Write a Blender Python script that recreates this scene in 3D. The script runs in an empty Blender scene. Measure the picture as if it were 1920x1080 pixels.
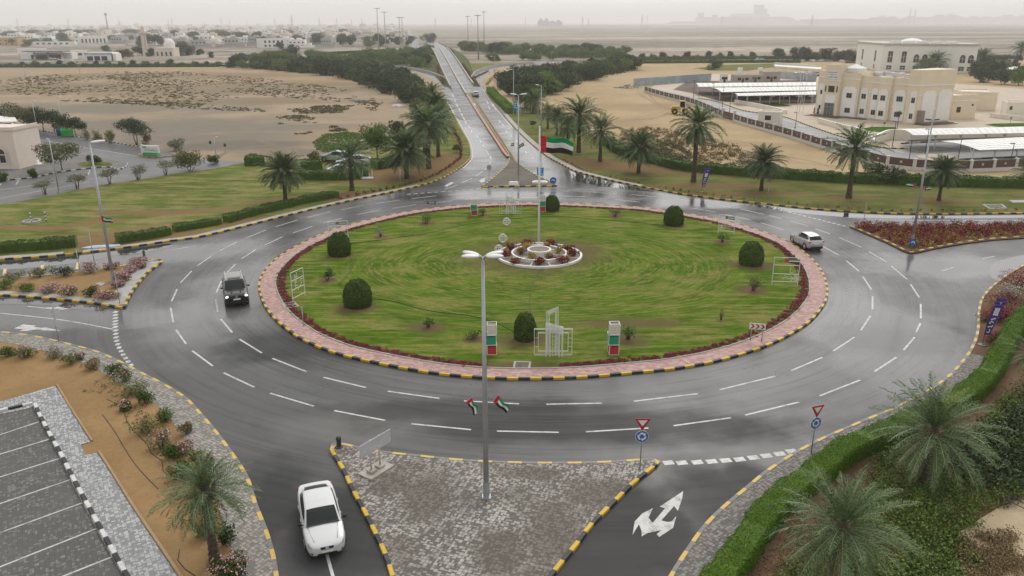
import bpy, bmesh, math, random
import numpy as np
from mathutils import Vector, Matrix
from mathutils.geometry import tessellate_polygon
scene = bpy.context.scene
COL = scene.collection
PI = math.pi
# ------------------------------------------------------------------ camera
F, PITCH, ROLL, H = 1462.0, math.radians(18.81), math.radians(-0.15), 22.5
_c, _s, _cp, _sp = math.cos(ROLL), math.sin(ROLL), math.cos(PITCH), math.sin(PITCH)
_D = Vector((0, -_sp, -_cp)); _X = Vector((1, 0, 0)); _F = Vector((0, _cp, -_sp))
_r = _X*_c - _D*_s; _u = -(_X*_s + _D*_c); _b = -_F
cam = bpy.data.cameras.new('camera'); cam_ob = bpy.data.objects.new('camera', cam); COL.objects.link(cam_ob)
cam_ob.matrix_world = Matrix(((_r.x,_u.x,_b.x,0),(_r.y,_u.y,_b.y,0),(_r.z,_u.z,_b.z,H),(0,0,0,1)))
cam.sensor_width = 36; cam.lens = F/1920*36; cam.clip_start = .5; cam.clip_end = 40000
scene.camera = cam_ob
# ------------------------------------------------------------------ sky, sun, exposure
SUN_EL, SUN_ROT = math.radians(42), math.radians(18)
world = bpy.data.worlds.new('World'); scene.world = world; world.use_nodes = True
wt = world.node_tree; wn = wt.nodes; bg = wn['Background']
sky = wn.new('ShaderNodeTexSky'); sky.sky_type = 'NISHITA'; sky.sun_disc = False
sky.sun_elevation = SUN_EL; sky.sun_rotation = SUN_ROT; sky.dust_density = 4; sky.air_density = 1.0
hs = wn.new('ShaderNodeHueSaturation'); hs.inputs['Saturation'].default_value = .10
wt.links.new(sky.outputs[0], hs.inputs['Color'])
tc = wn.new('ShaderNodeTexCoord'); mp = wn.new('ShaderNodeMapping'); mp.inputs['Scale'].default_value = (1.2, 1.2, 4)
cn = wn.new('ShaderNodeTexNoise'); cn.inputs['Scale'].default_value = 2.2; cn.inputs['Detail'].default_value = 5
wt.links.new(tc.outputs['Generated'], mp.inputs[0]); wt.links.new(mp.outputs[0], cn.inputs['Vector'])
cr = wn.new('ShaderNodeMapRange'); cr.inputs[1].default_value = .3; cr.inputs[2].default_value = .7
cr.inputs[3].default_value = 9.0; cr.inputs[4].default_value = 11.5
wt.links.new(cn.outputs[0], cr.inputs[0])
cc = wn.new('ShaderNodeCombineColor')
for k, g in enumerate((1.0, .992, .982)):
    mm = wn.new('ShaderNodeMath'); mm.operation = 'MULTIPLY'; mm.inputs[1].default_value = g
    wt.links.new(cr.outputs[0], mm.inputs[0]); wt.links.new(mm.outputs[0], cc.inputs[k])
mx = wn.new('ShaderNodeMix'); mx.data_type = 'RGBA'; mx.inputs[0].default_value = .82
wt.links.new(hs.outputs[0], mx.inputs[6]); wt.links.new(cc.outputs[0], mx.inputs[7])
gx = wn.new('ShaderNodeSeparateXYZ'); wt.links.new(tc.outputs['Generated'], gx.inputs[0])      # an overcast sky is brightest overhead
gr_ = wn.new('ShaderNodeMapRange'); gr_.inputs[1].default_value = 0; gr_.inputs[2].default_value = 1; gr_.inputs[3].default_value = 1.22; gr_.inputs[4].default_value = 1.1
wt.links.new(gx.outputs[2], gr_.inputs[0])
# and brighter round the sun behind the cloud
_sd = Vector((math.sin(SUN_ROT)*math.cos(SUN_EL), math.cos(SUN_ROT)*math.cos(SUN_EL), math.sin(SUN_EL)))
dt_ = wn.new('ShaderNodeVectorMath'); dt_.operation = 'DOT_PRODUCT'; wt.links.new(tc.outputs['Generated'], dt_.inputs[0]); dt_.inputs[1].default_value = _sd
def _wm(op, a, b):
    q = wn.new('ShaderNodeMath'); q.operation = op
    for k, v in enumerate((a, b)):
        if isinstance(v, (int, float)): q.inputs[k].default_value = v
        else: wt.links.new(v, q.inputs[k])
    return q.outputs[0]
glow = _wm('MULTIPLY', _wm('POWER', _wm('MAXIMUM', dt_.outputs['Value'], 0.0), 3.0), 1.15)
g2 = wn.new('ShaderNodeVectorMath'); g2.operation = 'SCALE'; wt.links.new(mx.outputs[2], g2.inputs[0]); wt.links.new(_wm('ADD', gr_.outputs[0], glow), g2.inputs['Scale'])
wt.links.new(g2.outputs[0], bg.inputs[0]); bg.inputs[1].default_value = .10
sl = bpy.data.lights.new('sun', 'SUN'); sl.energy = 1.5; sl.angle = math.radians(24); sl.color = (1, .96, .9)
so = bpy.data.objects.new('sun', sl); COL.objects.link(so)
_sd = Vector((math.sin(SUN_ROT)*math.cos(SUN_EL), math.cos(SUN_ROT)*math.cos(SUN_EL), math.sin(SUN_EL)))
so.rotation_euler = _sd.to_track_quat('Z', 'Y').to_euler()
scene.view_settings.view_transform = 'Standard'; scene.view_settings.look = 'None'
scene.view_settings.exposure = -0.45; scene.view_settings.gamma = 1
scene.render.engine = 'CYCLES'
scene.cycles.use_denoising = True; scene.cycles.max_bounces = 6; scene.cycles.diffuse_bounces = 2
scene.cycles.glossy_bounces = 3; scene.cycles.transmission_bounces = 3; scene.cycles.volume_bounces = 1
scene.cycles.caustics_reflective = False; scene.cycles.caustics_refractive = False
# ------------------------------------------------------------------ photo pixel -> place
def ray(px, py):
    x = (px-960)/F; y = (py-540)/F
    x, y = _c*x+_s*y, -_s*x+_c*y
    return (x, _cp-y*_sp, -(_sp+y*_cp))
def G(px, py, z=0.0):
    d = ray(px, py); t = (z-H)/d[2]
    return (d[0]*t, d[1]*t)
def G3(px, py, z=0.0):
    return (*G(px, py, z), z)
def AT(px, py, Y):
    d = ray(px, py); t = Y/d[1]
    return Vector((d[0]*t, Y, H+t*d[2]))
def HT(px, py, ty, z=0.0):                # height of something standing at (px,py) whose top shows at ty
    X, Y = G(px, py, z); return AT(px, ty, Y).z - z
def PX(px, py, w, z=0.0):                 # metres spanned by w pixels at a ground point
    X, Y = G(px, py, z); t = (Y*_cp + (H-z)*_sp); return w*t/F
def cv(ox, oy, s, pts): return [(ox+a/s, oy+b/s) for a, b in pts]
RYA, RYB, RH = 235.0, 590.0, 3.7          # rise of the flyover
def zr(Y):
    if Y < RYA: return 0.0
    if Y <= RYB: k = (Y-RYA)/(RYB-RYA)
    else: k = max(0, 1-(Y-RYB-30)/380) if Y > RYB+30 else 1
    return RH*k*k*(3-2*k)
def GR(px, py):                           # pixel -> point on the road with its rise
    d = ray(px, py); prev = 1.0; t0 = 60.0
    t = t0
    while t < 900:
        if H+t*d[2] - zr(t*d[1]) <= 0: break
        t += 1.0
    lo, hi = t-1, t
    for _ in range(20):
        m = (lo+hi)/2
        if H+m*d[2]-zr(m*d[1]) > 0: lo = m
        else: hi = m
    return (d[0]*hi, d[1]*hi, zr(d[1]*hi))
# ------------------------------------------------------------------ mesh helpers
def link(o, parent=None):
    COL.objects.link(o)
    if parent is not None: o.parent = parent
    return o
def tag(o, label=None, cat=None, group=None, kind=None):
    if label: o['label'] = label
    if cat: o['category'] = cat
    if group: o['group'] = group
    if kind: o['kind'] = kind
    return o
def thing(name, label, cat, loc=(0,0,0), rz=0, group=None):
    o = bpy.data.objects.new(name, None); o.empty_display_size = .2
    link(o); o.location = loc if len(loc) == 3 else (*loc, 0); o.rotation_euler = (0,0,rz)
    return tag(o, label, cat, group)
CH = {}
def kids(o): return CH.get(o.name, [])
def reg(o, parent):
    if parent is not None: CH.setdefault(parent.name, []).append(o)
def copy_tree(o, loc=None, rz=None, sc=None, label=None, group=None, parent=None, name=None):
    c = o.copy(); COL.objects.link(c)
    if parent is not None: c.parent = parent; reg(c, parent)
    if loc is not None: c.location = loc if len(loc) == 3 else (*loc, 0)
    if rz is not None: c.rotation_euler = (0,0,rz)
    if sc is not None: c.scale = (sc,sc,sc) if not hasattr(sc, '__len__') else sc
    if label: c['label'] = label
    if group: c['group'] = group
    if name: c.name = name
    for k in list(kids(o)): copy_tree(k, parent=c)
    return c
class MB:
    def __init__(s): s.v = []; s.f = []; s.m = []; s.uv = []; s.T = None
    def pt(s, p):
        p = Vector(p); s.v.append(tuple(s.T @ p if s.T is not None else p)); return len(s.v)-1
    def face(s, pts, m=0, uv=None):
        s.f.append([s.pt(p) for p in pts]); s.m.append(m); s.uv.append(uv or [(0,0)]*len(pts))
    def poly(s, pts, z=None, m=0):
        P = [Vector((p[0],p[1], p[2] if z is None else z)) for p in pts]
        idx = [s.pt(p) for p in P]
        for t in tessellate_polygon([[Vector((p.x,p.y,0)) for p in P]]):
            a, b, c = (P[i] for i in t)
            tt = list(t) if (b-a).cross(c-a).z > 0 else list(t)[::-1]
            s.f.append([idx[i] for i in tt]); s.m.append(m); s.uv.append([(0,0)]*3)
    def box(s, c, d, rz=0, m=0, taper=1.0, rx=0):
        R = Matrix.Rotation(rz, 3, 'Z') @ Matrix.Rotation(rx, 3, 'X'); c = Vector(c); i0 = len(s.v)
        for z in (-.5,.5):
            k = taper if z > 0 else 1
            for x, y in ((-.5,-.5),(.5,-.5),(.5,.5),(-.5,.5)): s.pt(c + R @ Vector((x*d[0]*k, y*d[1]*k, z*d[2])))
        for q in ((3,2,1,0),(4,5,6,7),(0,1,5,4),(1,2,6,5),(2,3,7,6),(3,0,4,7)):
            s.f.append([i0+k for k in q]); s.m.append(m); s.uv.append([(0,0)]*4)
    def prism(s, pts, z0, z1, m=0, mt=None, cap=True):
        n = len(pts)
        a = sum(pts[i][0]*pts[(i+1)%n][1]-pts[(i+1)%n][0]*pts[i][1] for i in range(n))
        if a < 0: pts = pts[::-1]
        for i in range(n):
            p, q = pts[i], pts[(i+1)%n]
            s.face([(*p[:2],z0),(*q[:2],z0),(*q[:2],z1),(*p[:2],z1)], m)
        if cap: s.poly(pts, z1, m if mt is None else mt)
    def ring(s, c, ax1, ax2, r, n):
        return [s.pt(Vector(c)+ax1*(r*math.cos(2*PI*k/n))+ax2*(r*math.sin(2*PI*k/n))) for k in range(n)]
    def tube(s, path, r, n=8, m=0, cap=True):
        P = [Vector(p) for p in path]; rs = r if hasattr(r,'__len__') else [r]*len(P); rings = []
        up = Vector((0,0,1)); prev = None
        for i, p in enumerate(P):
            d = (P[min(i+1,len(P)-1)]-P[max(i-1,0)]).normalized()
            a = d.cross(up if abs(d.z) < .95 else Vector((1,0,0))).normalized() if prev is None else (prev - d*prev.dot(d)).normalized()
            prev = a; rings.append(s.ring(p, a, d.cross(a), rs[i], n))
        for A, B in zip(rings, rings[1:]):
            for k in range(n):
                s.f.append([A[k],A[(k+1)%n],B[(k+1)%n],B[k]]); s.m.append(m); s.uv.append([(0,0)]*4)
        if cap:
            for Rr in (rings[0][::-1], rings[-1]): s.f.append(Rr); s.m.append(m); s.uv.append([(0,0)]*n)
    def lathe(s, prof, n=24, c=(0,0,0), m=0, jit=None):
        rings = []
        for r, z in prof:
            rings.append([s.pt((c[0]+r*math.cos(2*PI*k/n)*(1 if jit is None else jit(k,z)), c[1]+r*math.sin(2*PI*k/n)*(1 if jit is None else jit(k,z)), c[2]+z)) for k in range(n)])
        for A, B in zip(rings, rings[1:]):
            for k in range(n):
                s.f.append([A[k],A[(k+1)%n],B[(k+1)%n],B[k]]); s.m.append(m); s.uv.append([(0,0)]*4)
        if prof[-1][0] > .0005: s.f.append(rings[-1]); s.m.append(m); s.uv.append([(0,0)]*n)
    def ellipsoid(s, c, r, n=16, k=10, m=0, rz=0):
        i0 = s.T; R = Matrix.Translation(c) @ Matrix.Rotation(rz,4,'Z') @ Matrix.Diagonal((*r,1))
        s.T = R if i0 is None else i0 @ R
        s.lathe([(math.sin(PI*j/k)+1e-5, -math.cos(PI*j/k)) for j in range(k+1)], n, m=m); s.T = i0
    def loft(s, secs, m=0, closed=False, cap=True):
        R = [[s.pt(p) for p in sec] for sec in secs]; n = len(R[0])
        for A, B in zip(R, R[1:]):
            for k in range(n if closed else n-1):
                s.f.append([A[k],A[(k+1)%n],B[(k+1)%n],B[k]]); s.m.append(m); s.uv.append([(0,0)]*4)
        if cap: 
            for q in (R[0][::-1], R[-1]): s.f.append(q); s.m.append(m); s.uv.append([(0,0)]*n)
    def obj(s, name, mats, parent=None, smooth=False, loc=None, angle=None):
        me = bpy.data.meshes.new(name); me.from_pydata(s.v, [], s.f)
        if not hasattr(mats,'__len__'): mats = [mats]
        for q in mats: me.materials.append(q)
        me.polygons.foreach_set('material_index', s.m)
        if any(u[0] != (0,0) or u[1] != (0,0) for u in s.uv):
            l = me.uv_layers.new(name='UVMap'); l.data.foreach_set('uv', [c for u in s.uv for p in u for c in p])
        if smooth:
            me.polygons.foreach_set('use_smooth', [True]*len(s.f))
            if angle: me.set_sharp_from_angle(angle=math.radians(angle))
        me.update()
        o = bpy.data.objects.new(name, me); link(o, parent); reg(o, parent)
        if loc is not None: o.location = loc
        return o
def quads_obj(name, V, mats, parent=None, mi=None, smooth=False):   # V: (N,4,3) array of leaf quads
    n = len(V); me = bpy.data.meshes.new(name)
    me.vertices.add(n*4); me.vertices.foreach_set('co', np.ascontiguousarray(V, np.float32).ravel())
    me.loops.add(n*4); me.loops.foreach_set('vertex_index', np.arange(n*4, dtype=np.int32))
    me.polygons.add(n); me.polygons.foreach_set('loop_start', np.arange(0, n*4, 4, dtype=np.int32))
    try: me.polygons.foreach_set('loop_total', np.full(n, 4, np.int32))
    except Exception: pass
    for q in (mats if hasattr(mats,'__len__') else [mats]): me.materials.append(q)
    if mi is not None: me.polygons.foreach_set('material_index', np.asarray(mi, np.int32))
    me.update(calc_edges=True); me.validate()
    o = bpy.data.objects.new(name, me); link(o, parent); reg(o, parent)
    return o
def smooth_line(pts, step=.8, closed=False):
    P = [Vector((*p[:2], p[2] if len(p) > 2 else 0)) for p in pts]; n = len(P); out = []
    rng = range(n if closed else n-1)
    for i in rng:
        p0, p1, p2, p3 = (P[(i+k) % n] if closed else P[min(max(i+k,0),n-1)] for k in (-1,0,1,2))
        m = max(1, int((p2-p1).length/step))
        for k in range(m):
            t = k/m
            out.append(.5*((2*p1)+(p2-p0)*t+(2*p0-5*p1+4*p2-p3)*t*t+(-p0+3*p1-3*p2+p3)*t**3))
    if not closed: out.append(P[-1])
    return out
def ground_line(px, step=.8, closed=False, z=0, line=None): return smooth_line([(*G(*p, z), z) for p in px] if line is None else line, step, closed)
def offset(P, d, closed=False):
    out = []; n = len(P)
    for i in range(n):
        a = P[(i-1)%n] if closed else P[max(i-1,0)]; b = P[(i+1)%n] if closed else P[min(i+1,n-1)]
        t = b-a; t.z = 0; t.normalize(); out.append(P[i] + Vector((-t.y, t.x, 0))*d)
    return out
def ribbon(mb, P, prof, m=0, closed=False, cap=True):    # prof: [(lateral offset to the left, height)]
    L = [0.0]
    Q = P+[P[0]] if closed else P
    for a, b in zip(Q, Q[1:]): L.append(L[-1]+(b-a).length)
    rows = []
    for d, h in prof:
        o = offset(P, d, closed); rows.append([(p.x,p.y,p.z+h) for p in (o+[o[0]] if closed else o)])
    for j in range(len(prof)-1):
        w = math.dist(prof[j], prof[j+1])
        for i in range(len(Q)-1):
            mb.face([rows[j][i], rows[j][i+1], rows[j+1][i+1], rows[j+1][i]], m, [(L[i],0),(L[i+1],0),(L[i+1],w),(L[i],w)])
    if cap and not closed and len(prof) > 2:
        for i in (0, -1): mb.face([r[i] for r in rows][::(1 if i else -1)], m, [(L[i],.01)]*len(rows))
# ------------------------------------------------------------------ materials
class NT:
    def __init__(s, name, rough=.7, spec=.5, metal=0):
        s.mat = bpy.data.materials.new(name); s.mat.use_nodes = True; s.t = s.mat.node_tree
        s.b = s.t.nodes['Principled BSDF']; s.b.inputs['Roughness'].default_value = rough
        s.b.inputs['Specular IOR Level'].default_value = spec; s.b.inputs['Metallic'].default_value = metal
        s._tc = None
    def n(s, typ, **k):
        x = s.t.nodes.new(typ)
        for a, b in k.items(): setattr(x, a, b)
        return x
    def put(s, sock, v):
        if isinstance(v, bpy.types.NodeSocket): s.t.links.new(v, sock)
        elif hasattr(v, '__len__') and sock.type == 'RGBA' and len(v) == 3: sock.default_value = (*v, 1)
        else: sock.default_value = v
    def set(s, name, v): s.put(s.b.inputs[name], v)
    @property
    def co(s):
        if not s._tc: s._tc = s.n('ShaderNodeTexCoord')
        return s._tc.outputs['Object']
    @property
    def uv(s):
        s.co; return s._tc.outputs['UV']
    def noise(s, scale, detail=4, rough=.55, vec=None, st=None, dist=0, rz=0):
        v = s.co if vec is None else vec
        if st or rz: v = s.mapv(v, st or (1,1,1), rz)
        x = s.n('ShaderNodeTexNoise'); x.inputs['Scale'].default_value = scale; x.inputs['Detail'].default_value = detail
        x.inputs['Roughness'].default_value = rough; x.inputs['Distortion'].default_value = dist; s.put(x.inputs['Vector'], v); return x.outputs[0]
    def mapv(s, v, scale=(1,1,1), rz=0, loc=(0,0,0)):
        m = s.n('ShaderNodeMapping'); m.inputs['Scale'].default_value = scale; m.inputs['Rotation'].default_value = (0,0,rz); m.inputs['Location'].default_value = loc
        s.put(m.inputs[0], v); return m.outputs[0]
    def voro(s, scale, vec=None, out='Color', rnd=1):
        x = s.n('ShaderNodeTexVoronoi'); x.inputs['Scale'].default_value = scale; x.inputs['Randomness'].default_value = rnd
        s.put(x.inputs['Vector'], s.co if vec is None else vec); return x.outputs[out]
    def rng(s, v, a, b, c=0, d=1, smooth=False):
        x = s.n('ShaderNodeMapRange'); x.interpolation_type = 'SMOOTHSTEP' if smooth else 'LINEAR'
        s.put(x.inputs[0], v)
        for i, q in enumerate((a,b,c,d)): x.inputs[i+1].default_value = q
        return x.outputs[0]
    def math(s, op, a, b=0.0, c=0.0):
        x = s.n('ShaderNodeMath', operation=op); s.put(x.inputs[0], a); s.put(x.inputs[1], b); s.put(x.inputs[2], c); return x.outputs[0]
    def vmath(s, op, a, b=(0,0,0)):
        x = s.n('ShaderNodeVectorMath', operation=op); s.put(x.inputs[0], a); s.put(x.inputs[1], b)
        return x.outputs['Value'] if op in ('LENGTH','DISTANCE','DOT_PRODUCT') else x.outputs[0]
    def sep(s, v):
        x = s.n('ShaderNodeSeparateXYZ'); s.put(x.inputs[0], v); return x.outputs
    def comb(s, x=0, y=0, z=0):
        c = s.n('ShaderNodeCombineXYZ'); s.put(c.inputs[0],x); s.put(c.inputs[1],y); s.put(c.inputs[2],z); return c.outputs[0]
    def mix(s, f, a, b, mode='MIX'):
        x = s.n('ShaderNodeMix', data_type='RGBA', blend_type=mode); s.put(x.inputs[0], f); s.put(x.inputs[6], a); s.put(x.inputs[7], b); return x.outputs[2]
    def ramp(s, v, stops):
        x = s.n('ShaderNodeValToRGB'); e = x.color_ramp.elements
        while len(e) < len(stops): e.new(.5)
        for q, (p, c) in zip(e, stops): q.position = p; q.color = (*c, 1)
        s.put(x.inputs[0], v); return x.outputs[0]
    def bump(s, h, st=.3, d=.05):
        x = s.n('ShaderNodeBump'); x.inputs['Strength'].default_value = st; x.inputs['Distance'].default_value = d
        s.put(x.inputs['Height'], h); s.t.links.new(x.outputs[0], s.b.inputs['Normal'])
    def obrand(s):
        return s.n('ShaderNodeObjectInfo').outputs['Random']
    def blobs(s, L, wob=3.0, nscale=.25, soft=.5):      # patches: (x, y, rx, ry[, turn]) with ragged borders
        p = s.co; nz = s.rng(s.noise(nscale, 5, .6), 0, 1, -.9, .9); tot = None
        for q in L:
            x, y, rx, ry = q[:4]; rz = q[4] if len(q) > 4 else 0
            m = s.n('ShaderNodeMapping', vector_type='TEXTURE'); m.inputs['Location'].default_value = (x,y,0); m.inputs['Rotation'].default_value = (0,0,rz); m.inputs['Scale'].default_value = (rx,ry,1e6)
            s.put(m.inputs[0], p)
            d = s.math('ADD', s.vmath('LENGTH', m.outputs[0]), nz)
            v = s.rng(d, 1-soft, 1+soft, 1, 0, True)
            tot = v if tot is None else s.math('MAXIMUM', tot, v)
        return tot
MATS = {}
def M(name, col, rough=.65, var=.12, scale=1.5, metal=0, spec=.4, bump=0, bscale=30, hue=None):   # a plain weathered surface
    if name in MATS: return MATS[name]
    t = NT(name, rough, spec, metal)
    a = tuple(max(0, c*(1-var)) for c in col); b = tuple(min(1, c*(1+var)) for c in (hue or col))
    n = t.noise(scale, 5, .62)
    t.set('Base Color', t.mix(t.rng(n, .3, .7), a, b))
    t.set('Roughness', t.rng(t.noise(scale*3, 3), .3, .7, rough*.85, min(1, rough*1.15)))
    if bump: t.bump(t.noise(bscale, 3), bump, .02)
    MATS[name] = t.mat; return t.mat
def leafmat(name, cols, rough=.55, scale=1.2, spec=.12, trans=0):
    if name in MATS: return MATS[name]
    t = NT(name, rough, spec)
    r = t.math('MULTIPLY', t.obrand(), 7.31)
    v = t.vmath('ADD', t.co, t.comb(r, r, r))
    c = t.ramp(t.noise(scale, 4, .7, vec=v), [(.28, cols[0]), (.5, cols[1]), (.72, cols[2])])
    f = t.noise(scale*14, 2, .6, vec=v)
    c = t.mix(t.rng(f, .38, .62, 0, .6), c, tuple(q*1.7 for q in cols[2]))
    c = t.mix(t.rng(f, .5, .34, 0, .5), c, tuple(q*.5 for q in cols[0]))
    h = t.n('ShaderNodeHueSaturation'); t.put(h.inputs['Value'], t.rng(t.obrand(), 0, 1, .82, 1.15)); t.put(h.inputs['Color'], c)
    t.set('Base Color', h.outputs[0])
    MATS[name] = t.mat; return t.mat
CX, CY = 2.75, 74.0      # middle of the roundabout
def asphalt(name, lo, hi, wet=(.22,.5), ring=False, dry=[], dark=[], pools=[]):
    t = NT(name, .4, .5)
    big = t.noise(.09, 6, .62); mid = t.noise(.6, 5, .6); fine = t.noise(34, 2, .7)
    c = t.mix(t.rng(big, .35, .65), lo, hi)
    x, y, _ = t.sep(t.co)
    if ring:      # wheel paths and lighter bands follow the circle
        d = t.vmath('DISTANCE', t.co, (CX, CY, 0)); a = t.math('ARCTAN2', t.math('SUBTRACT', y, CY), t.math('SUBTRACT', x, CX))
        pv = t.comb(d, t.math('MULTIPLY', a, 2.2), 0)
        rn = t.noise(.75, 4, .6, vec=pv); rn2 = t.noise(3.2, 3, .6, vec=t.comb(d, t.math('MULTIPLY', a, 1.0), 3))
        msk = t.rng(d, 25, 52, 1, .25, True)
        c = t.mix(t.math('MULTIPLY', msk, t.rng(rn, .38, .66, 0, .75)), c, tuple(q*1.45 for q in hi))
        c = t.mix(t.math('MULTIPLY', msk, t.rng(rn2, .5, .64, 0, .7)), c, tuple(q*.6 for q in lo))
    c = t.mix(t.rng(mid, .55, .75, 0, .35), c, tuple(q*.62 for q in lo))
    c = t.mix(t.rng(fine, .5, .75, 0, .4), c, tuple(q*1.8 for q in hi))
    st = t.noise(1.0, 3, .5, st=(.25, .6, 1), dist=1.5)
    c = t.mix(t.rng(st, .62, .78, 0, .3), c, tuple(q*1.7 for q in hi))
    rgh = t.rng(t.noise(.18, 5, .6), .32, .68, wet[0], wet[1])
    if dry:
        k = t.blobs(dry); c = t.mix(t.math('MULTIPLY', k, .55), c, (.19,.185,.175)); rgh = t.math('ADD', rgh, t.math('MULTIPLY', k, .25))
    if dark:
        kd = t.blobs(dark); c = t.mix(t.math('MULTIPLY', kd, .55), c, (.030,.030,.031)); rgh = t.math('ADD', rgh, t.math('MULTIPLY', kd, .15))
    if pools:
        k = t.blobs(pools, nscale=.2); rgh = t.math('ADD', t.math('MULTIPLY', rgh, t.math('SUBTRACT', 1.0, k)), t.math('MULTIPLY', k, .16)); c = t.mix(t.math('MULTIPLY', k, .1), c, (.04,.04,.042))
    t.set('Base Color', c); t.set('Roughness', rgh)
    if pools: t.set('Specular IOR Level', t.math('ADD', t.math('SUBTRACT', .2, t.math('MULTIPLY', kd, .13)), t.math('MULTIPLY', k, .38)))
    t.bump(t.noise(60, 2, .7), .18, .01)
    if pools: t.put([n for n in t.t.nodes if n.type == 'BUMP'][0].inputs['Strength'], t.math('MULTIPLY', t.math('SUBTRACT', 1.0, k), .18))
    return t.mat
def kerbmat(name, a, b, per=1.55, worn=.35):
    t = NT(name, .6, .4); u = t.sep(t.uv)
    s_ = t.math('FRACT', t.math('DIVIDE', u[0], per))
    m = t.math('LESS_THAN', s_, .5)
    A = t.mix(t.rng(t.noise(5, 4, .7), .4, .75, 0, .5), a, tuple(q*.55 for q in a))
    B = t.mix(t.rng(t.noise(4, 4, .7), .4, .75, 0, .5), b, tuple(min(1, q*2.0+.03) for q in b))
    c = t.mix(m, B, A)
    j = t.math('LESS_THAN', t.math('ABSOLUTE', t.math('SUBTRACT', t.math('FRACT', t.math('DIVIDE', u[0], per/2)), .5)), .488)
    c = t.mix(j, (.05,.05,.05), c)
    c = t.mix(t.rng(t.noise(1.3, 6, .7), .55, .75, 0, worn), c, (.2,.18,.15))
    t.set('Base Color', c); t.bump(t.noise(25, 3), .3, .01); return t.mat
def pavers(name, a, b, mort, w=.2, h=.1, rz=0, dirt=None, dirtamt=.7, bias=0.0, hb=False, dl=None):
    t = NT(name, .75, .2)
    v = t.mapv(t.co, (1,1,1), rz)
    if hb:      # blocks laid in alternating pairs
        x, y, _ = t.sep(v)
        cxn = t.math('FLOOR', t.math('DIVIDE', x, w)); cyn = t.math('FLOOR', t.math('DIVIDE', y, w))
        par = t.math('MODULO', t.math('ADD', cxn, cyn), 2.0)
        par = t.math('ABSOLUTE', par)
        half = t.math('FLOOR', t.math('MULTIPLY', t.math('FRACT', t.math('DIVIDE', x, w)), 2.0))
        half2 = t.math('FLOOR', t.math('MULTIPLY', t.math('FRACT', t.math('DIVIDE', y, w)), 2.0))
        hh = t.math('ADD', t.math('MULTIPLY', par, half), t.math('MULTIPLY', t.math('SUBTRACT', 1.0, par), half2))
        idv = t.comb(cxn, cyn, hh)
        wn_ = t.n('ShaderNodeTexWhiteNoise'); t.put(wn_.inputs['Vector'], idv); k = wn_.outputs['Value']
        fx = t.math('ABSOLUTE', t.math('SUBTRACT', t.math('FRACT', t.math('DIVIDE', x, w)), .5)); fy = t.math('ABSOLUTE', t.math('SUBTRACT', t.math('FRACT', t.math('DIVIDE', y, w)), .5))
        gap = t.math('GREATER_THAN', t.math('MAXIMUM', fx, fy), .455)
        c = t.mix(t.rng(k, .35+bias, .75+bias, 0, 1), a, b); c = t.mix(gap, c, mort); hgt = t.math('SUBTRACT', 1.0, gap)
    else:
        br = t.n('ShaderNodeTexBrick'); br.inputs['Scale'].default_value = 1; br.inputs['Brick Width'].default_value = w; br.inputs['Row Height'].default_value = h
        br.inputs['Mortar Size'].default_value = .009; br.inputs['Bias'].default_value = bias
        for q, z in (('Color1', a), ('Color2', b), ('Mortar', mort)): br.inputs[q].default_value = (*z, 1)
        t.put(br.inputs['Vector'], v); c = br.outputs[0]; hgt = t.math('SUBTRACT', 1.0, br.outputs[1])
    if dirt:
        k = t.rng(t.noise(.28, 7, .68), .42, .66, 0, dirtamt)
        if dl: k = t.math('MAXIMUM', k, t.math('MULTIPLY', t.blobs(dl, nscale=.5), dirtamt))
        c = t.mix(k, c, dirt)
        c = t.mix(t.rng(t.noise(2.5, 5, .7), .5, .8, 0, .5), c, tuple(q*.6 for q in dirt))
    t.set('Base Color', c); t.bump(hgt, .3, .008); return t.mat
def soilmat(name, a, b, dots=.0, sc=1.0, tracks=[], scrub=None, rough=.95):
    t = NT(name, rough, .04)
    c = t.mix(t.rng(t.noise(.12*sc, 7, .65), .35, .65), a, b)
    c = t.mix(t.rng(t.noise(1.6*sc, 6, .7), .5, .75, 0, .45), c, tuple(q*.68 for q in a))
    c = t.mix(t.rng(t.noise(9*sc, 4, .7), .52, .75, 0, .35), c, tuple(min(1,q*1.25) for q in b))
    for (col, L, amt) in tracks: c = t.mix(t.math('MULTIPLY', t.blobs(L, nscale=.06), amt), c, col)
    if dots: c = t.mix(t.rng(t.noise(4, 5, .75), .62, .7, 0, dots), c, (.05,.04,.028))
    t.set('Base Color', c); t.bump(t.noise(3, 8, .75), .5, .12); return t.mat
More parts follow.
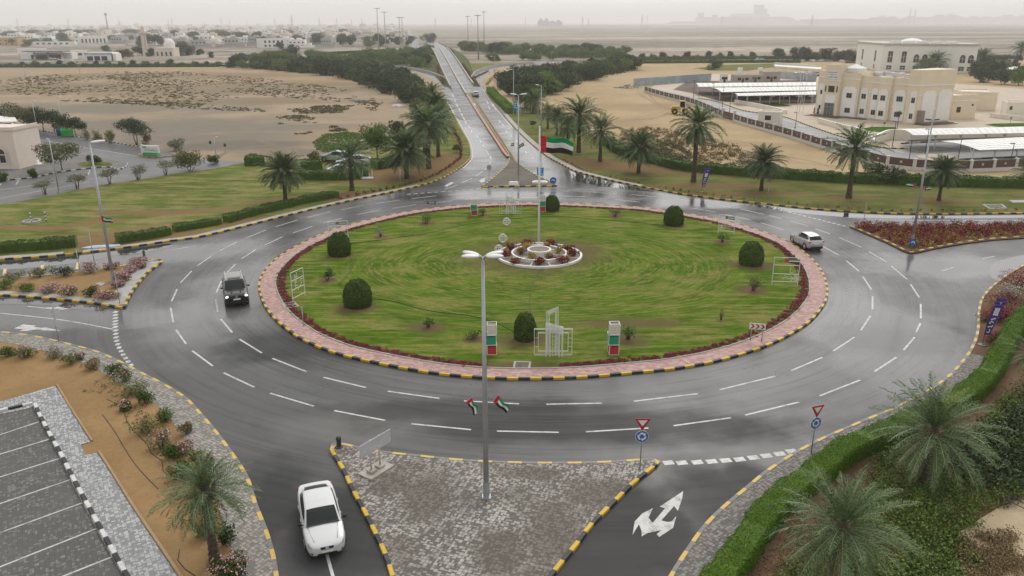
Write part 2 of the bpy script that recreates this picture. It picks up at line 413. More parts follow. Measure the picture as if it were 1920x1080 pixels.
def lawnmat(name, g1, g2, straw, soil=None, soilL=[], swirl=False, amt=.6):
    t = NT(name, .95, .03)
    x, y, _ = t.sep(t.co)
    if swirl:
        d = t.vmath('DISTANCE', t.co, (CX, CY-.5, .1)); a = t.math('ARCTAN2', t.math('SUBTRACT', y, CY-.5), t.math('SUBTRACT', x, CX))
        wob = t.math('MULTIPLY', t.noise(.10, 3, .5), 1.6); dw = t.math('ADD', t.math('MULTIPLY', t.vmath('LENGTH', t.mapv(t.vmath('SUBTRACT', t.co, (CX, CY-.5, .1)), (.86,1.15,1))), 1.0), wob)
        pv = t.comb(t.math('MULTIPLY', dw, 3.2), t.math('MULTIPLY', a, 6.0), 0)
        st = t.noise(1.0, 5, .7, vec=pv); st2 = t.noise(1.0, 4, .6, vec=t.comb(t.math('MULTIPLY', dw, .7), t.math('MULTIPLY', a, 2.2), 7))
        ln = t.noise(1.6, 5, .66, st=(.16, 1, 1))
        k = t.rng(d, 15, 22, 0, 1, True)
        st = t.math('ADD', t.math('MULTIPLY', st, t.math('SUBTRACT', 1.0, k)), t.math('MULTIPLY', ln, k))
    else:
        st = t.noise(.5, 5, .65, st=(.3, 1, 1), rz=.25); st2 = t.noise(.13, 6, .6)
    c = t.mix(t.rng(t.noise(.2, 6, .65), .35, .65), g1, g2)
    c = t.mix(t.rng(st2, .42, .58, 0, .85), c, tuple(q*.68 for q in g1))
    c = t.mix(t.rng(st, .47, .62, 0, amt*1.15), c, straw)
    c = t.mix(t.rng(t.noise(.30, 6, .68, st=(.6,1,1)), .5, .64, 0, amt*1.1), c, tuple(q*.92 for q in straw))
    c = t.mix(t.rng(t.noise(3.5, 4, .7), .45, .7, 0, .4), c, tuple(q*.55 for q in g1))
    c = t.mix(t.rng(t.noise(26, 2, .7), .4, .7, 0, .35), c, tuple(q*1.7 for q in g2))
    if soil: c = t.mix(t.math('MULTIPLY', t.blobs(soilL, nscale=.16, soft=.45), .85), c, t.mix(t.noise(1.2, 6, .7), tuple(q*.7 for q in soil), soil))
    t.set('Base Color', c); t.bump(t.math('ADD', t.noise(9, 5, .8), t.noise(40, 2, .8)), .6, .05); return t.mat
def roadpaint(name, col, wear=.75):
    t = NT(name, .55, .3); w_ = t.rng(t.noise(2.2, 6, .75), .48, .68, 0, wear)
    c = t.mix(t.rng(t.noise(.5, 4), .3, .7), tuple(q*.8 for q in col), col); t.set('Base Color', t.mix(w_, c, (.10,.10,.10))); return t.mat
PAINTW = roadpaint('road_paint_white', (.60,.60,.58))
YELLOW, BLACK = (.62,.40,.035), (.018,.018,.02)
KERB = kerbmat('kerb_yellow_black', YELLOW, BLACK)
KERBG = kerbmat('kerb_yellow_grey', (.62,.43,.11), (.16,.15,.14), 1.6)
KERBW = kerbmat('kerb_white_black', (.62,.62,.6), (.02,.02,.022), 1.5)
KERBO = kerbmat('kerb_orange_brown', (.5,.26,.12), (.2,.07,.05), 1.5)
METAL = M('galvanised_steel', (.42,.44,.46), .45, .1, 2, .6)
WMETAL = M('white_metal', (.72,.73,.72), .4, .06, 3)
DMETAL = M('dark_metal', (.05,.05,.055), .5, .2, 3)
CONC = M('concrete', (.36,.35,.33), .85, .2, 1.2)
WHITE = M('white_render', (.82,.81,.78), .75, .06, .4)
BARK = M('palm_bark', (.075,.055,.042), .9, .4, 9, bump=.8, bscale=14)
TRUNK = M('tree_bark', (.13,.10,.08), .9, .3, 6, bump=.6)
FROND = leafmat('palm_leaf', ((.038,.072,.024),(.07,.115,.046),(.125,.172,.085)), .6, .9, .1)
FRONDG = leafmat('young_palm_leaf', ((.10,.15,.04),(.16,.22,.06),(.22,.28,.09)), .5, .9)
FRONDB = leafmat('dry_palm_leaf', ((.10,.075,.04),(.16,.13,.075),(.22,.19,.12)), .8, .9)
LEAFD = leafmat('dark_tree_leaf', ((.020,.034,.015),(.036,.056,.023),(.062,.085,.036)), .6, .5)
LEAFM = leafmat('mid_tree_leaf', ((.03,.06,.010),(.065,.115,.022),(.13,.19,.045)), .6, .6)
LEAFO = leafmat('olive_tree_leaf', ((.07,.08,.03),(.12,.13,.045),(.17,.17,.07)), .6, .6)
LEAFP = leafmat('pale_shrub_leaf', ((.12,.12,.08),(.18,.18,.12),(.26,.25,.18)), .7, 1.2)
TOPI = leafmat('clipped_bush_leaf', ((.028,.052,.007),(.052,.092,.013),(.09,.14,.024)), .6, 1.5)
HEDGE = leafmat('hedge_leaf', ((.055,.125,.006),(.09,.185,.010),(.135,.245,.02)), .6, .8)
HEDGED = leafmat('dark_hedge_leaf', ((.013,.030,.004),(.03,.062,.009),(.06,.105,.018)), .55, 1.0)
PINK = leafmat('pink_blossom', ((.34,.10,.17),(.5,.22,.30),(.6,.38,.42)), .6, 3)
MAGENTA = leafmat('magenta_blossom', ((.11,.014,.03),(.24,.025,.06),(.42,.07,.14)), .6, 2)
REDL = leafmat('red_croton_leaf', ((.05,.008,.010),(.11,.014,.018),(.21,.03,.03)), .5, 1.4)
YELL = leafmat('yellow_croton_leaf', ((.14,.12,.02),(.3,.22,.03),(.42,.3,.06)), .5, 1.4)
DRYL = leafmat('dry_scrub_leaf', ((.10,.075,.04),(.16,.12,.06),(.24,.18,.09)), .85, 1.5)
SCRUB = leafmat('desert_scrub_leaf', ((.065,.06,.03),(.11,.10,.045),(.17,.15,.075)), .85, .3)
GLASSD = NT('window_glass', .08, .6); GLASSD.set('Base Color', (.03,.035,.04)); GLASSD = GLASSD.mat
CREAM = M('cream_render', (.74,.64,.48), .8, .05, .5); CREAML = M('pale_cream_render', (.78,.73,.62), .8, .05, .5)
# ------------------------------------------------------------------ ground, roads, kerbs, paving
def struct(o): o['kind'] = 'structure'; return o
def sheet(name, pts, mat, z=None):
    mb = MB(); mb.poly(pts, z); return struct(mb.obj(name, mat))
def gp(px, z=0): return [(*G(*p, z), z) for p in px]
# desert plain to the horizon
t = NT('desert_plain', .95, .1)
x_, y_, _ = t.sep(t.co)
far = t.noise(.0022, 8, .66, st=(.35, 1, 1)); nr = t.noise(.02, 7, .7, st=(.3, 1, 1)); fn = t.noise(.12, 5, .75, st=(.5,1,1))
c = t.mix(t.rng(far, .38, .62), (.22,.185,.145), (.40,.34,.27))
c = t.mix(t.rng(nr, .46, .60, 0, .85), c, (.10,.085,.066))
c = t.mix(t.rng(nr, .28, .40, .6, 0), c, (.50,.43,.35))
st3 = t.noise(.0065, 6, .7, st=(.16, 1, 1), dist=.6); c = t.mix(t.rng(st3, .50, .62, 0, .75), c, (.58,.50,.40)); c = t.mix(t.rng(st3, .46, .36, 0, .7), c, (.12,.105,.08))
c = t.mix(t.rng(fn, .48, .62, 0, .8), c, (.075,.07,.055))
t.set('Base Color', c); DESERT = t.mat
mb = MB(); S_ = 16000
for i in range(8):
    for j in range(8):
        a, b = -S_+i*S_/4, -S_+j*S_/4; mb.face([(a,b,-.06),(a+S_/4,b,-.06),(a+S_/4,b+S_/4,-.06),(a,b+S_/4,-.06)])
struct(mb.obj('desert_ground', DESERT))
ASPH = asphalt('wet_asphalt', (.046,.046,.047), (.078,.078,.078), (.22,.5), True,
    dry=[(*G(690,800),5,2.2),(*G(470,590),5,2),(*G(330,600),3,5,.3)],
    dark=[(*G(1700,640),6,3),(*G(1690,500),6,3),(*G(560,650),7,3),(*G(900,770),9,1.6),(*G(640,990),3,4),(*G(1395,890),1.2,1.6),(*G(1330,930),2.5,3),(*G(1210,980),3,4),(*G(1120,1060),3,3),(*G(1100,800),12,2),(*G(500,950),2,4),(*G(1350,390),8,4)],
    pools=[(*G(1000,270),5,38,.12),(*G(880,265),3.5,30,.1),(*G(960,366),26,2.6),(*G(1085,335),9,7,-.5),(*G(230,480),14,4,.2),(*G(90,590),10,3),(*G(280,595),7,2),(*G(1790,500),9,4),(*G(1300,380),12,3),(*G(520,520),3,9),(*G(1640,620),5,11),(*G(420,560),4,10)])
sheet('road', [(-170,14),(150,14),(150,470),(-170,470)], ASPH, 0)
# --- outlines, as they lie on the ground
NWL = [(-140,498),(-60,493),(0,488),(48,485),(84,482.5),(117,479.6),(157,475.5),(194,471),(233,466),(276,460),(320,453),(367,447),(433,431.7),(500,415),(567,398.3),(637,381.7),(702,367.7),(754,357),(800,346),(834,333),(858,319),(876,305),(884,293),(880,268),(870,250),(860,232),(850,213),(841,196),(834,180),(828,164),(820,156.5),(810,150),(796,142.5),(785,137.5),(760,132.5),(735,129.5),(700,127),(640,125),(560,123.5),(480,122.5)]
NEL = [(1100,118.5),(1050,120),(1000,122.5),(970,125.5),(940,129.5),(922,134.5),(911,140.5),(906,150),(904.5,160),(908,168),(916,181),(934,203),(963,238),(997,271),(1026,294),(1057,311),(1078,321.5),(1120,333),(1172,345),(1213,353),(1280,365),(1363,376),(1430,383),(1513,391.7),(1593,397.7),(1680,401.7),(1780,402.5),(1920,401),(2060,398)]
EIS = [(2120,441),(2010,442),(1920,445.5),(1857,450),(1809,456),(1760.6,464.3),(1722,473),(1707,475),(1694,470.5),(1659.5,453.4),(1628,440),(1594,425.5)]
EIS = EIS[::-1]+[(2120,441)][:0]
EISP = [(1591,424)]+EIS[1:]+[(2120,418),(1920,420.5),(1760,422),(1640,423)]
SEL = [(2120,440),(2020,462),(1960,480),(1920,497),(1890,514),(1869,529),(1852,543.7),(1838,563),(1832.8,585),(1831.6,609),(1826.5,637),(1813,664),(1793,689),(1774,708),(1735,735),(1673,767),(1633,783),(1593,800),(1540,823),(1497,845),(1467,863),(1430,888),(1400,913),(1367,940),(1337,967),(1310,997),(1287,1030),(1263,1066),(1235,1115),(1200,1180)]
SWL = [(-200,612),(-80,616),(0,623),(67,631.7),(133,646.7),(187,661.7),(233,681.7),(267,700),(310,722),(350,747),(377,775),(407,810),(437,850),(467,897),(483,947),(503,997),(517,1045),(524,1090),(532,1180)]
SIS = [(618,846),(640,883),(657,920),(677,957),(697,997),(717,1040),(731,1082),(760,1180),(985,1180),(1010,1125),(1040,1080),(1083,1027),(1113,987),(1150,950),(1190,910),(1233,875),(1238,868),(1223,862),(1140,867),(1053,869),(960,868),(873,864),(790,856),(707,846.5),(640,833),(622,835)]
WIS = [(-160,549),(-80,550),(0,555.4),(23,557),(68,560),(113,564),(155.5,568.4),(194,573.5),(225,578.7),(236,577.7),(241,565),(251,546.6),(264.4,529),(280,511.6),(297.4,499),(306,492),(302,488.3),(288,488.3),(233,498),(155.5,507.8),(97,515.5),(0,521.4),(-80,526),(-160,531)]
NIS = [(905,351),(960,350.5),(1044.6,349),(1042.5,345),(1013,333),(992,321),(976,310),(968,303),(961,290),(952,278),(944,264),(934,250),(911,215),(893,188),(880,168),(876,168),(882,180),(896,202),(925,249),(945,278),(953,291),(953,303),(947,313),(930,329),(911,344.8)]
ISL = [(484,533),(491,567),(511,597),(540,622),(570,641),(633,666),(730,688),(820,703.3),(910,711.2),(1000,713),(1093,710),(1187,702),(1273,693),(1363,675),(1447,647),(1513,610),(1546,573),(1553,546),(1543,512),(1520,484),(1480,455),(1413,430),(1346,412),(1240,394.5),(1173,388),(1050,382),(960,382),(883,385),(813,391.5),(740,402.5),(640,426.7),(583,449),(533,475),(500,503)]
def kerb(name, P, side, mat, w=.2, h=.16, closed=False):
    mb = MB(); ribbon(mb, P, [(0,-.02),(0,h-.02),(side*.02,h),(side*w,h),(side*w,.02)], closed=closed); return struct(mb.obj(name, mat))
nw = ground_line(NWL[:-2], 1.2); ne = ground_line(NEL, 1.2); ei = ground_line(EIS, .8); se = ground_line(SEL, .7); sw = ground_line(SWL, .6)
isl = ground_line(ISL, .8, True); sis = ground_line(SIS, .5, True); wis = ground_line(WIS, .6, True); nis = ground_line(NIS, .8, True)
kerb('kerb', nw[:[i for i,p in enumerate(nw) if p.y > 300][0]], 1, KERB); kerb('kerb', ne[[i for i,p in enumerate(ne) if p.y < 300][0]:], 1, KERB)
kerb('kerb', ei, 1, KERB); kerb('kerb', se, 1, KERBG, h=.13); kerb('kerb', sw, -1, KERBG, h=.13)
kerb('kerb', isl, 1, KERB, closed=True); kerb('kerb', wis, 1, KERB, closed=True); kerb('kerb', nis, 1, KERB, closed=True)
k0 = [i for i,p in enumerate(sis) if (p-Vector((*G(1238,868),0))).length < .6][0]
kerb('kerb', sis[:k0+1], 1, KERB); kerb('kerb', sis[k0:]+sis[:1], 1, KERBG, h=.125)
# --- land north-west of the junction: sand lot, then lawn, car park
SAND = soilmat('sand_lot', (.29,.225,.155), (.36,.285,.2), .0, .5, tracks=[
    ((.20,.18,.15), [(*G(330,238),34,17,.05),(*G(470,262),26,13),(*G(180,205),40,16),(*G(590,240),16,8)], .85),
    ((.40,.27,.15), [(*G(660,255),13,15),(*G(600,150),60,30),(*G(330,135),90,25)], .45),
    ((.16,.14,.115), [(*G(450,275),14,6,.2),(*G(545,285),10,5)], .7),
    ((.19,.155,.095), [(*G(330,170),46,22),(*G(120,165),50,26),(*G(500,160),45,22),(*G(620,168),32,16),(*G(300,143),60,25),(*G(440,190),30,12)], .65)])
n0 = [(p.x, p.y) for p in nw]
sheet('sand_lot', n0+[(-110,440),(-350,425),(-900,420),(-900,60),(n0[0][0]-60, n0[0][1]-2)], SAND, .115)
LAWNL = lawnmat('dry_lawn', (.085,.125,.02), (.145,.175,.04), (.29,.235,.115), (.27,.165,.085), [
    (*G(600,372),9,2.2,.35),(*G(420,420),16,1.8,.35),(*G(300,445),12,2.0,.2),(*G(770,320),9,7),(*G(700,335),7,4),(*G(830,305),4,8),(*G(200,460),9,2),(*G(190,418),3,2),(*G(350,400),6,1.2,.3),(*G(250,400),5,1),(*G(60,430),5,1)], amt=.72)
def idx(P, px): 
    q = Vector((*G(*px),0)); return min(range(len(P)), key=lambda i: (Vector((P[i].x,P[i].y,0))-q).length)
edge = [(p.x,p.y) for p in offset(nw[:idx(nw,(841,196))], .18)]
sheet('lawn', edge+[G(*p) for p in [(822,180),(800,215),(790,240),(740,262),(690,285),(620,292),(560,300),(470,304),(400,316.7),(333,325),(271,335),(208,344),(146,356),(73,371),(0,384),(-80,398),(-200,415)]], LAWNL, .122)
ASPH2 = asphalt('car_park_asphalt', (.075,.075,.076), (.125,.125,.122), (.4,.65))
ASPH2D = asphalt('parking_bay_asphalt', (.05,.05,.052), (.085,.083,.08), (.45,.7))
sheet('car_park', gp([(-120,228),(35,239.5),(110,252),(179,262.5),(273,279),(335,290),(395,300),(465,303),(400,316.7),(333,325),(271,335),(208,344),(146,356),(73,371),(0,384),(-80,398)][::-1], .126), ASPH2)
sheet('parking_bays', gp([(20,248),(35,240.5),(110,253),(179,263.5),(272,280),(258,292),(180,279),(110,267),(40,257)], .131), ASPH2D)
PAVG = pavers('grey_block_paving', (.16,.155,.145), (.24,.23,.215), (.09,.085,.08), .4, .2, .2, (.13,.12,.105))
fore = gp([(-60,345),(0,340),(62.5,333.5),(117,322.5),(198,314),(221,319),(238,312),(240,306),(200,298),(150,289),(90,276),(25,264),(-60,254)], .14)
sheet('forecourt', fore, PAVG)
fk = smooth_line(fore[:8], .8); kerb('kerb', fk, 1, KERBW)
kerb('kerb', ground_line([(-20,232),(35,239),(110,251.5),(179,262),(273,278.5),(276,281)], 1, z=.12), 1, KERBW)
kerb('kerb', ground_line([(262,289),(260,292),(275,295.5),(292,296.5),(320,293.5),(336,291)], .8, z=.12), 1, KERBO)
sheet('traffic_island', gp([(262,290),(275,281),(300,283),(335,291),(320,293.5),(292,296.5),(275,295.5)], .19), ASPH2D)
mb = MB()
for a, b in [((55,256),(80,258)),((240,288),(255,291))]: pass
for L_ in [[(25,250),(60,258),(110,268),(180,280),(255,292)], [(0,356),(60,348),(140,336),(165,330)],[(0,372),(80,357),(170,341)]]:
    ribbon(mb, ground_line(L_, 2, z=.137), [(-.1,0),(.1,0)])
for a, b in [((30,346),(37,335)),((3,344),(-5,352)),((165,328),(169,318))]: ribbon(mb, ground_line([a,b], 2, z=.138), [(-.08,0),(.08,0)])
struct(mb.obj('bay_marking', M('faded_paint', (.42,.41,.39), .7, .3, 2)))
PAVS = pavers('pavement_block', (.20,.19,.17), (.38,.365,.33), (.10,.095,.085), .2, .1, .6, (.22,.2,.165), .35, hb=True)
mb = MB(); ribbon(mb, nw[idx(nw,(157,475)):idx(nw,(800,346))], [(.2,.135),(1.0,.135)]); struct(mb.obj('pavement', CONC))
mb = MB(); ribbon(mb, nw[:idx(nw,(150,476))], [(.2,.135),(1.2,.135)]); struct(mb.obj('pavement', CONC))
# --- north-east
SANDE = soilmat('east_sand', (.36,.27,.155), (.44,.34,.205), .0, .5, tracks=[
    ((.30,.215,.135), [(*G(1200,200),22,9,.2),(*G(1120,230),14,8),(*G(1400,270),20,4,-.4)], .6), ((.42,.33,.23), [(*G(1230,145),50,30)], .5)])
n1 = [(p.x, p.y) for p in ne]
sheet('sand_lot', n1+[(n1[-1][0]+60,n1[-1][1]+1),(700,150),(900,330),(700,520),(100,470),(40,470)], SANDE, .115)
LAWNR = lawnmat('verge_lawn', (.095,.115,.028), (.145,.165,.045), (.25,.20,.09), (.24,.145,.075), [(*G(1190,315),11,5,-.35),(*G(1110,305),7,3,-.6),(*G(1400,365),8,1.2),(*G(1590,374),3.5,1.5),(*G(1760,378),4,1.5),(*G(1330,350),9,2)], amt=.45)
edge = [(p.x,p.y) for p in offset(ne[idx(ne,(908,168)):], .18)]
sheet('lawn', edge+[(edge[-1][0]+3, edge[-1][1]+14)]+[G(*p) for p in [(2000,351),(1920,350),(1747,346),(1580,340),(1427,331),(1280,319),(1234,308),(1163,288),(1132,270),(1100,245),(1060,225),(1010,208),(960,198),(930,180)]], LAWNR, .122)
mb = MB(); ribbon(mb, ne[idx(ne,(908,168)):idx(ne,(1213,353))], [(.2,.135),(1.1,.135)]); struct(mb.obj('pavement', CONC))
# wheel tracks over the sand
mb = MB(); rs = random.Random(7)
for L_, k in [([(300,262),(380,258),(470,262),(540,276),(560,290)],5),([(395,296),(440,280),(520,272),(580,275)],4),([(250,240),(340,232),(440,238),(560,246)],3),([(120,225),(260,222),(420,228)],2)]:
    for j in range(k): ribbon(mb, ground_line([(a+rs.uniform(-14,14), b+rs.uniform(-5,5)) for a,b in L_], 1.5, z=.119+.0012*j), [(-.16,0),(.16,0)])
struct(mb.obj('wheel_track', soilmat('track_sand', (.19,.165,.13), (.25,.21,.16), .0, 1.0)))
mb = MB()
for L_, k in [([(1045,190),(1090,215),(1160,225),(1240,218),(1290,200)],5),([(1200,175),(1230,195),(1300,215),(1350,240)],3),([(1330,290),(1420,285),(1500,300),(1580,315)],3),([(1080,180),(1130,170),(1180,175)],3)]:
    for j in range(k): ribbon(mb, ground_line([(a+rs.uniform(-16,16), b+rs.uniform(-5,5)) for a,b in L_], 1.5, z=.119+.0012*j), [(-.17,0),(.17,0)])
struct(mb.obj('wheel_track', soilmat('track_sand_east', (.25,.185,.11), (.33,.25,.155), .0, 1.0)))
# --- east croton island, south-east verge, south-west verge
BROWN = soilmat('brown_soil', (.12,.07,.045), (.2,.125,.08), .3, 1.0)
BROWNS = soilmat('orange_soil', (.25,.16,.075), (.33,.215,.105), .0, 1.6)
sheet('planting_bed', gp(EISP, .11), BROWN)
n2 = [(p.x,p.y) for p in se]
SANDS = soilmat('pale_sand', (.40,.31,.2), (.5,.4,.27), .25, 1.5)
sheet('soil_verge', n2+[(20,14),(260,14),(260,n2[0][1])], BROWN, .10)
PAVN = pavers('dark_block_paving', (.13,.122,.112), (.28,.265,.25), (.075,.07,.065), .2, .1, .9, (.15,.13,.11), .4, hb=True)
mb = MB(); ribbon(mb, se[idx(se,(1813,664)):], [(.18,.115),(1.55,.115)]); struct(mb.obj('pavement', PAVN))
sheet('sand_patch', [G(*p) for p in [(1700,1090),(1735,1020),(1800,1000),(1850,968),(1900,940),(2000,930),(2000,1150),(1700,1150)]], SANDS, .106)
n3 = [(p.x,p.y) for p in sw]
sheet('soil_verge', n3+[(n3[-1][0],12),(-300,12),(-300,n3[0][1])], BROWNS, .10)
mb = MB(); ribbon(mb, sw, [(-.18,.115),(-1.75,.115)]); struct(mb.obj('pavement', PAVS))
PSW = pavers('light_grey_paving', (.23,.235,.24), (.46,.47,.475), (.17,.17,.17), .2, .1, -.55, (.30,.30,.295), .3, hb=True)
PBAY = pavers('dark_bay_paving', (.105,.104,.10), (.24,.24,.235), (.075,.075,.072), .2, .1, -.55, (.125,.12,.112), .6, hb=True, bias=.3)
walk = cv(0,720,3,[(0,100),(310,10),(330,30),(400,150),(510,325),(455,340),(480,400),(545,385),(610,480),(740,690),(880,900),(1000,1080),(1090,1230),(820,1230),(695,1080),(620,960),(550,830),(480,700),(410,570),(345,430),(275,300),(205,165),(185,130),(100,150),(0,170)])
sheet('footpath', gp(walk, .13), PSW)
bay = cv(0,720,3,[(-300,255),(0,170),(100,150),(185,130),(205,165),(275,300),(345,430),(410,570),(480,700),(550,830),(620,960),(695,1080),(820,1230),(-300,1230)])
sheet('parking_bays', gp(bay, .104), PBAY)
kb = ground_line(cv(0,720,3,[(-200,205),(0,160),(100,138),(185,118)]), .5, z=.1); kerb('kerb', kb, 1, KERBW)
kb = ground_line(cv(0,720,3,[(188,122),(215,185),(270,290),(330,400),(400,540),(470,670),(540,800),(610,930),(700,1090),(820,1300)]), .5, z=.1); kerb('kerb', kb, 1, KERBW)
kb = ground_line(cv(0,720,3,[(315,8),(400,150),(512,325)]), .5, z=.1); kerb('path_edging', kb, 1, M('sandy_edging', (.33,.22,.12), .9), w=.12, h=.1)
kb = ground_line(cv(0,720,3,[(548,385),(610,480),(740,690),(880,900),(1000,1080),(1100,1240)]), .5, z=.1); kerb('path_edging', kb, 1, MATS['sandy_edging'], w=.14, h=.1)
mb = MB()
for a, b in zip([(-120,325),(-100,425),(-80,548),(-80,700),(-80,865),(-80,1060),(180,1150),(400,1230)], [(220,212),(277,310),(335,418),(397,537),(468,666),(545,812),(630,972),(740,1140)]):
    P = [Vector((*G(*q,.11),.11)) for q in cv(0,720,3,[a,b])]; ribbon(mb, P, [(-.05,0),(.05,0)])
struct(mb.obj('bay_marking', PAINTW))
# --- median islands
PSI = pavers('island_paving', (.15,.137,.12), (.44,.42,.385), (.09,.082,.073), .2, .1, .35, (.10,.085,.07), .78, hb=True, dl=[(*G(800,930),1.5,2.6),(*G(740,910),1.2,1.2),(*G(1130,930),2.2,1.6),(*G(1030,1000),1.5,3),(*G(940,1040),1.2,2),(*G(1000,890),1.6,.8)])
sheet('paved_island', [(p.x,p.y) for p in sis], PSI, .115)
sheet('planting_bed', [(p.x,p.y) for p in wis], BROWNS, .11)
mb = MB(); i0, i1 = idx(wis,(-80,550)), idx(wis,(302,488.3)); ribbon(mb, wis[i0:idx(wis,(225,578.7))], [(.2,.13),(1.0,.13)]); 
ribbon(mb, wis[idx(wis,(238,573)):i1], [(.2,.136),(1.5,.136)]); struct(mb.obj('pavement', CONC))
mb = MB(); ribbon(mb, wis[idx(wis,(288,488.3)):idx(wis,(0,521.4))], [(.2,.141),(.5,.141)]); struct(mb.obj('pavement', CONC))
sheet('paved_island', [(p.x,p.y) for p in nis], soilmat('worn_concrete', (.13,.115,.095), (.21,.19,.165), .2, 2.0), .11)
# --- roundabout: paving ring, flowers, lawn
PINKP = pavers('pink_paving', (.33,.185,.165), (.55,.39,.36), (.30,.19,.17), .3, .15, .2, (.33,.22,.19), .35)
mb = MB(); ribbon(mb, isl, [(.2,.135),(1.5,.135)], closed=True); struct(mb.obj('paving_ring', PINKP))
mb = MB(); ribbon(mb, isl, [(1.5,.12),(1.5,.19),(1.6,.19),(1.6,.12)], closed=True); struct(mb.obj('paving_edge', CONC))
LAWN = lawnmat('roundabout_lawn', (.052,.118,.005), (.098,.16,.010), (.29,.24,.09), (.15,.12,.055), [
    (*G(1010,478),6.6,6.2),(*G(985,690),4,1.0),(*G(800,617),1.6,1.2),(*G(1408,545),1.6,1.2),(*G(985,640),1.8,1.2),(*G(1410,500),2,1.4),(*G(668,580),2,1.4),(*G(1180,640),1.6,1.2),(*G(1180,610),4,1.2),(*G(1500,600),4,1.2,.8)], True, .62)
sheet('lawn', [(p.x,p.y) for p in offset(isl, 1.6, True)], LAWN, .125)
# --- far roads and the flyover
def road_strip(name, px, w, z, mat=None):
    mb = MB(); ribbon(mb, ground_line(px, 8, z=z), [(-w/2,0),(w/2,0)]); return struct(mb.obj(name, mat or ASPH2))
road_strip('far_road', [(-200,123),(0,121.5),(200,121),(420,120.5),(480,121)], 10, .13)
road_strip('far_road', [(1000,118),(1100,116.5),(1215,115.5),(1460,114.5),(1700,114),(1950,114)], 12, .13)
road_strip('far_road', [(270,109),(330,106.5),(400,103),(470,97),(520,93.5)], 9, .0)
road_strip('far_road', [(560,112),(640,105),(700,101.5),(790,97.5)], 16, .0)
road_strip('far_road', [(779,90),(775,75),(771,65),(767,57),(765,52)], 9, .0)
LE = [(841,155),(835,142.5),(830,130),(822.5,115),(816,101),(812.5,94)]; RE = [(882,152.5),(873,141),(867.5,130),(857.5,115),(847.5,101),(839.5,92)]
def yline(px):      # edge of the ramp as x(Y)
    pts = [GR(*p) for p in px]; Ys = [p[1] for p in pts]; Xs = [p[0] for p in pts]; return np.polyfit(Ys, Xs, 2)
lf, rf = yline(LE), yline(RE)
def ex(f, Y):
    Yc = min(Y, 560); return float(np.polyval(f, Yc) + (Y-Yc)*(2*f[0]*Yc+f[1]))
RY = [262+ (i*12) for i in range(62)]
mb = MB()
for a, b in zip(RY, RY[1:]):
    for k in range(4):
        q = lambda Y, k: (ex(lf,Y)+(ex(rf,Y)-ex(lf,Y))*k/4, Y, zr(Y)+.012)
        mb.face([q(a,k),q(a,k+1),q(b,k+1),q(b,k)])
struct(mb.obj('flyover_road', ASPH))
EMB = lawnmat('embankment_grass', (.05,.075,.022), (.085,.105,.035), (.18,.16,.075), amt=.35)
mb = MB()
for a, b in zip(RY[3:], RY[4:]):
    for f, sgn in ((lf,-1),(rf,1)):
        w = lambda Y: 2+zr(Y)*2.4
        p = [(ex(f,Y)+sgn*d, Y, zz) for Y, d, zz in ((a,0,zr(a)),(b,0,zr(b)),(b,w(b),-.05),(a,w(a),-.05))]
        mb.face(p if sgn < 0 else p[::-1])
struct(mb.obj('embankment', EMB))
GOREG = lawnmat('gore_lawn', (.115,.135,.035), (.165,.175,.055), (.26,.22,.10), amt=.5)
gl = [(838,151),(828,146),(815,140),(800,136),(780,131.5),(760,128),(735,125.5),(700,123.5),(640,121.5),(560,120)]
sheet('verge_ground', [G(*p) for p in gl][::-1]+[(ex(lf,Y),Y) for Y in range(300,471,30)]+[(-170,470),(-300,440)], EMB, .05)
gr = [(884,147),(888,142),(891,137.5),(904,131.5),(922,126.5),(947,122.8),(979,120.3),(997,119.2),(1050,117.5)]
sheet('verge_ground', [G(*p) for p in gr]+[(60,470)]+[(ex(rf,Y),Y) for Y in range(470,295,-30)], GOREG, .05)
# barrier walls, the median of the flyover and the guard walls of the slip roads
BARR = M('barrier_concrete', (.46,.42,.36), .8, .12, .3); RBAR = kerbmat('barrier_red_white', (.46,.36,.28), (.30,.09,.06), 3.0, .3)
def barrier(name, P, w, h, mat):
    mb = MB(); ribbon(mb, P, [(w/2,-.15),(w/2,h),(-w/2,h),(-w/2,-.15)]); return mb.obj(name, mat)
def rampline(f, off, Y0, Y1): return [Vector((ex(f,Y)+off, Y, zr(Y))) for Y in np.arange(Y0, Y1+.1, 6.0)]
mid = lambda Y: (ex(lf,Y)*.535+ex(rf,Y)*.465)
tag(barrier('barrier_wall', rampline(lf,-.25,290,640), .4, .85, BARR), 'pale barrier wall along the left edge of the flyover', 'barrier')
tag(barrier('barrier_wall', rampline(rf,.25,302,640), .4, .85, BARR), 'pale barrier wall along the right edge of the flyover', 'barrier')
tag(barrier('median_wall', [Vector((mid(Y),Y,zr(Y))) for Y in np.arange(262,640,6)], .5, .7, BARR), 'pale median wall along the middle of the flyover', 'barrier')
mp_ = [Vector((*G(*p),0)) for p in [(846,131),(857,147.5),(868,165),(879,182),(893,205),(911,232),(934,266),(948,287),(956,296)]][::-1]
kerb('kerb', smooth_line(mp_,1.5), 1, KERBO, w=.55, h=.32)
gw = smooth_line([(*G(*p,.05),.05) for p in [(838,151.5),(828,146.5),(815,141),(800,136.5),(780,132),(760,128.5),(735,126),(700,124),(640,122)]], 2); tag(barrier('guard_wall', gw, .35, 1.1, BARR), 'pale guard wall along the left slip road', 'barrier')
gw = smooth_line([(*G(*p,.05),.05) for p in [(883.5,147.5),(887.5,142.5),(891,138),(904,132),(922,127),(947,123.2),(979,120.7),(1000,119.5)]], 2); tag(barrier('guard_wall', gw, .35, 1.1, BARR), 'pale guard wall along the right slip road', 'barrier')
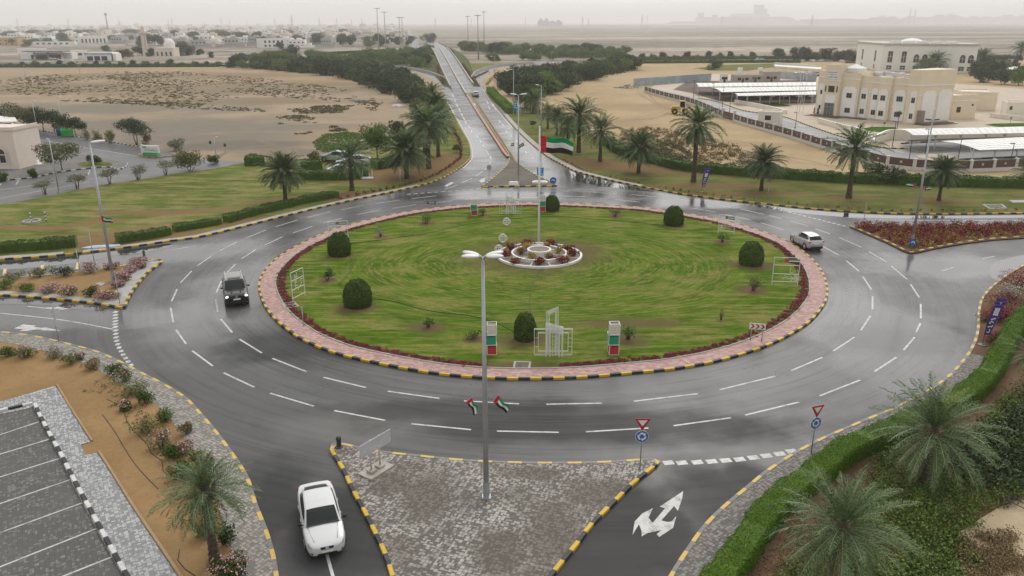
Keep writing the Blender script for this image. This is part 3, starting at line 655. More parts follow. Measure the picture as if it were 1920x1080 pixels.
# puddles: still water lying along the kerbs
t = NT('puddle_water', .03, .9); t.set('Base Color', (.045,.045,.042)); t.bump(t.noise(1.2,2), .02, .01); WATER = t.mat
def puddle(px): 
    o = sheet('puddle', [(p.x,p.y) for p in smooth_line([(*G(*p),0) for p in px], .4, True)], WATER, .009); return o
puddle([(1066,318),(1078,323.5),(1120,335),(1172,347),(1213,355),(1235,359.5),(1200,357.5),(1150,352),(1120,347.5),(1090,342),(1072,334)])
puddle([(1418,384.5),(1470,389.5),(1513,394),(1593,399.6),(1680,403.5),(1780,404.5),(1920,403.5),(1990,402),(1920,408),(1850,409),(1700,410),(1600,408),(1500,400),(1440,391)])
puddle([(1960,484),(1920,499.5),(1888,517),(1871,527),(1860,522),(1856,508),(1862,495),(1880,487),(1920,478),(1990,466)])
puddle([(-90,497),(0,490.5),(60,487),(117,482),(150,478),(194,473.5),(233,468.5),(276,462.5),(316,457),(322,462),(280,472),(210,480),(170,490),(110,497),(50,503),(0,506),(-90,511)])
puddle([(0,559),(60,563),(120,568.5),(160,573),(205,579),(180,583),(140,580),(90,573),(40,571),(0,570),(-60,566)])
# --- painted markings
mb = MB()
def dash(p, q, w=.14, z=.006):
    a, b = Vector((*G(*p),z)), Vector((*G(*q),z)); ribbon(mb, [a,b], [(-w/2,0),(w/2,0)])
C4, C5, C6, B1, B2, B3 = (0,360,3),(640,360,3),(1280,360,3),(0,720,3),(640,720,3),(1280,720,3)
DASH = [(C4,[(1245,500,1217,567),(1213,602,1225,676),(1241,714,1307,791),(1347,828,1473,906),(1532,936,1724,1011),(1325,406,1266,465),(1441,323,1358,376),(1589,252,1490,298),(1756,194,1648,230),(1920,149,1818,174),
  (997,545,965,616),(960,652,975,733),(990,775,1047,855),(1081,893,1197,979),(1257,1017,1430,1098),(1078,444,1015,511),(1194,356,1110,415),(1333,281,1234,332),(1498,213,1382,260),(1675,157,1552,195),(1860,111,1729,143),(1063,309,970,326)]),
 (C5,[(-99,1043,138,1100),(128,74,0,100),(330,45,200,64),(530,22,395,38),(730,7,598,17),(220,100,88,128),(422,70,286,92),(625,50,520,60),(840,35,697,43),(1420,3,1555,10),(1628,14,1765,27),(1537,42,1678,57),(1753,60,1890,78),(1833,35,1930,44),(900,2,1050,1),(1000,32,1140,30),(1230,22,1370,26)]),
 (C6,[(47,90,185,113),(122,61,270,86),(240,125,382,158),(327,96,458,126),(487,132,555,150),(442,174,568,214),(603,161,708,193),(745,206,832,237),(882,257,1006,311),(1048,335,1149,396),(1173,417,1261,490),(1283,520,1331,594),(1339,630,1340,711),(1338,737,1314,788),(1305,817,1243,889),(1202,930,1079,1010),
  (775,298,880,356),(920,386,993,447),(1014,476,1062,550),(1068,587,1068,660),(1056,697,1003,778),(966,817,847,895),(786,930,611,1005),(521,1036,210,1112),(1686,376,1756,361),(1458,445,1522,425),(1826,388,1920,362)]),
 (B1,[(1520,52,1765,125),(1880,150,2168,205),(1838,955,1875,1090)]),
 (B2,[(690,95,1000,112),(1153,114,1465,108),(1645,97,2005,55),(262,41,551,81),(394,224,730,257),(875,265,1223,272),(1376,269,1727,248),(1868,235,2192,190)]),
 (B3,[(352,175,654,102),(770,67,998,-22)])]
for o, L_ in DASH:
    for a,b,c_,d in L_:
        p, q = cv(*o, [(a,b),(c_,d)]); dash(p, q)
def rawline(px, w=.14, z=.0065, step=.5): ribbon(mb, ground_line(px, step, z=z), [(-w/2,0),(w/2,0)])
rawline(cv(*C4,[(-60,676),(0,682),(200,702),(400,728),(636,772)]))
rawline(cv(*C4,[(155,643),(250,653),(310,660)]), .13)
rawline([(1400,378.5),(1480,392),(1560,404),(1640,411.5),(1760,413.5),(1910,413)], .14)
# edge lines and lane dashes on the approach and its flyover
def rline(px, w=.15): 
    P = [Vector(GR(*p))+Vector((0,0,.02)) for p in px]; ribbon(mb, smooth_line(P, 2), [(-w/2,0),(w/2,0)])
for p in cv(640,0,3,[(628,540),(640,566),(652,592),(665,618),(678,646),(690,668),(700,690),(718,715),(732,741),(762,768),(783,795),(800,824)]): rline([(p[0]-1.2,p[1]-3),(p[0]+1.2,p[1]+3)], .3)
for p in cv(640,0,3,[(822,575),(832,607),(866,612),(890,683),(910,705),(930,742),(955,765),(985,795),(1010,828),(1040,858),(1075,890)]): rline([(p[0]-1.5,p[1]-2.5),(p[0]+1.5,p[1]+2.5)], .3)
for a,b in [((818,850),(830,872)),((836,876),(842,898)),((841,905),(834,924)),((824,940),(805,958)),((795,965),(755,992)),((737,1003),(677,1030))]:
    p, q = cv(640,0,3,[a,b]); rline([p,q], .2)
rline(cv(640,0,3,[(655,1040),(610,1056),(580,1066)]), .16)
rline([(834,180),(842,196),(851,212),(862,231),(872,249),(882,268),(886,293),(879,306),(868,316)], .22)
rline([(906,168),(914,182),(932,206),(960,240)], .22)
for k in range(14): dash((762+k*13, 364.5-k*1.0), (770+k*13, 363.9-k*1.0), .25)
for k in range(12): dash((1478+k*9.2, 397.5+k*2.3), (1484+k*9.2, 399+k*2.3), .3)
def sq(p, q, w=.5):   # give-way blocks
    dash(p, q, w)
for p in cv(*B3,[(-5,443),(82,440),(163,436),(243,430),(320,424),(398,414),(470,404),(546,393),(612,378)])+cv(*B2,[(1840,443)]): sq((p[0]-9.5,p[1]+1), (p[0]+9.5,p[1]-1), .42)
for p, q in zip(cv(*C4,[(651,675),(650,692),(649,710),(649,727),(648,744),(648,760),(650,779),(651,798),(653,818),(656,837),(662,857),(671,876),(681,896),(693,916),(707,936),(721,956),(737,975)]), range(99)):
    s_ = 0 if q < 8 else min(1.6,(q-8)*.22); dash((p[0]-4.2, p[1]+s_*.3), (p[0]+4.2, p[1]-s_), .42)
# arrows
def arrow(px, z=.0066): mb.poly([G(*p) for p in px], z)
arrow(cv(*C4,[(80,768),(130,745),(205,752),(185,758),(250,767),(230,764),(255,762),(345,781),(225,778),(242,772),(150,778),(190,782),(110,783),(128,772)]))
arrow(cv(*C4,[(262,650),(310,647),(400,640),(450,652),(410,655),(330,665),(340,657),(262,656)]))
arrow(cv(*B2,[(1960,545),(1985,580),(1960,620),(1910,625),(1885,715),(1850,690),(1765,785),(1850,780),(1885,740),(1870,800),(1840,860),(1770,865),(1800,830),(1700,835),(1690,850),(1700,800),(1680,760),(1640,810),(1660,740),(1760,695),(1735,725),(1755,775),(1830,690),(1805,680)]) if False else [(1281,921),(1279,935),(1271,958),(1264,949),(1240,976),(1252,979),(1259,978),(1268,968),(1262,990),(1236,1007),(1231,1002),(1240,994),(1213,1000),(1203,1006),(1203,996),(1198,983),(1186,1003),(1190,978),(1204,963),(1224,953),(1216,971),(1223,980),(1226,978),(1247,953),(1237,950)])
arrow(cv(880,150,4.8,[(85,910),(110,890),(155,875),(135,895),(140,915),(110,925)])); arrow([(833,349),(846,341),(851,343),(838,350)])
for p in [(890,196.5),(924,197)]: arrow([(p[0]-3,p[1]-3),(p[0]+3,p[1]-2),(p[0]+1,p[1]+3),(p[0]-1,p[1]+3)], .02)
struct(mb.obj('road_marking', PAINTW))
mb = MB()   # yellow crossing blocks on the west road
for q in [(8,510,0),(145,498,0),(78,503,0)]: mb.poly([G(q[0]-4,q[1]+7),G(q[0]+2,q[1]+7),G(q[0]+5,q[1]-6),G(q[0]-1,q[1]-6)], .012)
struct(mb.obj('road_marking', M('road_paint_yellow', (.6,.5,.22), .5, .2, 3)))
# ------------------------------------------------------------------ foliage builders
def leaf_quads(P, Nrm, size, rng, asp=.55, tilt=.8):
    n = len(P); d = Nrm + rng.normal(0, tilt, (n,3)); d /= np.linalg.norm(d, axis=1)[:,None]+1e-9
    a = np.cross(d, rng.normal(0,1,(n,3))); a /= np.linalg.norm(a, axis=1)[:,None]+1e-9; b = np.cross(d, a)
    s = (size*rng.uniform(.6,1.35,n))[:,None]; w = s*asp
    return np.stack([P-a*s, P-b*w+d*s*.15, P+a*s, P+b*w+d*s*.15], 1)
def blob_cloud(blobs, n, rng, shell=.45):
    w = np.array([b[3]*b[4] for b in blobs]); k = rng.choice(len(blobs), n, p=w/w.sum())
    B = np.array(blobs); d = rng.normal(0,1,(n,3)); d /= np.linalg.norm(d,axis=1)[:,None]
    r = rng.uniform(shell, 1.0, n)**.6
    lump = 1+.18*np.sin(d[:,0]*7+k)+.14*np.sin(d[:,1]*9+d[:,2]*6+k*2)
    R = np.stack([B[k,3],B[k,3],B[k,4]],1)
    return B[k,:3]+d*R*(r*lump)[:,None], d
def crown_blobs(rng, w, h, z0, nb, flat=1.0):
    out = []
    for i in range(nb):
        a = rng.uniform(0,2*PI); rr = w*.5*math.sqrt(rng.uniform(0,1))*.72; z = z0+h*rng.uniform(.22,.8)
        out.append((rr*math.cos(a), rr*math.sin(a), z-abs(rr/w)*h*.35, w*rng.uniform(.16,.27), h*rng.uniform(.17,.28)*flat))
    out.append((0,0,z0+h*.5,w*.3,h*.32)); return out
def make_tree(name, label, cat, w, h, trunk, leaf, seed, nleaf=2600, size=.13, nb=11, stems=1, group=None):
    rng = np.random.default_rng(seed); root = thing(name, label, cat, group=group)
    bl = crown_blobs(rng, w, h-trunk, trunk, nb)
    P, d = blob_cloud(bl, nleaf, rng); P[:,2] = np.maximum(P[:,2], trunk*.55 if trunk > .3 else .04)
    quads_obj('crown', leaf_quads(P, d, size, rng), leaf, root)
    mb = MB(); tr = max(.05, h*.022)
    for s in range(stems):
        a = 2*PI*s/stems+rng.uniform(0,1); base = (0,0,-.1) if stems == 1 else (.12*math.cos(a), .12*math.sin(a), -.1)
        tip = Vector((math.cos(a)*w*.12*(stems > 1), math.sin(a)*w*.12*(stems > 1), trunk*.9+.2))
        mb.tube([base, (Vector(base)+tip)/2+Vector((rng.normal(0,.06),rng.normal(0,.06),0)), tip], [tr, tr*.8, tr*.6], 7)
        for b in rng.permutation(len(bl))[:max(2, 5//stems)]:
            q = Vector(bl[b][:3]); mb.tube([tip, (tip+q)/2+Vector((0,0,-.1)), q], [tr*.55, tr*.4, tr*.15], 5)
    mb.obj('trunk', TRUNK, root, True); return root
def make_shrub(name, label, w, h, leaf, seed, n=700, size=.07, bloom=None, nbloom=.35, cat='shrub', group=None, bare=False):
    rng = np.random.default_rng(seed); root = thing(name, label, cat, group=group)
    bl = [(rng.normal(0,w*.16), rng.normal(0,w*.16), h*rng.uniform(.3,.62), w*rng.uniform(.22,.34), h*rng.uniform(.28,.4)) for _ in range(7)]
    P, d = blob_cloud(bl, n, rng); P[:,2] = np.maximum(P[:,2], .03 if not bare else h*.35)
    quads_obj('foliage', leaf_quads(P, d, size, rng), leaf, root)
    if bloom:
        nb = int(n*nbloom); P, d = blob_cloud(bl, nb*2, rng, .9); k = np.argsort(-P[:,2]+rng.normal(0,h*.2,len(P)))[:nb]
        quads_obj('blossom', leaf_quads(P[k]+d[k]*.05, d[k], size*.85, rng, .8), bloom, root)
    mb = MB()
    for s in range(6 if bare else 4):
        b = bl[s]; mb.tube([(b[0]*.2,b[1]*.2,-.05), (b[0]*.6,b[1]*.6,h*.3), (b[0]*1.3,b[1]*1.3,b[2])], [.035*h+.01,.025*h,.01], 5)
    mb.obj('stem', TRUNK, root, True); return root
def make_palm(label, htrunk, R, seed, nf=108, nl=40, lw=.044, group=None, droop=1.0, dead=5):
    rng = np.random.default_rng(seed); root = thing('palm_tree', label, 'palm tree', group=group)
    Q, mi = [], []; stem = MB()
    for f in range(nf):
        u = (f+.5)/nf; el = math.radians(84-128*u**.9)+rng.normal(0,.09); az = f*2.39996+rng.normal(0,.12)
        L = R*(.80+.32*math.sin(PI*min(1,u*1.05)))*rng.uniform(.88,1.12); sag = (.55+.75*u*(1-u)*2)*droop*rng.uniform(.75,1.2)
        m = 1 if f < 4 and rng.random() < .4 else (2 if u > .955 and rng.random() < dead/6 else 0)
        hd = np.array([math.cos(az), math.sin(az), 0.]); side = np.array([-math.sin(az), math.cos(az), 0.])
        n = nl; t = (np.arange(n)+.5)/n; e = el - sag*t**1.4
        dl = L/n; pos = np.cumsum(np.stack([np.cos(e)*hd[0]*dl, np.cos(e)*hd[1]*dl, np.sin(e)*dl],1), 0); pos[:,2] += htrunk
        tw = rng.normal(0,.25)
        tang = np.stack([np.cos(e)*hd[0], np.cos(e)*hd[1], np.sin(e)],1); nor = np.cross(np.broadcast_to(side,(n,3)), tang)*-1
        nor = np.where((nor[:,2:3] < 0) & (np.abs(e[:,None]) < 1.5), -nor, nor)
        sd = side*math.cos(tw)+nor*math.sin(tw)
        for sgn in (-1,1):
            ok = t > .14
            ll = (R*.165*np.sin(PI*np.clip(.12+t*.86,0,1))**.7*rng.uniform(.85,1.15,n))[:,None]
            dr = sd*sgn*.72 + tang*(.62+rng.normal(0,.16,n))[:,None] + nor*(.34+rng.normal(0,.2,n))[:,None]; dr /= np.linalg.norm(dr,axis=1)[:,None]
            wv = np.cross(dr, nor); wv /= np.linalg.norm(wv,axis=1)[:,None]+1e-9; w = lw*R/3
            tip = pos+dr*ll; tip[:,2] -= ll[:,0]*.18
            mid = pos+dr*ll*.5
            q = np.stack([pos-tang*w*.4, mid-tang*w-wv*w*.3, tip, mid+tang*w+wv*w*.3],1)[ok]
            Q.append(q); mi += [m]*len(q)
        for j in range(0, n-4, 4):
            stem.f.append([stem.pt(p) for p in (pos[j]-sd[j]*.018*R/3, pos[j]+sd[j]*.018*R/3, pos[j+4]+sd[j+4]*.012*R/3, pos[j+4]-sd[j+4]*.012*R/3)]); stem.m.append(0); stem.uv.append([(0,0)]*4)
    cr = quads_obj('crown', np.concatenate(Q), [FROND, FRONDG, FRONDB], root, mi)
    stem.obj('frond_stem', M('frond_stem', (.24,.24,.13), .6), cr)
    mb = MB(); r0 = .13+.035*R; ln = (rng.normal(0,.04), rng.normal(0,.04))
    prof = []; k = max(5, int(htrunk/.14))
    for j in range(k+1):
        z = htrunk*j/k; prof.append((r0*(1.25-.3*min(1,z/.8))*(1.0+(.10 if j % 2 else -.02))*(1+.35*max(0,(z-htrunk+.5)/.5)), z-.06))
    prof += [(r0*.9, htrunk+.15), (.03, htrunk+.5)]
    mb.lathe(prof, 12, jit=lambda a,z: 1+.09*math.sin(a*3.1+z*23)); tr = mb.obj('trunk', BARK, root)
    mb = MB()
    for j in range(22):
        a = j*2.4; z = htrunk-.42+.5*(j/22); rr = r0*1.15
        mb.tube([(rr*.7*math.cos(a), rr*.7*math.sin(a), z), (rr*1.5*math.cos(a), rr*1.5*math.sin(a), z+.16), (rr*1.9*math.cos(a), rr*1.9*math.sin(a), z+.38)], [.05,.04,.015], 4)
    mb.obj('leaf_base', M('leaf_base', (.19,.14,.09), .9, .3, 5), tr); return root
def scatter_tufts(name, pts, leaf, size, per, seed, spread=.6, label=None, flat=.5, hmax=None):
    rng = np.random.default_rng(seed); pts = np.asarray(pts, float); n = len(pts)
    if pts.shape[1] == 3: pts = np.c_[pts, np.ones(n)]
    k = np.repeat(np.arange(n), per); d = rng.normal(0,1,(len(k),3)); d[:,2] = np.abs(d[:,2])*flat; d /= np.linalg.norm(d,axis=1)[:,None]
    r = rng.uniform(.2,1,len(k))[:,None]*spread*pts[k,3:4]
    P = pts[k,:3]+d*r*np.array([1,1,flat*1.3]); P[:,2] += size*.3
    o = quads_obj(name, leaf_quads(P, d, size, rng, .6)*1.0, leaf); o['kind'] = 'stuff'
    if label: o['label'] = label
    return o
def poly_pts(px, n, rng, z=.11):       # random ground points inside an outline, spread evenly over the land
    W = np.array([G(*p, z) for p in px]); lo, hi = W.min(0), W.max(0); out = []
    while len(out) < n:
        p = rng.uniform(lo, hi); c = False; j = len(W)-1
        for i in range(len(W)):
            if (W[i,1] > p[1]) != (W[j,1] > p[1]) and p[0] < (W[j,0]-W[i,0])*(p[1]-W[i,1])/(W[j,1]-W[i,1])+W[i,0]: c = not c
            j = i
        if c: out.append((*p, z))
    return out
def px_pts(px, n, rng, z=.11):        # the same, thinning out with distance
    W = np.array(px, float); lo, hi = W.min(0), W.max(0); out = []
    while len(out) < n:
        p = rng.uniform(lo, hi); c = False; j = len(W)-1
        for i in range(len(W)):
            if (W[i,1] > p[1]) != (W[j,1] > p[1]) and p[0] < (W[j,0]-W[i,0])*(p[1]-W[i,1])/(W[j,1]-W[i,1])+W[i,0]: c = not c
            j = i
        if c: out.append((*G(*p, z), z))
    return out
def hedge(label, line, w, h, leaf, seed, dens=160, size=.07, z=.11, step=.5, name='hedge', fringe=None, core=(.03,.055,.012)):
    rng = np.random.default_rng(seed); P = [Vector((p.x,p.y,z)) for p in line]
    root = thing(name, label, 'hedge', (0,0,0))
    mb = MB(); ribbon(mb, P, [(w/2*.93,-.05),(w/2*.93,h*.8),(w/2*.8,h*.93),(-w/2*.8,h*.93),(-w/2*.93,h*.8),(-w/2*.93,-.05)])
    mb.obj('branches', M('hedge_core', core, .9), root)
    L = sum((b-a).length for a, b in zip(P, P[1:])); n = int(L*(w+2*h)*dens)
    cum = np.r_[0, np.cumsum([(b-a).length for a, b in zip(P,P[1:])])]; A = np.array(P); Nn = np.array([o-p for o, p in zip(offset(P,1), P)])
    s = rng.uniform(0, L, n); i = np.clip(np.searchsorted(cum, s)-1, 0, len(P)-2); f = ((s-cum[i])/(cum[i+1]-cum[i]+1e-9))[:,None]
    c = A[i]*(1-f)+A[i+1]*f; nn = Nn[i]*(1-f)+Nn[i+1]*f
    q = rng.uniform(0, w+2*h, n); wob = .06*np.sin(s*2.1)+.05*np.sin(s*.9+1)+.04*np.sin(s*5.3)
    lat = np.where(q < h, -w/2, np.where(q > h+w, w/2, q-h-w/2)); zz = np.where(q < h, q, np.where(q > h+w, q-h-w, h))
    top = (q >= h) & (q <= h+w); zz = np.where(top, h*(1+wob)-.05*np.abs(lat/(w/2))**4, zz*(1+wob)); lat = lat*(1+wob*.7)
    Pt = c+nn*lat[:,None]; Pt[:,2] = z+zz; nm = np.where(top[:,None], np.array([0,0,1.]), nn*np.sign(lat)[:,None]); Pt += nm*rng.normal(.01,.035,n)[:,None]
    quads_obj('foliage', leaf_quads(Pt, nm, size, rng, .6, .75), leaf, root)
    return root
TH = ['first','second','third','fourth','fifth','sixth','seventh','eighth','ninth','tenth','eleventh','twelfth','thirteenth','fourteenth','fifteenth','sixteenth','seventeenth','eighteenth','nineteenth','twentieth']
# ------------------------------------------------------------------ roundabout: planting and ornaments
RZ = .125
# flower ring round the lawn
rng = np.random.default_rng(5)
inn = offset(isl, 2.0, True); pts = []
gapc = Vector((*G(983,690),0))
for p in inn:
    if (p-gapc).length < 2.6: continue
    for _ in range(12): pts.append((p.x+rng.normal(0,.09)+rng.uniform(-.3,.3), p.y+rng.normal(0,.09)+rng.uniform(-.2,.2), RZ, rng.uniform(.6,1.2)))
scatter_tufts('flower_border', pts, MAGENTA, .045, 28, 6, .22, 'low magenta flowers edging the roundabout lawn', .6)
scatter_tufts('flower_border', pts[::2], HEDGED, .06, 8, 7, .22, 'green leaves of the flower edging on the roundabout', .6)
# clipped dome bushes
def dome(label, px, py, wpx, toppx, seed):
    x, y = G(px, py, RZ); r = PX(px, py, wpx)/2; h = HT(px, py, toppx, RZ)*.93; root = thing('clipped_bush', label, 'topiary bush', (x, y+r*.7, RZ), 0, 'clipped dome bushes on the roundabout')
    rng = np.random.default_rng(seed); n = int(2600*r*h); d = rng.normal(0,1,(n,3)); d[:,2] += .15; d /= np.linalg.norm(d,axis=1)[:,None]
    z = .42*h + d[:,2]*np.where(d[:,2] > 0, .58*h, .42*h); rad = r*np.clip(1-((z/h-.36)/.66)**2*np.where(z/h > .36, 1, .5), 0, 1)**.5
    a = np.arctan2(d[:,1], d[:,0]); P = np.stack([rad*np.cos(a), rad*np.sin(a), z],1)*(1+rng.normal(0,.022,n)+.018*np.sin(a*5+z*6+seed)+.014*np.sin(a*9-z*11))[:,None]
    quads_obj('foliage', leaf_quads(P, d, .065, rng, .6, .8), TOPI, root)
    mb = MB(); mb.lathe([(r*math.sqrt(max(0,1-((k/10-.36)/.66)**2*(1 if k/10 > .36 else .5)))*.95+1e-4, h*k/10*.96) for k in range(11)], 20); mb.obj('branches', M('bush_core', (.02,.035,.01), .9), root, True)
    mb = MB(); mb.lathe([(r*1.25,-.02),(r*1.2,.015),(.01,.02)], 18, jit=lambda k,z: 1+.12*math.sin(k*2.3)); mb.obj('soil_ring', BROWN, root)
    return root
dome('clipped dome bush at the left end of the lawn, back of the left pair', 634, 482, 42, 438, 1)
dome('widest clipped dome bush, front left of the lawn', 668, 579, 52, 528, 2)
dome('clipped dome bush close behind the front wire sculpture', 985, 641, 41, 590, 3)
dome('small clipped dome bush right of the flagpole at the far rim', 1035, 396.5, 28, 367, 4)
dome('clipped dome bush on the far right of the lawn rim', 1265, 424.5, 36, 387.5, 5)
dome('clipped dome bush at the right end of the lawn', 1412, 500, 44, 455, 6)
# small shrubs in soil rings
def ring_shrub(label, px, py, wpx, top, leaf, seed, bare=False, n=420, bloom=None):
    x, y = G(px, py, RZ); w = PX(px, py, wpx); h = max(.3, HT(px, py, top, RZ))
    s = make_shrub('shrub', label, w, h, leaf, seed, n, .05+.012*w, bloom, .12, bare=bare, group='small shrubs in bare soil rings on the lawn'); s.location = (x, y, RZ)
    mb = MB(); mb.lathe([(w*.62,-.02),(w*.55,.012),(.01,.018)], 16, jit=lambda k,z: 1+.15*math.sin(k*1.9+seed)); mb.obj('soil_ring', BROWN, s); return s
ring_shrub('dark little shrub on a stem in a wide soil ring, front left of the lawn', 803, 614, 27, 592, LEAFM, 11, True)
ring_shrub('low flowering shrub just left of the front lamp post', 887, 635, 32, 618, LEAFM, 12, bloom=YELL)
ring_shrub('round shrub right beside the right-hand stacked boxes', 1176, 636, 28, 604, LEAFM, 13, True, 520)
ring_shrub('yellow green round shrub in a soil ring below the right dome bush', 1410, 545, 30, 518, LEAFO, 14, True, 620)
ring_shrub('thin bare sapling on the right side of the lawn', 1352, 600, 12, 574, LEAFO, 15, True, 90)
ring_shrub('small shrub left of the map frame near the right rim', 1355, 454, 26, 434, LEAFM, 16, True)
ring_shrub('flat topped shrub on the far rim between two dome bushes', 1154, 406, 24, 388, LEAFO, 17, True)
ring_shrub('wide leafy shrub on the far left rim below the road sign', 800, 419, 30, 398, LEAFM, 18)
ring_shrub('grey twiggy shrub on the left of the lawn', 714, 444, 24, 421, LEAFP, 19, True, 260)
ring_shrub('flat topped shrub beside the far left stacked boxes', 907, 404, 22, 386, LEAFM, 20, True)
ring_shrub('dark shrub between the two left dome bushes', 614, 526, 30, 502, LEAFD, 21, True, 380)
# planter wheel round the flagpole
cx, cy = G(1011, 480, RZ); R0 = PX(1011, 480, 160)/2
pl = thing('planter', 'round white planter wheel with spokes and red shrubs round the flagpole', 'planter', (cx, cy, RZ))
def rim(mb, r, w, h0, h1, n=48): mb.lathe([(r-w/2,0),(r-w/2,h1),(r+w/2,h1),(r+w/2,0)][::-1], n)
WPL = M('white_planter_paint', (.7,.7,.69), .6, .07, 2)
mb = MB(); rim(mb, R0*.975, .22, 0, .22, 64); mb.obj('outer_rim', WPL, pl)
mb = MB(); rim(mb, R0*.63, .2, 0, .42, 48); mb.obj('middle_rim', WPL, pl)
mb = MB(); rim(mb, R0*.26, .2, 0, .75, 40); mb.obj('inner_rim', WPL, pl)
SAW = M('planter_soil', (.24,.19,.15), .95, .3, 4)
mb = MB(); mb.lathe([(R0*.97,.06),(.01,.061)], 48); mb.lathe([(R0*.62,.2),(.01,.201)], 40); mb.lathe([(R0*.25,.66),(.01,.661)], 32); mb.obj('soil', SAW, pl)
for k in range(12):
    a = 2*PI*k/12+.26; mb = MB(); c_, s_ = math.cos(a), math.sin(a)
    mb.box((c_*R0*.80, s_*R0*.80, .1), (R0*.30,.09,.12), a); mb.obj('spoke', WPL, pl)
    if k % 2: mb = MB(); mb.box((c_*R0*.445, s_*R0*.445, .245), (R0*.31,.09,.12), a); mb.obj('spoke', WPL, pl)
rng = np.random.default_rng(9)
for k in range(9):
    a = 2*PI*k/9+.5; rr = R0*(.8 if k % 2 == 0 else .82); w = rng.uniform(1.2,1.7)
    s = make_shrub('croton_shrub', 'dark red croton clump in the outer ring of the white planter', w, rng.uniform(.6,1.0), REDL, 40+k, 520, .075, YELL, .08, 'shrub', 'red croton clumps in the planter wheel'); s.location = (cx+rr*math.cos(a), cy+rr*math.sin(a), RZ+.06)
for k in range(6):
    a = 2*PI*k/6+.1; rr = R0*.45
    s = make_shrub('croton_shrub', 'red and yellow croton clump in the inner ring of the white planter', rng.uniform(.8,1.2), rng.uniform(.6,.9), REDL if k % 2 else YELL, 60+k, 300, .07, YELL, .4, 'shrub', 'croton clumps in the inner planter ring'); s.location = (cx+rr*math.cos(a), cy+rr*math.sin(a), RZ+.2)
# flagpole and national flag
GREENF, REDF, BLKF, WHTF = M('green_cloth', (.0,.26,.09), .8, .1, 4), M('red_cloth', (.55,.015,.03), .8, .1, 4), M('black_cloth', (.012,.012,.012), .8, .1, 4), M('white_cloth', (.75,.75,.74), .8, .05, 4)
FX, FY = G(1010, 462, RZ); fp = thing('flagpole', 'tall white flagpole standing in the middle of the planter wheel', 'flagpole', (FX, FY, RZ))
FTOP = HT(1010, 462, 240, RZ)
mb = MB(); mb.tube([(0,0,0),(0,0,FTOP*.5),(0,0,FTOP)], [.13,.10,.07], 14); mb.obj('pole', WMETAL, fp, True)
mb = MB(); mb.ellipsoid((0,0,FTOP+.1), (.1,.1,.1)); mb.obj('finial', WMETAL, fp, True)
mb = MB(); mb.lathe([(.3,0),(.3,.06),(.16,.1),(.16,.5),(.13,.52)], 16); mb.obj('base_collar', WMETAL, fp, True)
def flag(name, label, grp, loc, L, Hh, az, sag, seed, n=22, fold=.1):
    mb = MB(); m = 9
    def P(i, j):
        u, v = i/n, j/m
        ph = seed+u*7+v*1.4; x = L*u*(.98-.03*v); y = fold*L*u**.7*math.sin(ph)*1.2+.04*L*math.sin(u*17+v*3+seed)*u; z = -Hh*v*(1-.22*u) - sag*L*u**1.35 + .05*L*math.sin(u*9+seed)*u*(1-v)
        return (x*math.cos(az)-y*math.sin(az), x*math.sin(az)+y*math.cos(az), z)
    for i in range(n):
        for j in range(m):
            mi = 1 if i < n*.15 else (0 if j < m/3 else (3 if j < 2*m/3 else 2)); mb.face([P(i,j),P(i,j+1),P(i+1,j+1),P(i+1,j)], mi)
    o = mb.obj(name, [GREENF, REDF, BLKF, WHTF], None, True, loc); md = o.modifiers.new('t', 'SOLIDIFY'); md.thickness = .012
    return tag(o, label, 'flag', grp)
zt = HT(1010, 462, 254, RZ); zb = HT(1010, 462, 286, RZ)
flag('flag', 'large green white and black flag with red hoist flying at half mast', None, (FX+.12, FY-.06, RZ+zt), PX(1010,462,60), zt-zb, -.16, .16, 2.0, 34, .13)
# stacked wire boxes
def stack(label, px, py, wpx, topy, faded=False):
    x, y = G(px, py, RZ); w = PX(px, py, wpx); h = HT(px, py-2, topy, RZ); root = thing('stacked_boxes', label, 'decoration', (x, y+w/2, RZ), .04, 'stacks of red green and white gift boxes')
    RB, GB, WB = M('red_mesh_panel', (.45,.035,.035), .7, .15, 5), M('green_mesh_panel', (.02,.28,.16), .7, .15, 5), M('cream_mesh_panel', (.6,.58,.5), .7, .1, 5)
    for k, (nm, m_) in enumerate((('red_box',RB),('green_box',GB),('white_box',WB))):
        s = w*(.92,1.0,.92)[k]; z0 = h*k/3; hh = h/3; ox = (.0,-.05,.02)[k]
        mb = MB(); e = .035
        for a, b in ((-1,-1),(1,-1),(1,1),(-1,1)): mb.box((ox+a*s/2, b*s/2, z0+hh/2), (e,e,hh))
        for zz in (z0+e/2, z0+hh-e/2):
            for b in (-1,1): mb.box((ox, b*s/2, zz), (s-e-.004,e,e)); mb.box((ox+b*s/2, 0, zz), (e,s-e-.004,e))
        fr = mb.obj(nm, WMETAL, root)
        mb = MB(); t_ = s*.96; zt_ = z0+hh*.86
        for b in (-1,1): mb.box((ox, b*t_/2, (z0+zt_)/2), (t_,.02,zt_-z0-.06)); mb.box((ox+b*t_/2, 0, (z0+zt_)/2), (.02,t_-.05,zt_-z0-.06))
        if k == 2: mb.box((ox, 0, z0+hh*.55), (t_-.06,t_-.06,.02))
        mb.obj('panel', m_, fr)
    return root
stack('stacked gift boxes beside the front lamp post', 922, 666, 19, 608)
stack('stacked gift boxes right of the front wire sculpture', 1151, 666, 19, 607)
stack('stacked gift boxes on the far rim left of the far wire sculpture', 889, 404.5, 12, 372)
stack('stacked gift boxes half hidden behind the flagpole', 1017, 397.5, 12, 365)
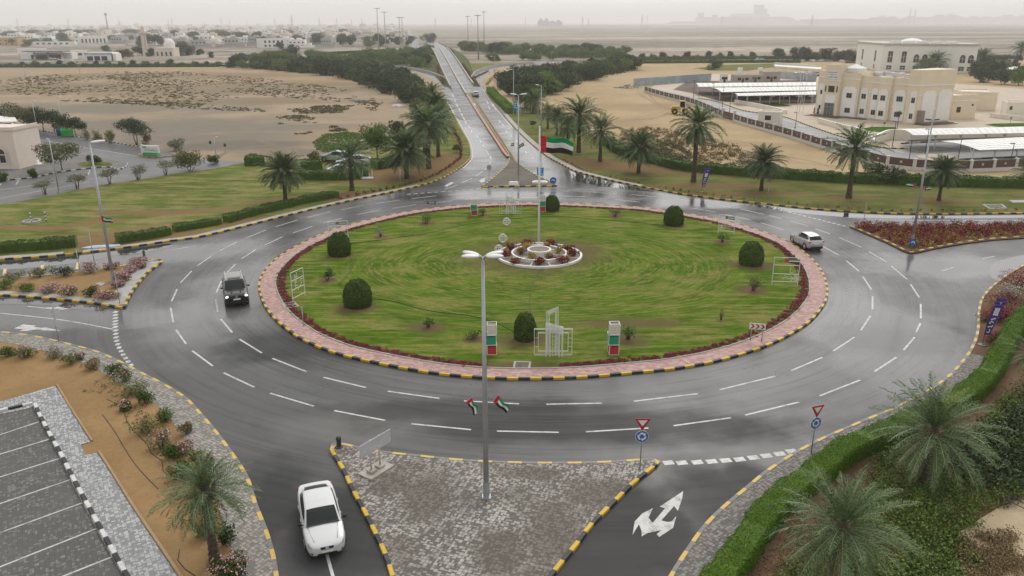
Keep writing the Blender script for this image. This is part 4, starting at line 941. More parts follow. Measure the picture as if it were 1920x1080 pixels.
# wire-frame sculptures
def wire_frame(mb, x0, x1, z0, z1, y, d=.16, e=.03, inner=.28, dx=0, slope=0):
    for yy in (y, y+d):
        for k in (0, inner):
            A = [(x0+k, yy+dx*k, z0+k), (x1-k, yy+dx*(x1-x0), z0+k), (x1-k, yy+dx*(x1-x0), z1-k+slope), (x0+k, yy, z1-k)]
            for p, q in zip(A, A[1:]+A[:1]): mb.tube([p,q], e/2*1.15, 5)
    for x, z, zz in ((x0,z0,z0),(x1,z0,z0),(x1,z1+slope,z1),(x0,z1,z1)): mb.tube([(x,y,z),(x,y+d,z)], e/2, 5)
    for k in range(1,3):
        z = z0+(z1-z0)*k/3
        for a, b in ((x0,x0+inner),(x1-inner,x1)): mb.tube([(a,y,z),(b,y,z)], e/2, 5)
def sculpture(label, px, py, wpx, h, rz=0):
    x, y = G(px, py, RZ); w = PX(px, py, wpx); root = thing('wire_sculpture', label, 'sculpture', (x, y, RZ), rz, 'white wire frame sculptures')
    mb = MB(); wire_frame(mb, -w/2, w/2, .05, h*.56, 0, inner=w*.105); mb.obj('square_frame', WMETAL, root)
    mb = MB(); wire_frame(mb, -w*.2, -w*.08, -.12, h*.68, -.22, inner=.07); wire_frame(mb, .14*w, .25*w, -.12, h*.62, -.22, inner=.07)
    for yy in (-.22,-.06,.1):
        for k in range(4): mb.tube([(-w*.21, yy, h*(.70-.045*k)), (w*.26, yy, h*(.60-.045*k))], .018, 5)
    for k in range(6):
        a = -w*.19+w*.085*k; mb.tube([(a,-.05,0),(a,-.05,h*(.69-.02*k))], .016, 5); 
    for k in range(7): mb.tube([(-.02*w,-.14,h*.08*k+.05),(.1*w,-.14,h*.08*k+.16)], .014, 5)
    mb.obj('tower_frame', WMETAL, root)
    mb = MB()
    for k in (0,.07,.14):
        for yy in (.12,.3): 
            A = [(-w*.18+k*w*.5,yy,.1),(-w*.18+k*w*.5,yy,h*.9-k*h*.3),(w*.12-k*w*.5,yy,h-k*h*.5),(w*.12-k*w*.5,yy,.1)]
            for p, q in zip(A, A[1:]): mb.tube([p,q], .018, 5)
    for z in (.35,.5,.65,.8): mb.tube([(-w*.18,.12,h*z),(-w*.18,.3,h*z)], .014, 5); mb.tube([(w*.12,.12,h*z),(w*.12,.3,h*z)], .014, 5)
    mb.obj('tall_frame', WMETAL, root); return root
sculpture('large white wire frame sculpture at the front of the lawn', 1037, 667, 70, HT(1037,667,578,RZ))
sculpture('smaller looking white wire frame sculpture on the far rim', 957, 401, 40, HT(957,401,353,RZ))
# flag-picture frames round the rim
def pic_frame(label, px, py, wpx, topy, rz, cloth=True, legs=.3, lines=True):
    x, y = G(px, py, RZ); w = PX(px, py, wpx)/max(.3, abs(math.cos(rz))); h = HT(px, py, topy, RZ); root = thing('display_frame', label, 'display frame', (x, y, RZ), rz, 'white frames along the rim of the lawn')
    mb = MB(); e = .028
    for sx in (-w/2, w/2): mb.tube([(sx,0,-.02),(sx,0,h)], e, 6)
    for z in (h, legs, legs+(h-legs)*.32, legs+(h-legs)*.68): mb.tube([(-w/2,0,z),(w/2,0,z)], e*.9, 6)
    mb.obj('frame', WMETAL, root)
    if lines:
        rng = np.random.default_rng(int(px)); mb = MB()
        for k in range(9):
            a = Vector((rng.uniform(-.42,.42)*w, -.02, rng.uniform(legs, h*.8))) if k == 0 else P[int(rng.integers(1,5))].copy(); P = [a]
            for _ in range(4): P.append(P[-1]+Vector((rng.normal(0,.11)*w, 0, rng.normal(0,.1)*h)))
            for p in P: p.x = min(max(p.x,-w*.48), w*.48); p.z = min(max(p.z,legs), h*.95)
            mb.tube(P, .014, 4)
        mb.obj('wire_figure', WMETAL, root)
    if cloth:
        mb = MB(); z1 = h*.96
        mb.box((-.02*w,-.04,z1-h*.07), (w*.16,.02,h*.15), m=1)
        for k, m_ in enumerate((0,3,2)):
            mb.box((w*.28,-.04,z1-h*.03-h*.045*k-.02), (w*.40,.02,h*.044), m=m_)
        mb.obj('flag_motif', [GREENF,M('faded_red_panel',(.4,.08,.06),.7),BLKF,WHTF], root)
    return root
pic_frame('map shaped wire picture frame at the right end of the lawn', 1471, 534, 46, 483, -.12)
pic_frame('small picture frame on the far right rim behind the small shrub', 1361, 438, 26, 404, -.5)
pic_frame('wire frame seen edge on at the left end of the lawn', 561, 560, 14, 507, 1.18, False)
pic_frame('low picture frame at the far left rim beside the pink paving', 635, 446, 34, 415, .25)
# wire globes
def globe(label, px, py, wpx):
    r = PX(px, py, wpx)/2; x, y = G(px, py+wpx*.45, RZ); root = thing('wire_globe', label, 'decoration', (x, y, RZ), 0, 'white wire globes beside the planter wheel'); mb = MB()
    for k in range(6):
        a = PI*k/6; mb.tube([(r*math.cos(t_)*math.cos(a), r*math.cos(t_)*math.sin(a), r+r*math.sin(t_)) for t_ in np.linspace(0,2*PI,25)], .017, 4, cap=False)
    for z in (-.5,0,.5):
        q = r*math.sqrt(1-z*z); mb.tube([(q*math.cos(t_), q*math.sin(t_), r+z*r) for t_ in np.linspace(0,2*PI,25)], .016, 4, cap=False)
    mb.obj('wire_cage', WMETAL, root)
    mb = MB(); mb.lathe([(r*.35,0),(r*.3,.05),(.02,.06)], 12); mb.obj('foot', WMETAL, root); return root
globe('wire globe farthest from the planter wheel', 950, 416, 14); globe('wire globe in the middle of the row by the planter wheel', 943, 447, 16); globe('wire globe touching the planter wheel', 935, 467, 15)
# drain covers and hoses
def cover(label, pts, z, m2, border=.12):
    P = [Vector((*G(*p,z),z)) for p in pts]; c = sum(P, Vector())/4; root = thing('drain_cover', label, 'manhole cover', c)
    mb = MB(); mb.prism([(p.x-c.x,p.y-c.y) for p in P], -.05, .05); mb.obj('concrete_frame', CONC, root)
    mb = MB(); mb.prism([((p.x-c.x)*(1-border*2),(p.y-c.y)*(1-border*2)) for p in P], .03, .056); mb.obj('lid', m2, root)
LID = M('dark_cast_lid', (.10,.085,.07), .8, .5, 6)
cover('square drain cover at the front rim of the lawn', [(961,692),(994,692),(996,679),(964,678)], RZ, LID)
cover('flat drain cover by the left rim of the lawn', [(534,580),(561,575),(553,566),(527,570)], RZ, M('grey_lid', (.22,.21,.19), .8, .2, 4))
cover('rectangular drain cover on the verge by the right lamp post', [(1855,392),(1889,391),(1879,383),(1841,383.5)], .125, M('mossy_lid', (.10,.10,.07), .8, .4, 3), .1)
cover('pale drain cover at the right edge of the verge', [(1900,380.5),(1935,379.5),(1925,375.5),(1891,376)], .125, CONC)
cover('concrete cover plate in the bougainvillea island', [(178,533),(190,537),(200,531),(187,530)], .11, CONC)
def hose(label, px, z=RZ, r=.028, cat='hose', nm='garden_hose'):
    mb = MB(); P = ground_line(px, .8, z=z+r*.6); mb.tube(P, r, 5); tag(mb.obj(nm, M('black_rubber', (.02,.022,.018), .6), None, True), label, cat)
hose('black hose curving from the planter to the front dome bush', [(1020,502),(1004,520),(996,545),(993,570),(997,595),(1000,612)])
hose('black hose running from the left dome bush to the front dome bush', [(697,560),(740,565),(780,577),(820,585),(870,590),(915,600),(945,612),(966,624)])
hose('black hose crossing the far side of the lawn', [(655,457),(720,449),(800,437),(880,420),(960,410),(1040,406),(1120,411),(1200,418),(1250,423)])
hose('short black hose behind the left dome bushes', [(655,480),(661,492),(657,508),(643,525),(635,535)])
hose('brown irrigation pipe on the sandy verge by the footpath', cv(*B1,[(575,170),(620,230),(660,290),(700,360),(760,450),(820,520),(890,590)]), .1, .018, 'pipe', 'irrigation_pipe')
hose('dark irrigation pipe along the shrub row on the sandy verge', cv(*B1,[(600,85),(680,120),(720,220),(780,290),(830,340),(850,390),(910,430),(920,490),(970,540)]), .1, .018, 'pipe', 'irrigation_pipe')
hose('irrigation pipe at the foot of the near left palm', cv(*B1,[(1010,930),(1000,990),(1040,1040),(1100,1080)]), .1, .018, 'pipe', 'irrigation_pipe')
# ------------------------------------------------------------------ street furniture
LENS = M('lamp_glass', (.5,.52,.54), .25, .05, 3, 0, .6)
def lamp(label, base, topy, heads, z=.0, arm=.55, hl=.72, r=.095, head_m=None, drop=0, name='street_lamp', grp='street lamps'):
    x, y = G(*base, z); h = HT(base[0], base[1], topy, z); root = thing(name, label, 'street lamp', (x, y, z), 0, grp)
    mb = MB(); mb.tube([(0,0,.0),(0,0,h*.5),(0,0,h)], [r*1.25,r,r*.6], 12); mb.obj('pole', METAL, root, True)
    mb = MB(); mb.box((0,0,.03), (.42,.42,.06)); mb.box((0,0,.075), (.3,.3,.03)); mb.tube([(0,0,.09),(0,0,.9)], r*1.42, 12); mb.obj('base_plate', METAL, root)
    for a in heads:
        c_, s_ = math.cos(a), math.sin(a)
        mb = MB(); mb.tube([(0,0,h-.12),(c_*arm*.5,s_*arm*.5,h+.04),(c_*arm,s_*arm,h+.07)], [.05,.04,.035], 8); am = mb.obj('arm', METAL, root, True)
        mb = MB(); mb.T = Matrix.Translation((c_*(arm+hl*.42), s_*(arm+hl*.42), h+.10)) @ Matrix.Rotation(a,4,'Z') @ Matrix.Rotation(-.10,4,'Y')
        mb.ellipsoid((0,0,0), (hl*.5,hl*.22,hl*.11), 16, 10); hd = mb.obj('lamp_head', head_m or WMETAL, am, True)
    return root
lamp('tall four headed street lamp on the paved triangle in front', (912,932), 482, (2.72,3.52,.42,-.38), .115, .22, .86, .115)
lamp('street lamp with two heads among the pink shrubs on the left median', (213,526), 268, (0.15,), .11, .15, 1.25, .12)
lamp('thin street lamp by the car park edge among the bare shrubs', (111,361), 262, (PI*.9,), .13, .05, .5, .08)
lamp('two headed street lamp in the red planting of the right median', (1710,456), 226, (.15, PI*.97), .11, .12, .75, .11, DMETAL)
lamp('two headed street lamp on the far triangular median', (972,342), 178, (.1, PI*.98), .11, .3, 1.0, .10)
lamp('single armed street lamp just behind the large flag', (1014,270), 160, (PI,), .12, .5, .7, .1)
lamp('single armed street lamp beside the blue boards', (963,215.5), 131, (PI,), .12, .5, .8, .1)
lamp('far street lamp where the right slip road joins', (928,162), 106, (PI,), .12, .8, .9, .1)
lamp('small distant street lamp in front of the right wood', (1034,113), 98, (.3,PI), .05, .4, .8, .1)
lamp('distant street lamp beside the far straight road', (781,89), 66, (.1,PI), 0, .8, 1.2, .12)
for k, (b, t_) in enumerate([((72,253),190.5),((120,250),183),((405,290),258),((240,143),121),((150,139),118),((48,145),123)]):
    lamp(('slim lamp post at the edge of the sand lot','slim lamp post rising from the roadside trees by the bins','slim pole with a lamp beyond the billboard','lamp post on the far sand strip behind the scrub','lamp post left of the petrol station on the sand strip','leftmost lamp post on the far sand strip')[k], b, t_, (0,), .12, .2, .6, .07)
def mast(label, px, by, ty, z=0):
    x, y = G(px, by, z); h = HT(px, by, ty, z); root = thing('high_mast', label, 'floodlight mast', (x,y,z), 0, 'floodlight masts beside the flyover')
    mb = MB(); mb.tube([(0,0,0),(0,0,h)], [.5,.24], 10); mb.obj('pole', METAL, root, True)
    mb = MB(); mb.lathe([(.3,h-.1),(1.5,h),(1.5,h+.25),(.3,h+.35)], 14); mb.obj('lamp_ring', M('mast_grey',(.28,.29,.3)), root)
    for k in range(6):
        a = PI*k/3; mb = MB(); mb.box((1.9*math.cos(a),1.9*math.sin(a),h+.05), (.9,.6,.3), a); mb.obj('floodlight', MATS['mast_grey'], root)
for l_, p in zip(('leftmost and tallest floodlight mast left of the flyover','floodlight mast second from the left','floodlight mast third from the left, one of a close pair','right one of the close pair of floodlight masts','thin floodlight mast nearest the flyover on its right','floodlight mast standing in the gore lawn','tall floodlight mast farthest right of the flyover'),
    [(711,97,16),(724,95.5,23),(751,94,33),(756,93,33),(878,92,31),(897,111,29),(908,93,22.5)]): mast(l_, *p)
def small_flag(label, px, py, dist_y, L, az, seed, tilt=(.25,0,.45)):
    p = AT(px, py, dist_y); o = flag('small_flag', label, 'small flags on the lamp posts', p, L, L*.5, az, .25, seed, 14, .12)
    mb = MB(); mb.tube([(0,0,-L*.5),(0,0,.06)], .018, 5); st = mb.obj('stick', METAL, o); return o
_, YL = G(912,932,.115)
f1 = small_flag('small flag spread to the right of the front lamp post', 933, 741, YL-.15, .85, -.25, 1.0); f1.rotation_euler = (0,.55,0)
f2 = small_flag('small folded flag drooping left of the front lamp post', 884, 745, YL-.1, .75, -.5, 2.2); f2.rotation_euler = (.3,.75,.2)
mb = MB(); 
_, YL = G(213,526,.11); small_flag('small flag on the lamp post of the left median', 189, 405, YL-.2, 1.0, -.15, .5)
_, YL = G(1710,456,.11); f3 = small_flag('small flag on the left side of the right lamp post', 1717, 345, YL-.2, .8, PI-.6, .9); f3.rotation_euler = (0,.3,0)
f4 = small_flag('small flag on the right side of the right lamp post', 1733, 351, YL-.2, .8, .2, 1.7); f4.rotation_euler = (0,-.25,0)
_, YL = G(972,342,.11); small_flag('small dark furled flag left of the far median lamp', 964, 268, YL-.2, .9, 2.0, .3); f5 = small_flag('small flag hanging right of the far median lamp', 981, 267, YL-.2, 1.0, 2.6, .8); f5.rotation_euler = (0,-.4,0)
# traffic signs
RS, WS, BS, GS = M('sign_red',(.42,.03,.04),.45,.06), M('sign_white',(.72,.72,.7),.45,.05), M('sign_blue',(.02,.13,.42),.45,.06), M('sign_grey_back',(.33,.34,.35),.5,.1)
def disc(mb, c, r, y, n=28, th=.02, m=0):
    A = [(c[0]+r*math.cos(2*PI*k/n), y, c[1]+r*math.sin(2*PI*k/n)) for k in range(n)]; B = [(a[0],y+th,a[2]) for a in A]
    mb.face(A, m); mb.face(B[::-1], m)
    for k in range(n): mb.face([A[k],B[k],B[(k+1)%n],A[(k+1)%n]], m)
def slab(mb, P, y, th=.02, m=0):      # outline in x,z
    A = [(p[0],y,p[1]) for p in P]; B = [(p[0],y+th,p[1]) for p in P]; n = len(P)
    i = len(mb.v); tri = tessellate_polygon([[Vector((p[0],p[1],0)) for p in P]])
    for t_ in tri: mb.face([A[k] for k in t_], m); mb.face([B[k] for k in t_][::-1], m)
    for k in range(n): mb.face([A[k],B[k],B[(k+1)%n],A[(k+1)%n]], m)
def arc_arrow(mb, c, r, a0, a1, y, w):
    n = 8; A = [a0+(a1-a0)*k/n for k in range(n+1)]
    for a, b in zip(A, A[1:]):
        mb.face([(c[0]+(r-w)*math.cos(a),y,c[1]+(r-w)*math.sin(a)),(c[0]+(r+w)*math.cos(a),y,c[1]+(r+w)*math.sin(a)),(c[0]+(r+w)*math.cos(b),y,c[1]+(r+w)*math.sin(b)),(c[0]+(r-w)*math.cos(b),y,c[1]+(r-w)*math.sin(b))])
    d = 1 if a1 > a0 else -1; e = a1+d*.5
    mb.face([(c[0]+(r-2.3*w)*math.cos(a1),y,c[1]+(r-2.3*w)*math.sin(a1)),(c[0]+(r+2.3*w)*math.cos(a1),y,c[1]+(r+2.3*w)*math.sin(a1)),(c[0]+r*math.cos(e),y,c[1]+r*math.sin(e))])
def yield_sign(label, base, topy, rz=0, back=False, tri=True):
    x, y = G(*base, .115); h = HT(base[0], base[1], topy, .115); root = thing('give_way_sign', label, 'road sign', (x,y,.115), rz, 'give way and roundabout signs')
    mb = MB(); mb.tube([(0,0,-.05),(0,0,h-.1)], .035, 8); mb.obj('pole', METAL, root, True)
    s = .42; zt_ = h; fy = -.05
    if tri:
        mb = MB(); slab(mb, [(-s,zt_),(0,zt_-s*1.73),(s,zt_)], fy); tb = mb.obj('triangle_plate', GS if back else RS, root)
        if not back:
            mb = MB(); slab(mb, [(-s*.60,zt_-.10),(0,zt_-s*1.73+.28),(s*.60,zt_-.10)], fy-.006, .004); mb.obj('white_field', WS, tb)
    r = .33; cz = zt_-s*1.73-r*.98 if tri else zt_-r
    mb = MB(); disc(mb, (0,cz), r, fy); db = mb.obj('round_plate', GS if back else BS, root)
    if not back:
        mb = MB(); 
        for k in range(3): arc_arrow(mb, (0,cz), r*.55, 2.2+k*2*PI/3, .75+k*2*PI/3, fy-.006, .05)
        mb.obj('arrows', WS, db)
        mb = MB(); disc(mb, (0,cz), r*1.06, fy+.003, th=.012); mb.obj('white_rim', WS, db)
    return root
yield_sign('give way and roundabout sign on the right corner of the paved triangle', (1200,876), 784)
yield_sign('give way and roundabout sign beside the bright front hedge', (1521,849), 760, .35)
yield_sign('give way sign seen from behind by the west road in front', (110,640), 577, 1.9, True)
def round_sign(label, base, topy, d=.6, rz=0, face=None, blank=False):
    x, y = G(*base, .115); h = HT(base[0], base[1], topy, .115); root = thing('round_sign', label, 'road sign', (x,y,.115), rz)
    mb = MB(); mb.tube([(0,0,-.05),(0,0,h-.05)], .03, 8); mb.obj('pole', METAL, root, True)
    mb = MB(); disc(mb, (0,h-d/2), d/2, -.05); pl_ = mb.obj('plate', face or BS, root)
    if not blank:
        mb = MB(); arc_arrow(mb, (0,h-d/2-.06), d*.2, PI, .0, -.056, d*.05); slab(mb, [(-d*.06,h-d*.5),(0,h-d*.22),(d*.06,h-d*.5)], -.058, .003); mb.obj('arrow', WS, pl_)
    return root
round_sign('small blue round sign at the foot of the right lamp post', (1709.5,467), 447.5, .78)
round_sign('blue round sign at the right tip of the far median', (1037,348), 332, .95)
round_sign('grey back of a round sign at the tip of the left median', (225,570), 509, .45, 2.2, GS, True)
round_sign('grey back of a sign on the far left approach', (917,336), 309, .8, .4, GS, True)
def pole_sign(label, base, topy, w=.35, hh=.5, rz=0, face=None, name='sign_post', dark=True):
    x, y = G(*base, .115); h = HT(base[0], base[1], topy, .115); root = thing(name, label, 'sign post', (x,y,.115), rz)
    mb = MB(); mb.tube([(0,0,-.05),(0,0,h)], .032, 8); mb.obj('pole', METAL, root, True)
    mb = MB(); mb.box((0,-.05,h-hh/2), (w,.025,hh)); mb.obj('plate', face or GS, root); return root
pole_sign('tall slim pole by the left puddle behind the lamp post', (177,492), 429, .06, .5)
pole_sign('thin pole with no board between shrub and puddle', (150,508), 467, .06, .25)
pole_sign('slim grey post on the edge of the verge in front of the two palms', (1620,412), 380, .3, .45, 1.2)
pole_sign('grey post by the left verge hedge before the palms', (751,352), 318, .3, .7, 1.3)
pole_sign('small dark sign on the sandy track left of the palm', (423,285), 269, .4, .6, .2, DMETAL)
pole_sign('small dark sign on the sandy track farther left', (396,283), 264, .4, .6, .3, DMETAL)
pole_sign('small sign post near the left edge car park', (54,288), 267, .35, .5, 0, DMETAL)
pole_sign('post with a grey plate on the far right verge of the ring road', (1439,371), 352, .3, .5, .8)
pole_sign('thin sign pole at the right of the roundabout rim', (1319,414), 393, .25, .4, 1.2, GS)
pole_sign('sign pole on the left rim of the lawn beside the drain cover', (569,612), 575, .08, .4, 1.2, GS)
# direction board on the far rim
x, y = G(812,395,.12); h = HT(812,395,377,.12); r_ = thing('direction_board', 'small dark road name board on the far left rim of the lawn', 'road sign', (x,y,.12))
mb = MB(); mb.tube([(0,0,0),(0,0,h)], .03, 6); mb.obj('pole', METAL, r_); mb = MB(); mb.box((-.15,-.05,h-.18), (1.1,.03,.34)); bd = mb.obj('board', M('board_navy',(.04,.06,.09),.5), r_)
mb = MB(); mb.box((-.15,-.069,h-.12), (.8,.004,.06)); mb.box((-.15,-.069,h-.25), (.6,.004,.05)); mb.obj('lettering', WS, bd)
# chevron boards
def chevron(label, bl, br, topy, z, rz, front=True, hh=None):
    a, b = Vector((*G(*bl,z),z)), Vector((*G(*br,z),z)); w = (b-a).length; rz = math.atan2(b.y-a.y, b.x-a.x) if rz is None else rz
    c = (a+b)/2; h = HT((bl[0]+br[0])/2, (bl[1]+br[1])/2, topy, z); root = thing('chevron_board', label, 'road sign', c, rz)
    for s in (-1,1): mb = MB(); mb.tube([(s*w/2,0,-.02),(s*w/2,0,h-.05)], .035, 8); mb.obj('post', METAL, root, True)
    return root, w, h
root, w, h = chevron('white board with red chevrons at the right front rim of the lawn', (1407,638), (1428,640), 606, .13, None)
bw, bh = w*1.45, .48; mb = MB(); mb.box((0,-.05,h-bh/2), (bw,.03,bh)); bd = mb.obj('board', WS, root)
mb = MB()
for k in range(3):
    x0 = -bw/2+bw*(.06+.31*k); s = bw*.17; zc = h-bh/2
    slab(mb, [(x0,zc+bh*.4),(x0+s*.75,zc+bh*.4),(x0+s*1.6,zc),(x0+s*.75,zc-bh*.4),(x0,zc-bh*.4),(x0+s*.85,zc)], -.072, .005)
mb.obj('chevrons', RS, bd)
X0, Y0 = G(705,882,.115); root = thing('sign_board', 'grey back of a wide tilted road board on a concrete foot', 'road sign', (X0,Y0,.115), .95)
for s in (-.32,.32): mb = MB(); mb.tube([(s,0,0),(s,0,1.5)], .05, 8); mb.obj('post', M('pale_post',(.45,.44,.42),.6), root, True)
mb = MB(); mb.T = Matrix.Translation((0,-.09,1.62)); mb.box((0,0,0), (2.2,.035,.75))
for k in range(5): mb.box((0,.035,-.3+.15*k), (2.2,.03,.02))
for s in (-.32,.32): mb.box((s,.06,0), (.07,.05,.72))
mb.obj('board', M('pale_aluminium',(.50,.51,.52),.5,.12,4), root)
mb = MB(); mb.box((0,0,.02), (1.7,1.0,.10)); mb.box((-.3,0,.13), (.4,.4,.14)); mb.box((.3,0,.13), (.4,.4,.14)); mb.obj('concrete_foot', M('pale_concrete',(.38,.35,.31),.9,.25,3), root)
# small bollard on the tip of the triangle, and a damaged patch
X0, Y0 = G(636,838,.115); b_ = thing('bollard', 'short black bollard at the left tip of the paved triangle', 'bollard', (X0,Y0,.115)); mb = MB(); mb.lathe([(.14,0),(.13,.45),(.15,.47),(.14,.62),(.03,.68)], 14); mb.obj('post', DMETAL, b_, True); mb = MB(); mb.lathe([(.24,0),(.22,.05),(.1,.07)], 14); mb.obj('base', DMETAL, b_)
X0, Y0 = G(271,483.5,.115); b_ = thing('bollard', 'short black bollard at the tip of the left median', 'bollard', (X0,Y0,.115)); mb = MB(); mb.lathe([(.12,0),(.12,.75),(.03,.8)], 12); mb.obj('post', DMETAL, b_, True); mb = MB(); mb.lathe([(.2,0),(.19,.05),(.1,.07)], 14); mb.obj('base', DMETAL, b_)
# blue boards
def blue_board(label, base, x0, x1, y0, y1, rz, z=.12):
    x, y = G(*base, z); c = AT((x0+x1)/2, (y0+y1)/2, y); w = (x1-x0)*y/F*1.02; hh = abs(AT(x0,y0,y).z-AT(x0,y1,y).z); root = thing('blue_sign', label, 'road sign', (x,y,z), rz)
    for s in (-.3,.3): mb = MB(); mb.tube([(s*w,0,0),(s*w,0,c.z-z+hh/2)], .05, 8); mb.obj('post', METAL, root, True)
    mb = MB(); mb.box((0,-.08,c.z-z), (w,.04,hh)); bd = mb.obj('board', M('blue_panel',(.02,.22,.5),.45,.1), root)
    mb = MB(); 
    for k in range(3): mb.box((-.05*w,-.104,c.z-z+hh*(.28-.24*k)), (w*(.6-.1*k),.005,hh*.07))
    slab(mb, [(w*.2,c.z-z-hh*.4),(w*.28,c.z-z-hh*.1),(w*.4,c.z-z-hh*.36)], -.106, .004); mb.obj('lettering', WS, bd); return root
blue_board('blue direction board in front of the far median', (1013,341), 1006.5, 1019, 314, 329, -.25)
blue_board('upper blue board left of the far median lamp', (966,216), 964, 971, 190, 206, .2)
blue_board('lower blue board right of the far median lamp', (973,217), 969, 977.5, 200, 207.5, -.1)
mb = MB(); X0,Y0 = G(1012,341,.11); b_ = thing('plinth', 'white concrete plinth at the foot of the blue direction board', 'plinth', (X0,Y0-.7,.11)); mb.box((0,0,.1),(2.2,1.0,.2)); mb.obj('slab', WHITE, b_); mb = MB(); mb.box((0,.1,.24),(1.7,.6,.08)); mb.obj('step', WHITE, b_)
X0,Y0 = G(963,346,.11); b_ = thing('white_block', 'white kerb block on the front edge of the far median', 'block', (X0,Y0,.11)); mb = MB(); mb.box((0,0,.2),(1.5,.8,.4), taper=.8); mb.obj('block', WHITE, b_); mb = MB(); mb.box((0,0,.41),(1.0,.4,.03)); mb.obj('cap', WHITE, b_)
# purple feather banners
PUR = M('purple_cloth', (.085,.045,.24), .7, .25, 1.2)
def banner(label, base, bx0, top, w, rz, lean, z=.12):
    x, y = G(*base, z); h = HT(base[0], base[1], top, z); root = thing('feather_banner', label, 'banner', (x,y,z), rz)
    mb = MB(); mb.tube([(0,0,0),(0,0,h*.5),(lean*.6,0,h)], .025, 6); mb.obj('pole', DMETAL, root)
    mb = MB(); mb.lathe([(.35,0),(.33,.05),(.05,.09)], 16); mb.obj('base', DMETAL, root)
    mb = MB(); n = 12; h0 = h*.22
    def P(u, v): return (lean*.6*max(0,(v-.3)/.7)**1.3+u*w*(.55+.45*min(1,v*2)), .05*math.sin(v*6+u*2), h0+(h-h0)*v)
    for i in range(n):
        for j in range(4): mb.face([P(j/4,i/n),P((j+1)/4,i/n),P((j+1)/4,(i+1)/n),P(j/4,(i+1)/n)])
    cl = mb.obj('cloth', PUR, root, True); md = cl.modifiers.new('t','SOLIDIFY'); md.thickness = .012
    mb = MB(); q = lambda u,v: Vector(P(u,v))+Vector((0,-.03,0))
    def strk(L, r=.035): mb.tube([q(*p) for p in L], r, 4)
    strk([(.25,.08),(.5,.06),(.7,.10),(.55,.16)], .03); strk([(.25,.2),(.5,.24),(.7,.21),(.75,.27)], .035); strk([(.3,.3),(.45,.38),(.7,.34)], .04); strk([(.3,.42),(.7,.46)], .035); strk([(.45,.9),(.55,.84),(.65,.88)], .02)
    for k in range(4):
        for j in range(3): mb.box(q(.32+.17*j,.56+.05*k), (w*.15,.02,(h-h0)*.042))
    mb.obj('lettering', WS, cl); return root
banner('purple feather banner with white script by the right hedge', (1842,647), 0, 557, .62, -.35, .55, .1)
banner('purple feather banner with white script on the far right verge', (1315,360), 0, 315, .75, -.2, .5, .122)
# posts and ring in the left lawn
X0, Y0 = G(60,417,.122); root = thing('well_ring', 'low round concrete ring with two striped posts on the left lawn', 'marker', (X0,Y0,.122))
mb = MB(); mb.lathe([(1.0,0),(1.0,.25),(.8,.25),(.8,.05),(.02,.05)], 24); mb.obj('ring', CONC, root)
for k, xx in enumerate((-.1,1.5)):
    mb = MB()
    for j in range(6): mb.lathe([(.075,.2*j),(.075,.2*j+.2)], 10, (xx,.1+.3*k,0), m=j % 2)
    mb.obj('striped_post', [DMETAL, WS], root)
X0, Y0 = G(192,463,.12); root = thing('flat_boat_sign', 'pale blue flat panel lying on the left verge by the kerb', 'panel', (X0,Y0,.125), .12)
mb = MB(); mb.prism([(-1.9,-.45),(-1.2,-.7),(1.2,-.5),(1.9,-.1),(1.6,.5),(-1.0,.3)], 0, .12); mb.obj('panel', M('pale_blue_panel',(.42,.50,.56),.5,.15,2), root); mb = MB(); mb.prism([(-1.2,-.4),(1.2,-.25),(1.2,.1),(-.9,.05)], .12, .15); mb.obj('raised_lid', MATS['pale_blue_panel'], root)
X0, Y0 = G(708,335,.122); root = thing('white_stand', 'low white frame stand on the left verge under the palms', 'stand', (X0-1.5,Y0,.122)); mb = MB()
for s in (-.7,.7): mb.tube([(s,0,0),(s,0,1.5)], .05, 6)
mb.box((.0,-.3,.15),(1.8,.8,.18)); mb.obj('frame', WMETAL, root); mb = MB(); mb.box((0,-.3,.27),(1.4,.5,.06)); mb.obj('tray', WMETAL, root)
# car park: bins and billboard
def bin_(label, px, py, col, w):
    x, y = G(px,py,.13); root = thing('wheelie_bin', label, 'bin', (x,y,.13), .2, 'waste bins at the car park kerb'); mm_ = M('bin_'+label.split()[1], col, .5, .1, 3)
    mb = MB(); mb.box((0,0,.65), (w,1.0,1.1), taper=1.12); mb.obj('body', mm_, root)
    mb = MB(); mb.tube([(-w*.56,-.1,1.2),(w*.56,-.1,1.2)], [.5,.5], 12); mb.obj('lid', mm_, root)
    mb = MB()
    for a in (-1,1):
        for b in (-1,1): mb.tube([(a*w*.4-.04,b*.4,.1),(a*w*.4+.04,b*.4,.1)], .1, 8)
    mb.obj('wheels', DMETAL, root)
bin_('big green waste bin with rounded lid by the kerb', 127, 256, (.03,.32,.05), 1.9); bin_('dark blue waste bin left of the green one', 115, 254.5, (.02,.045,.13), 1.2)
X0, Y0 = G(284,292,.19); root = thing('billboard', 'white billboard with a green foot on the car park island', 'billboard', (X0,Y0,.19), -.25)
hb = HT(284,292,273,.19); mb = MB(); mb.prism([(-1.7,-.25),(1.7,-.25),(1.7,.25),(-1.7,.25)], .5, hb); bd = mb.obj('board', WS, root); mb = MB(); mb.box((.1,-.1,.3), (3.2,1.0,.6), taper=.85); mb.obj('green_foot', M('green_paint',(.03,.30,.08),.5), root)
mb = MB(); 
for k in range(5): mb.tube([(-1.2+.5*k,-.27,hb*(.5+.1*(k%3))),(-.9+.5*k,-.27,hb*(.62+.08*(k%2))),(-.6+.5*k,-.27,hb*.5)], .06, 4)
mb.box((-1.0,-.265,hb*.85), (.8,.02,.35)); mb.obj('lettering', M('faded_green',(.2,.4,.3),.6), bd)
mb = MB(); mb.box((-1.62,-.1,hb*.62), (.5,.2,hb*.95), rz=.3); mb.obj('side_panel', WS, root)
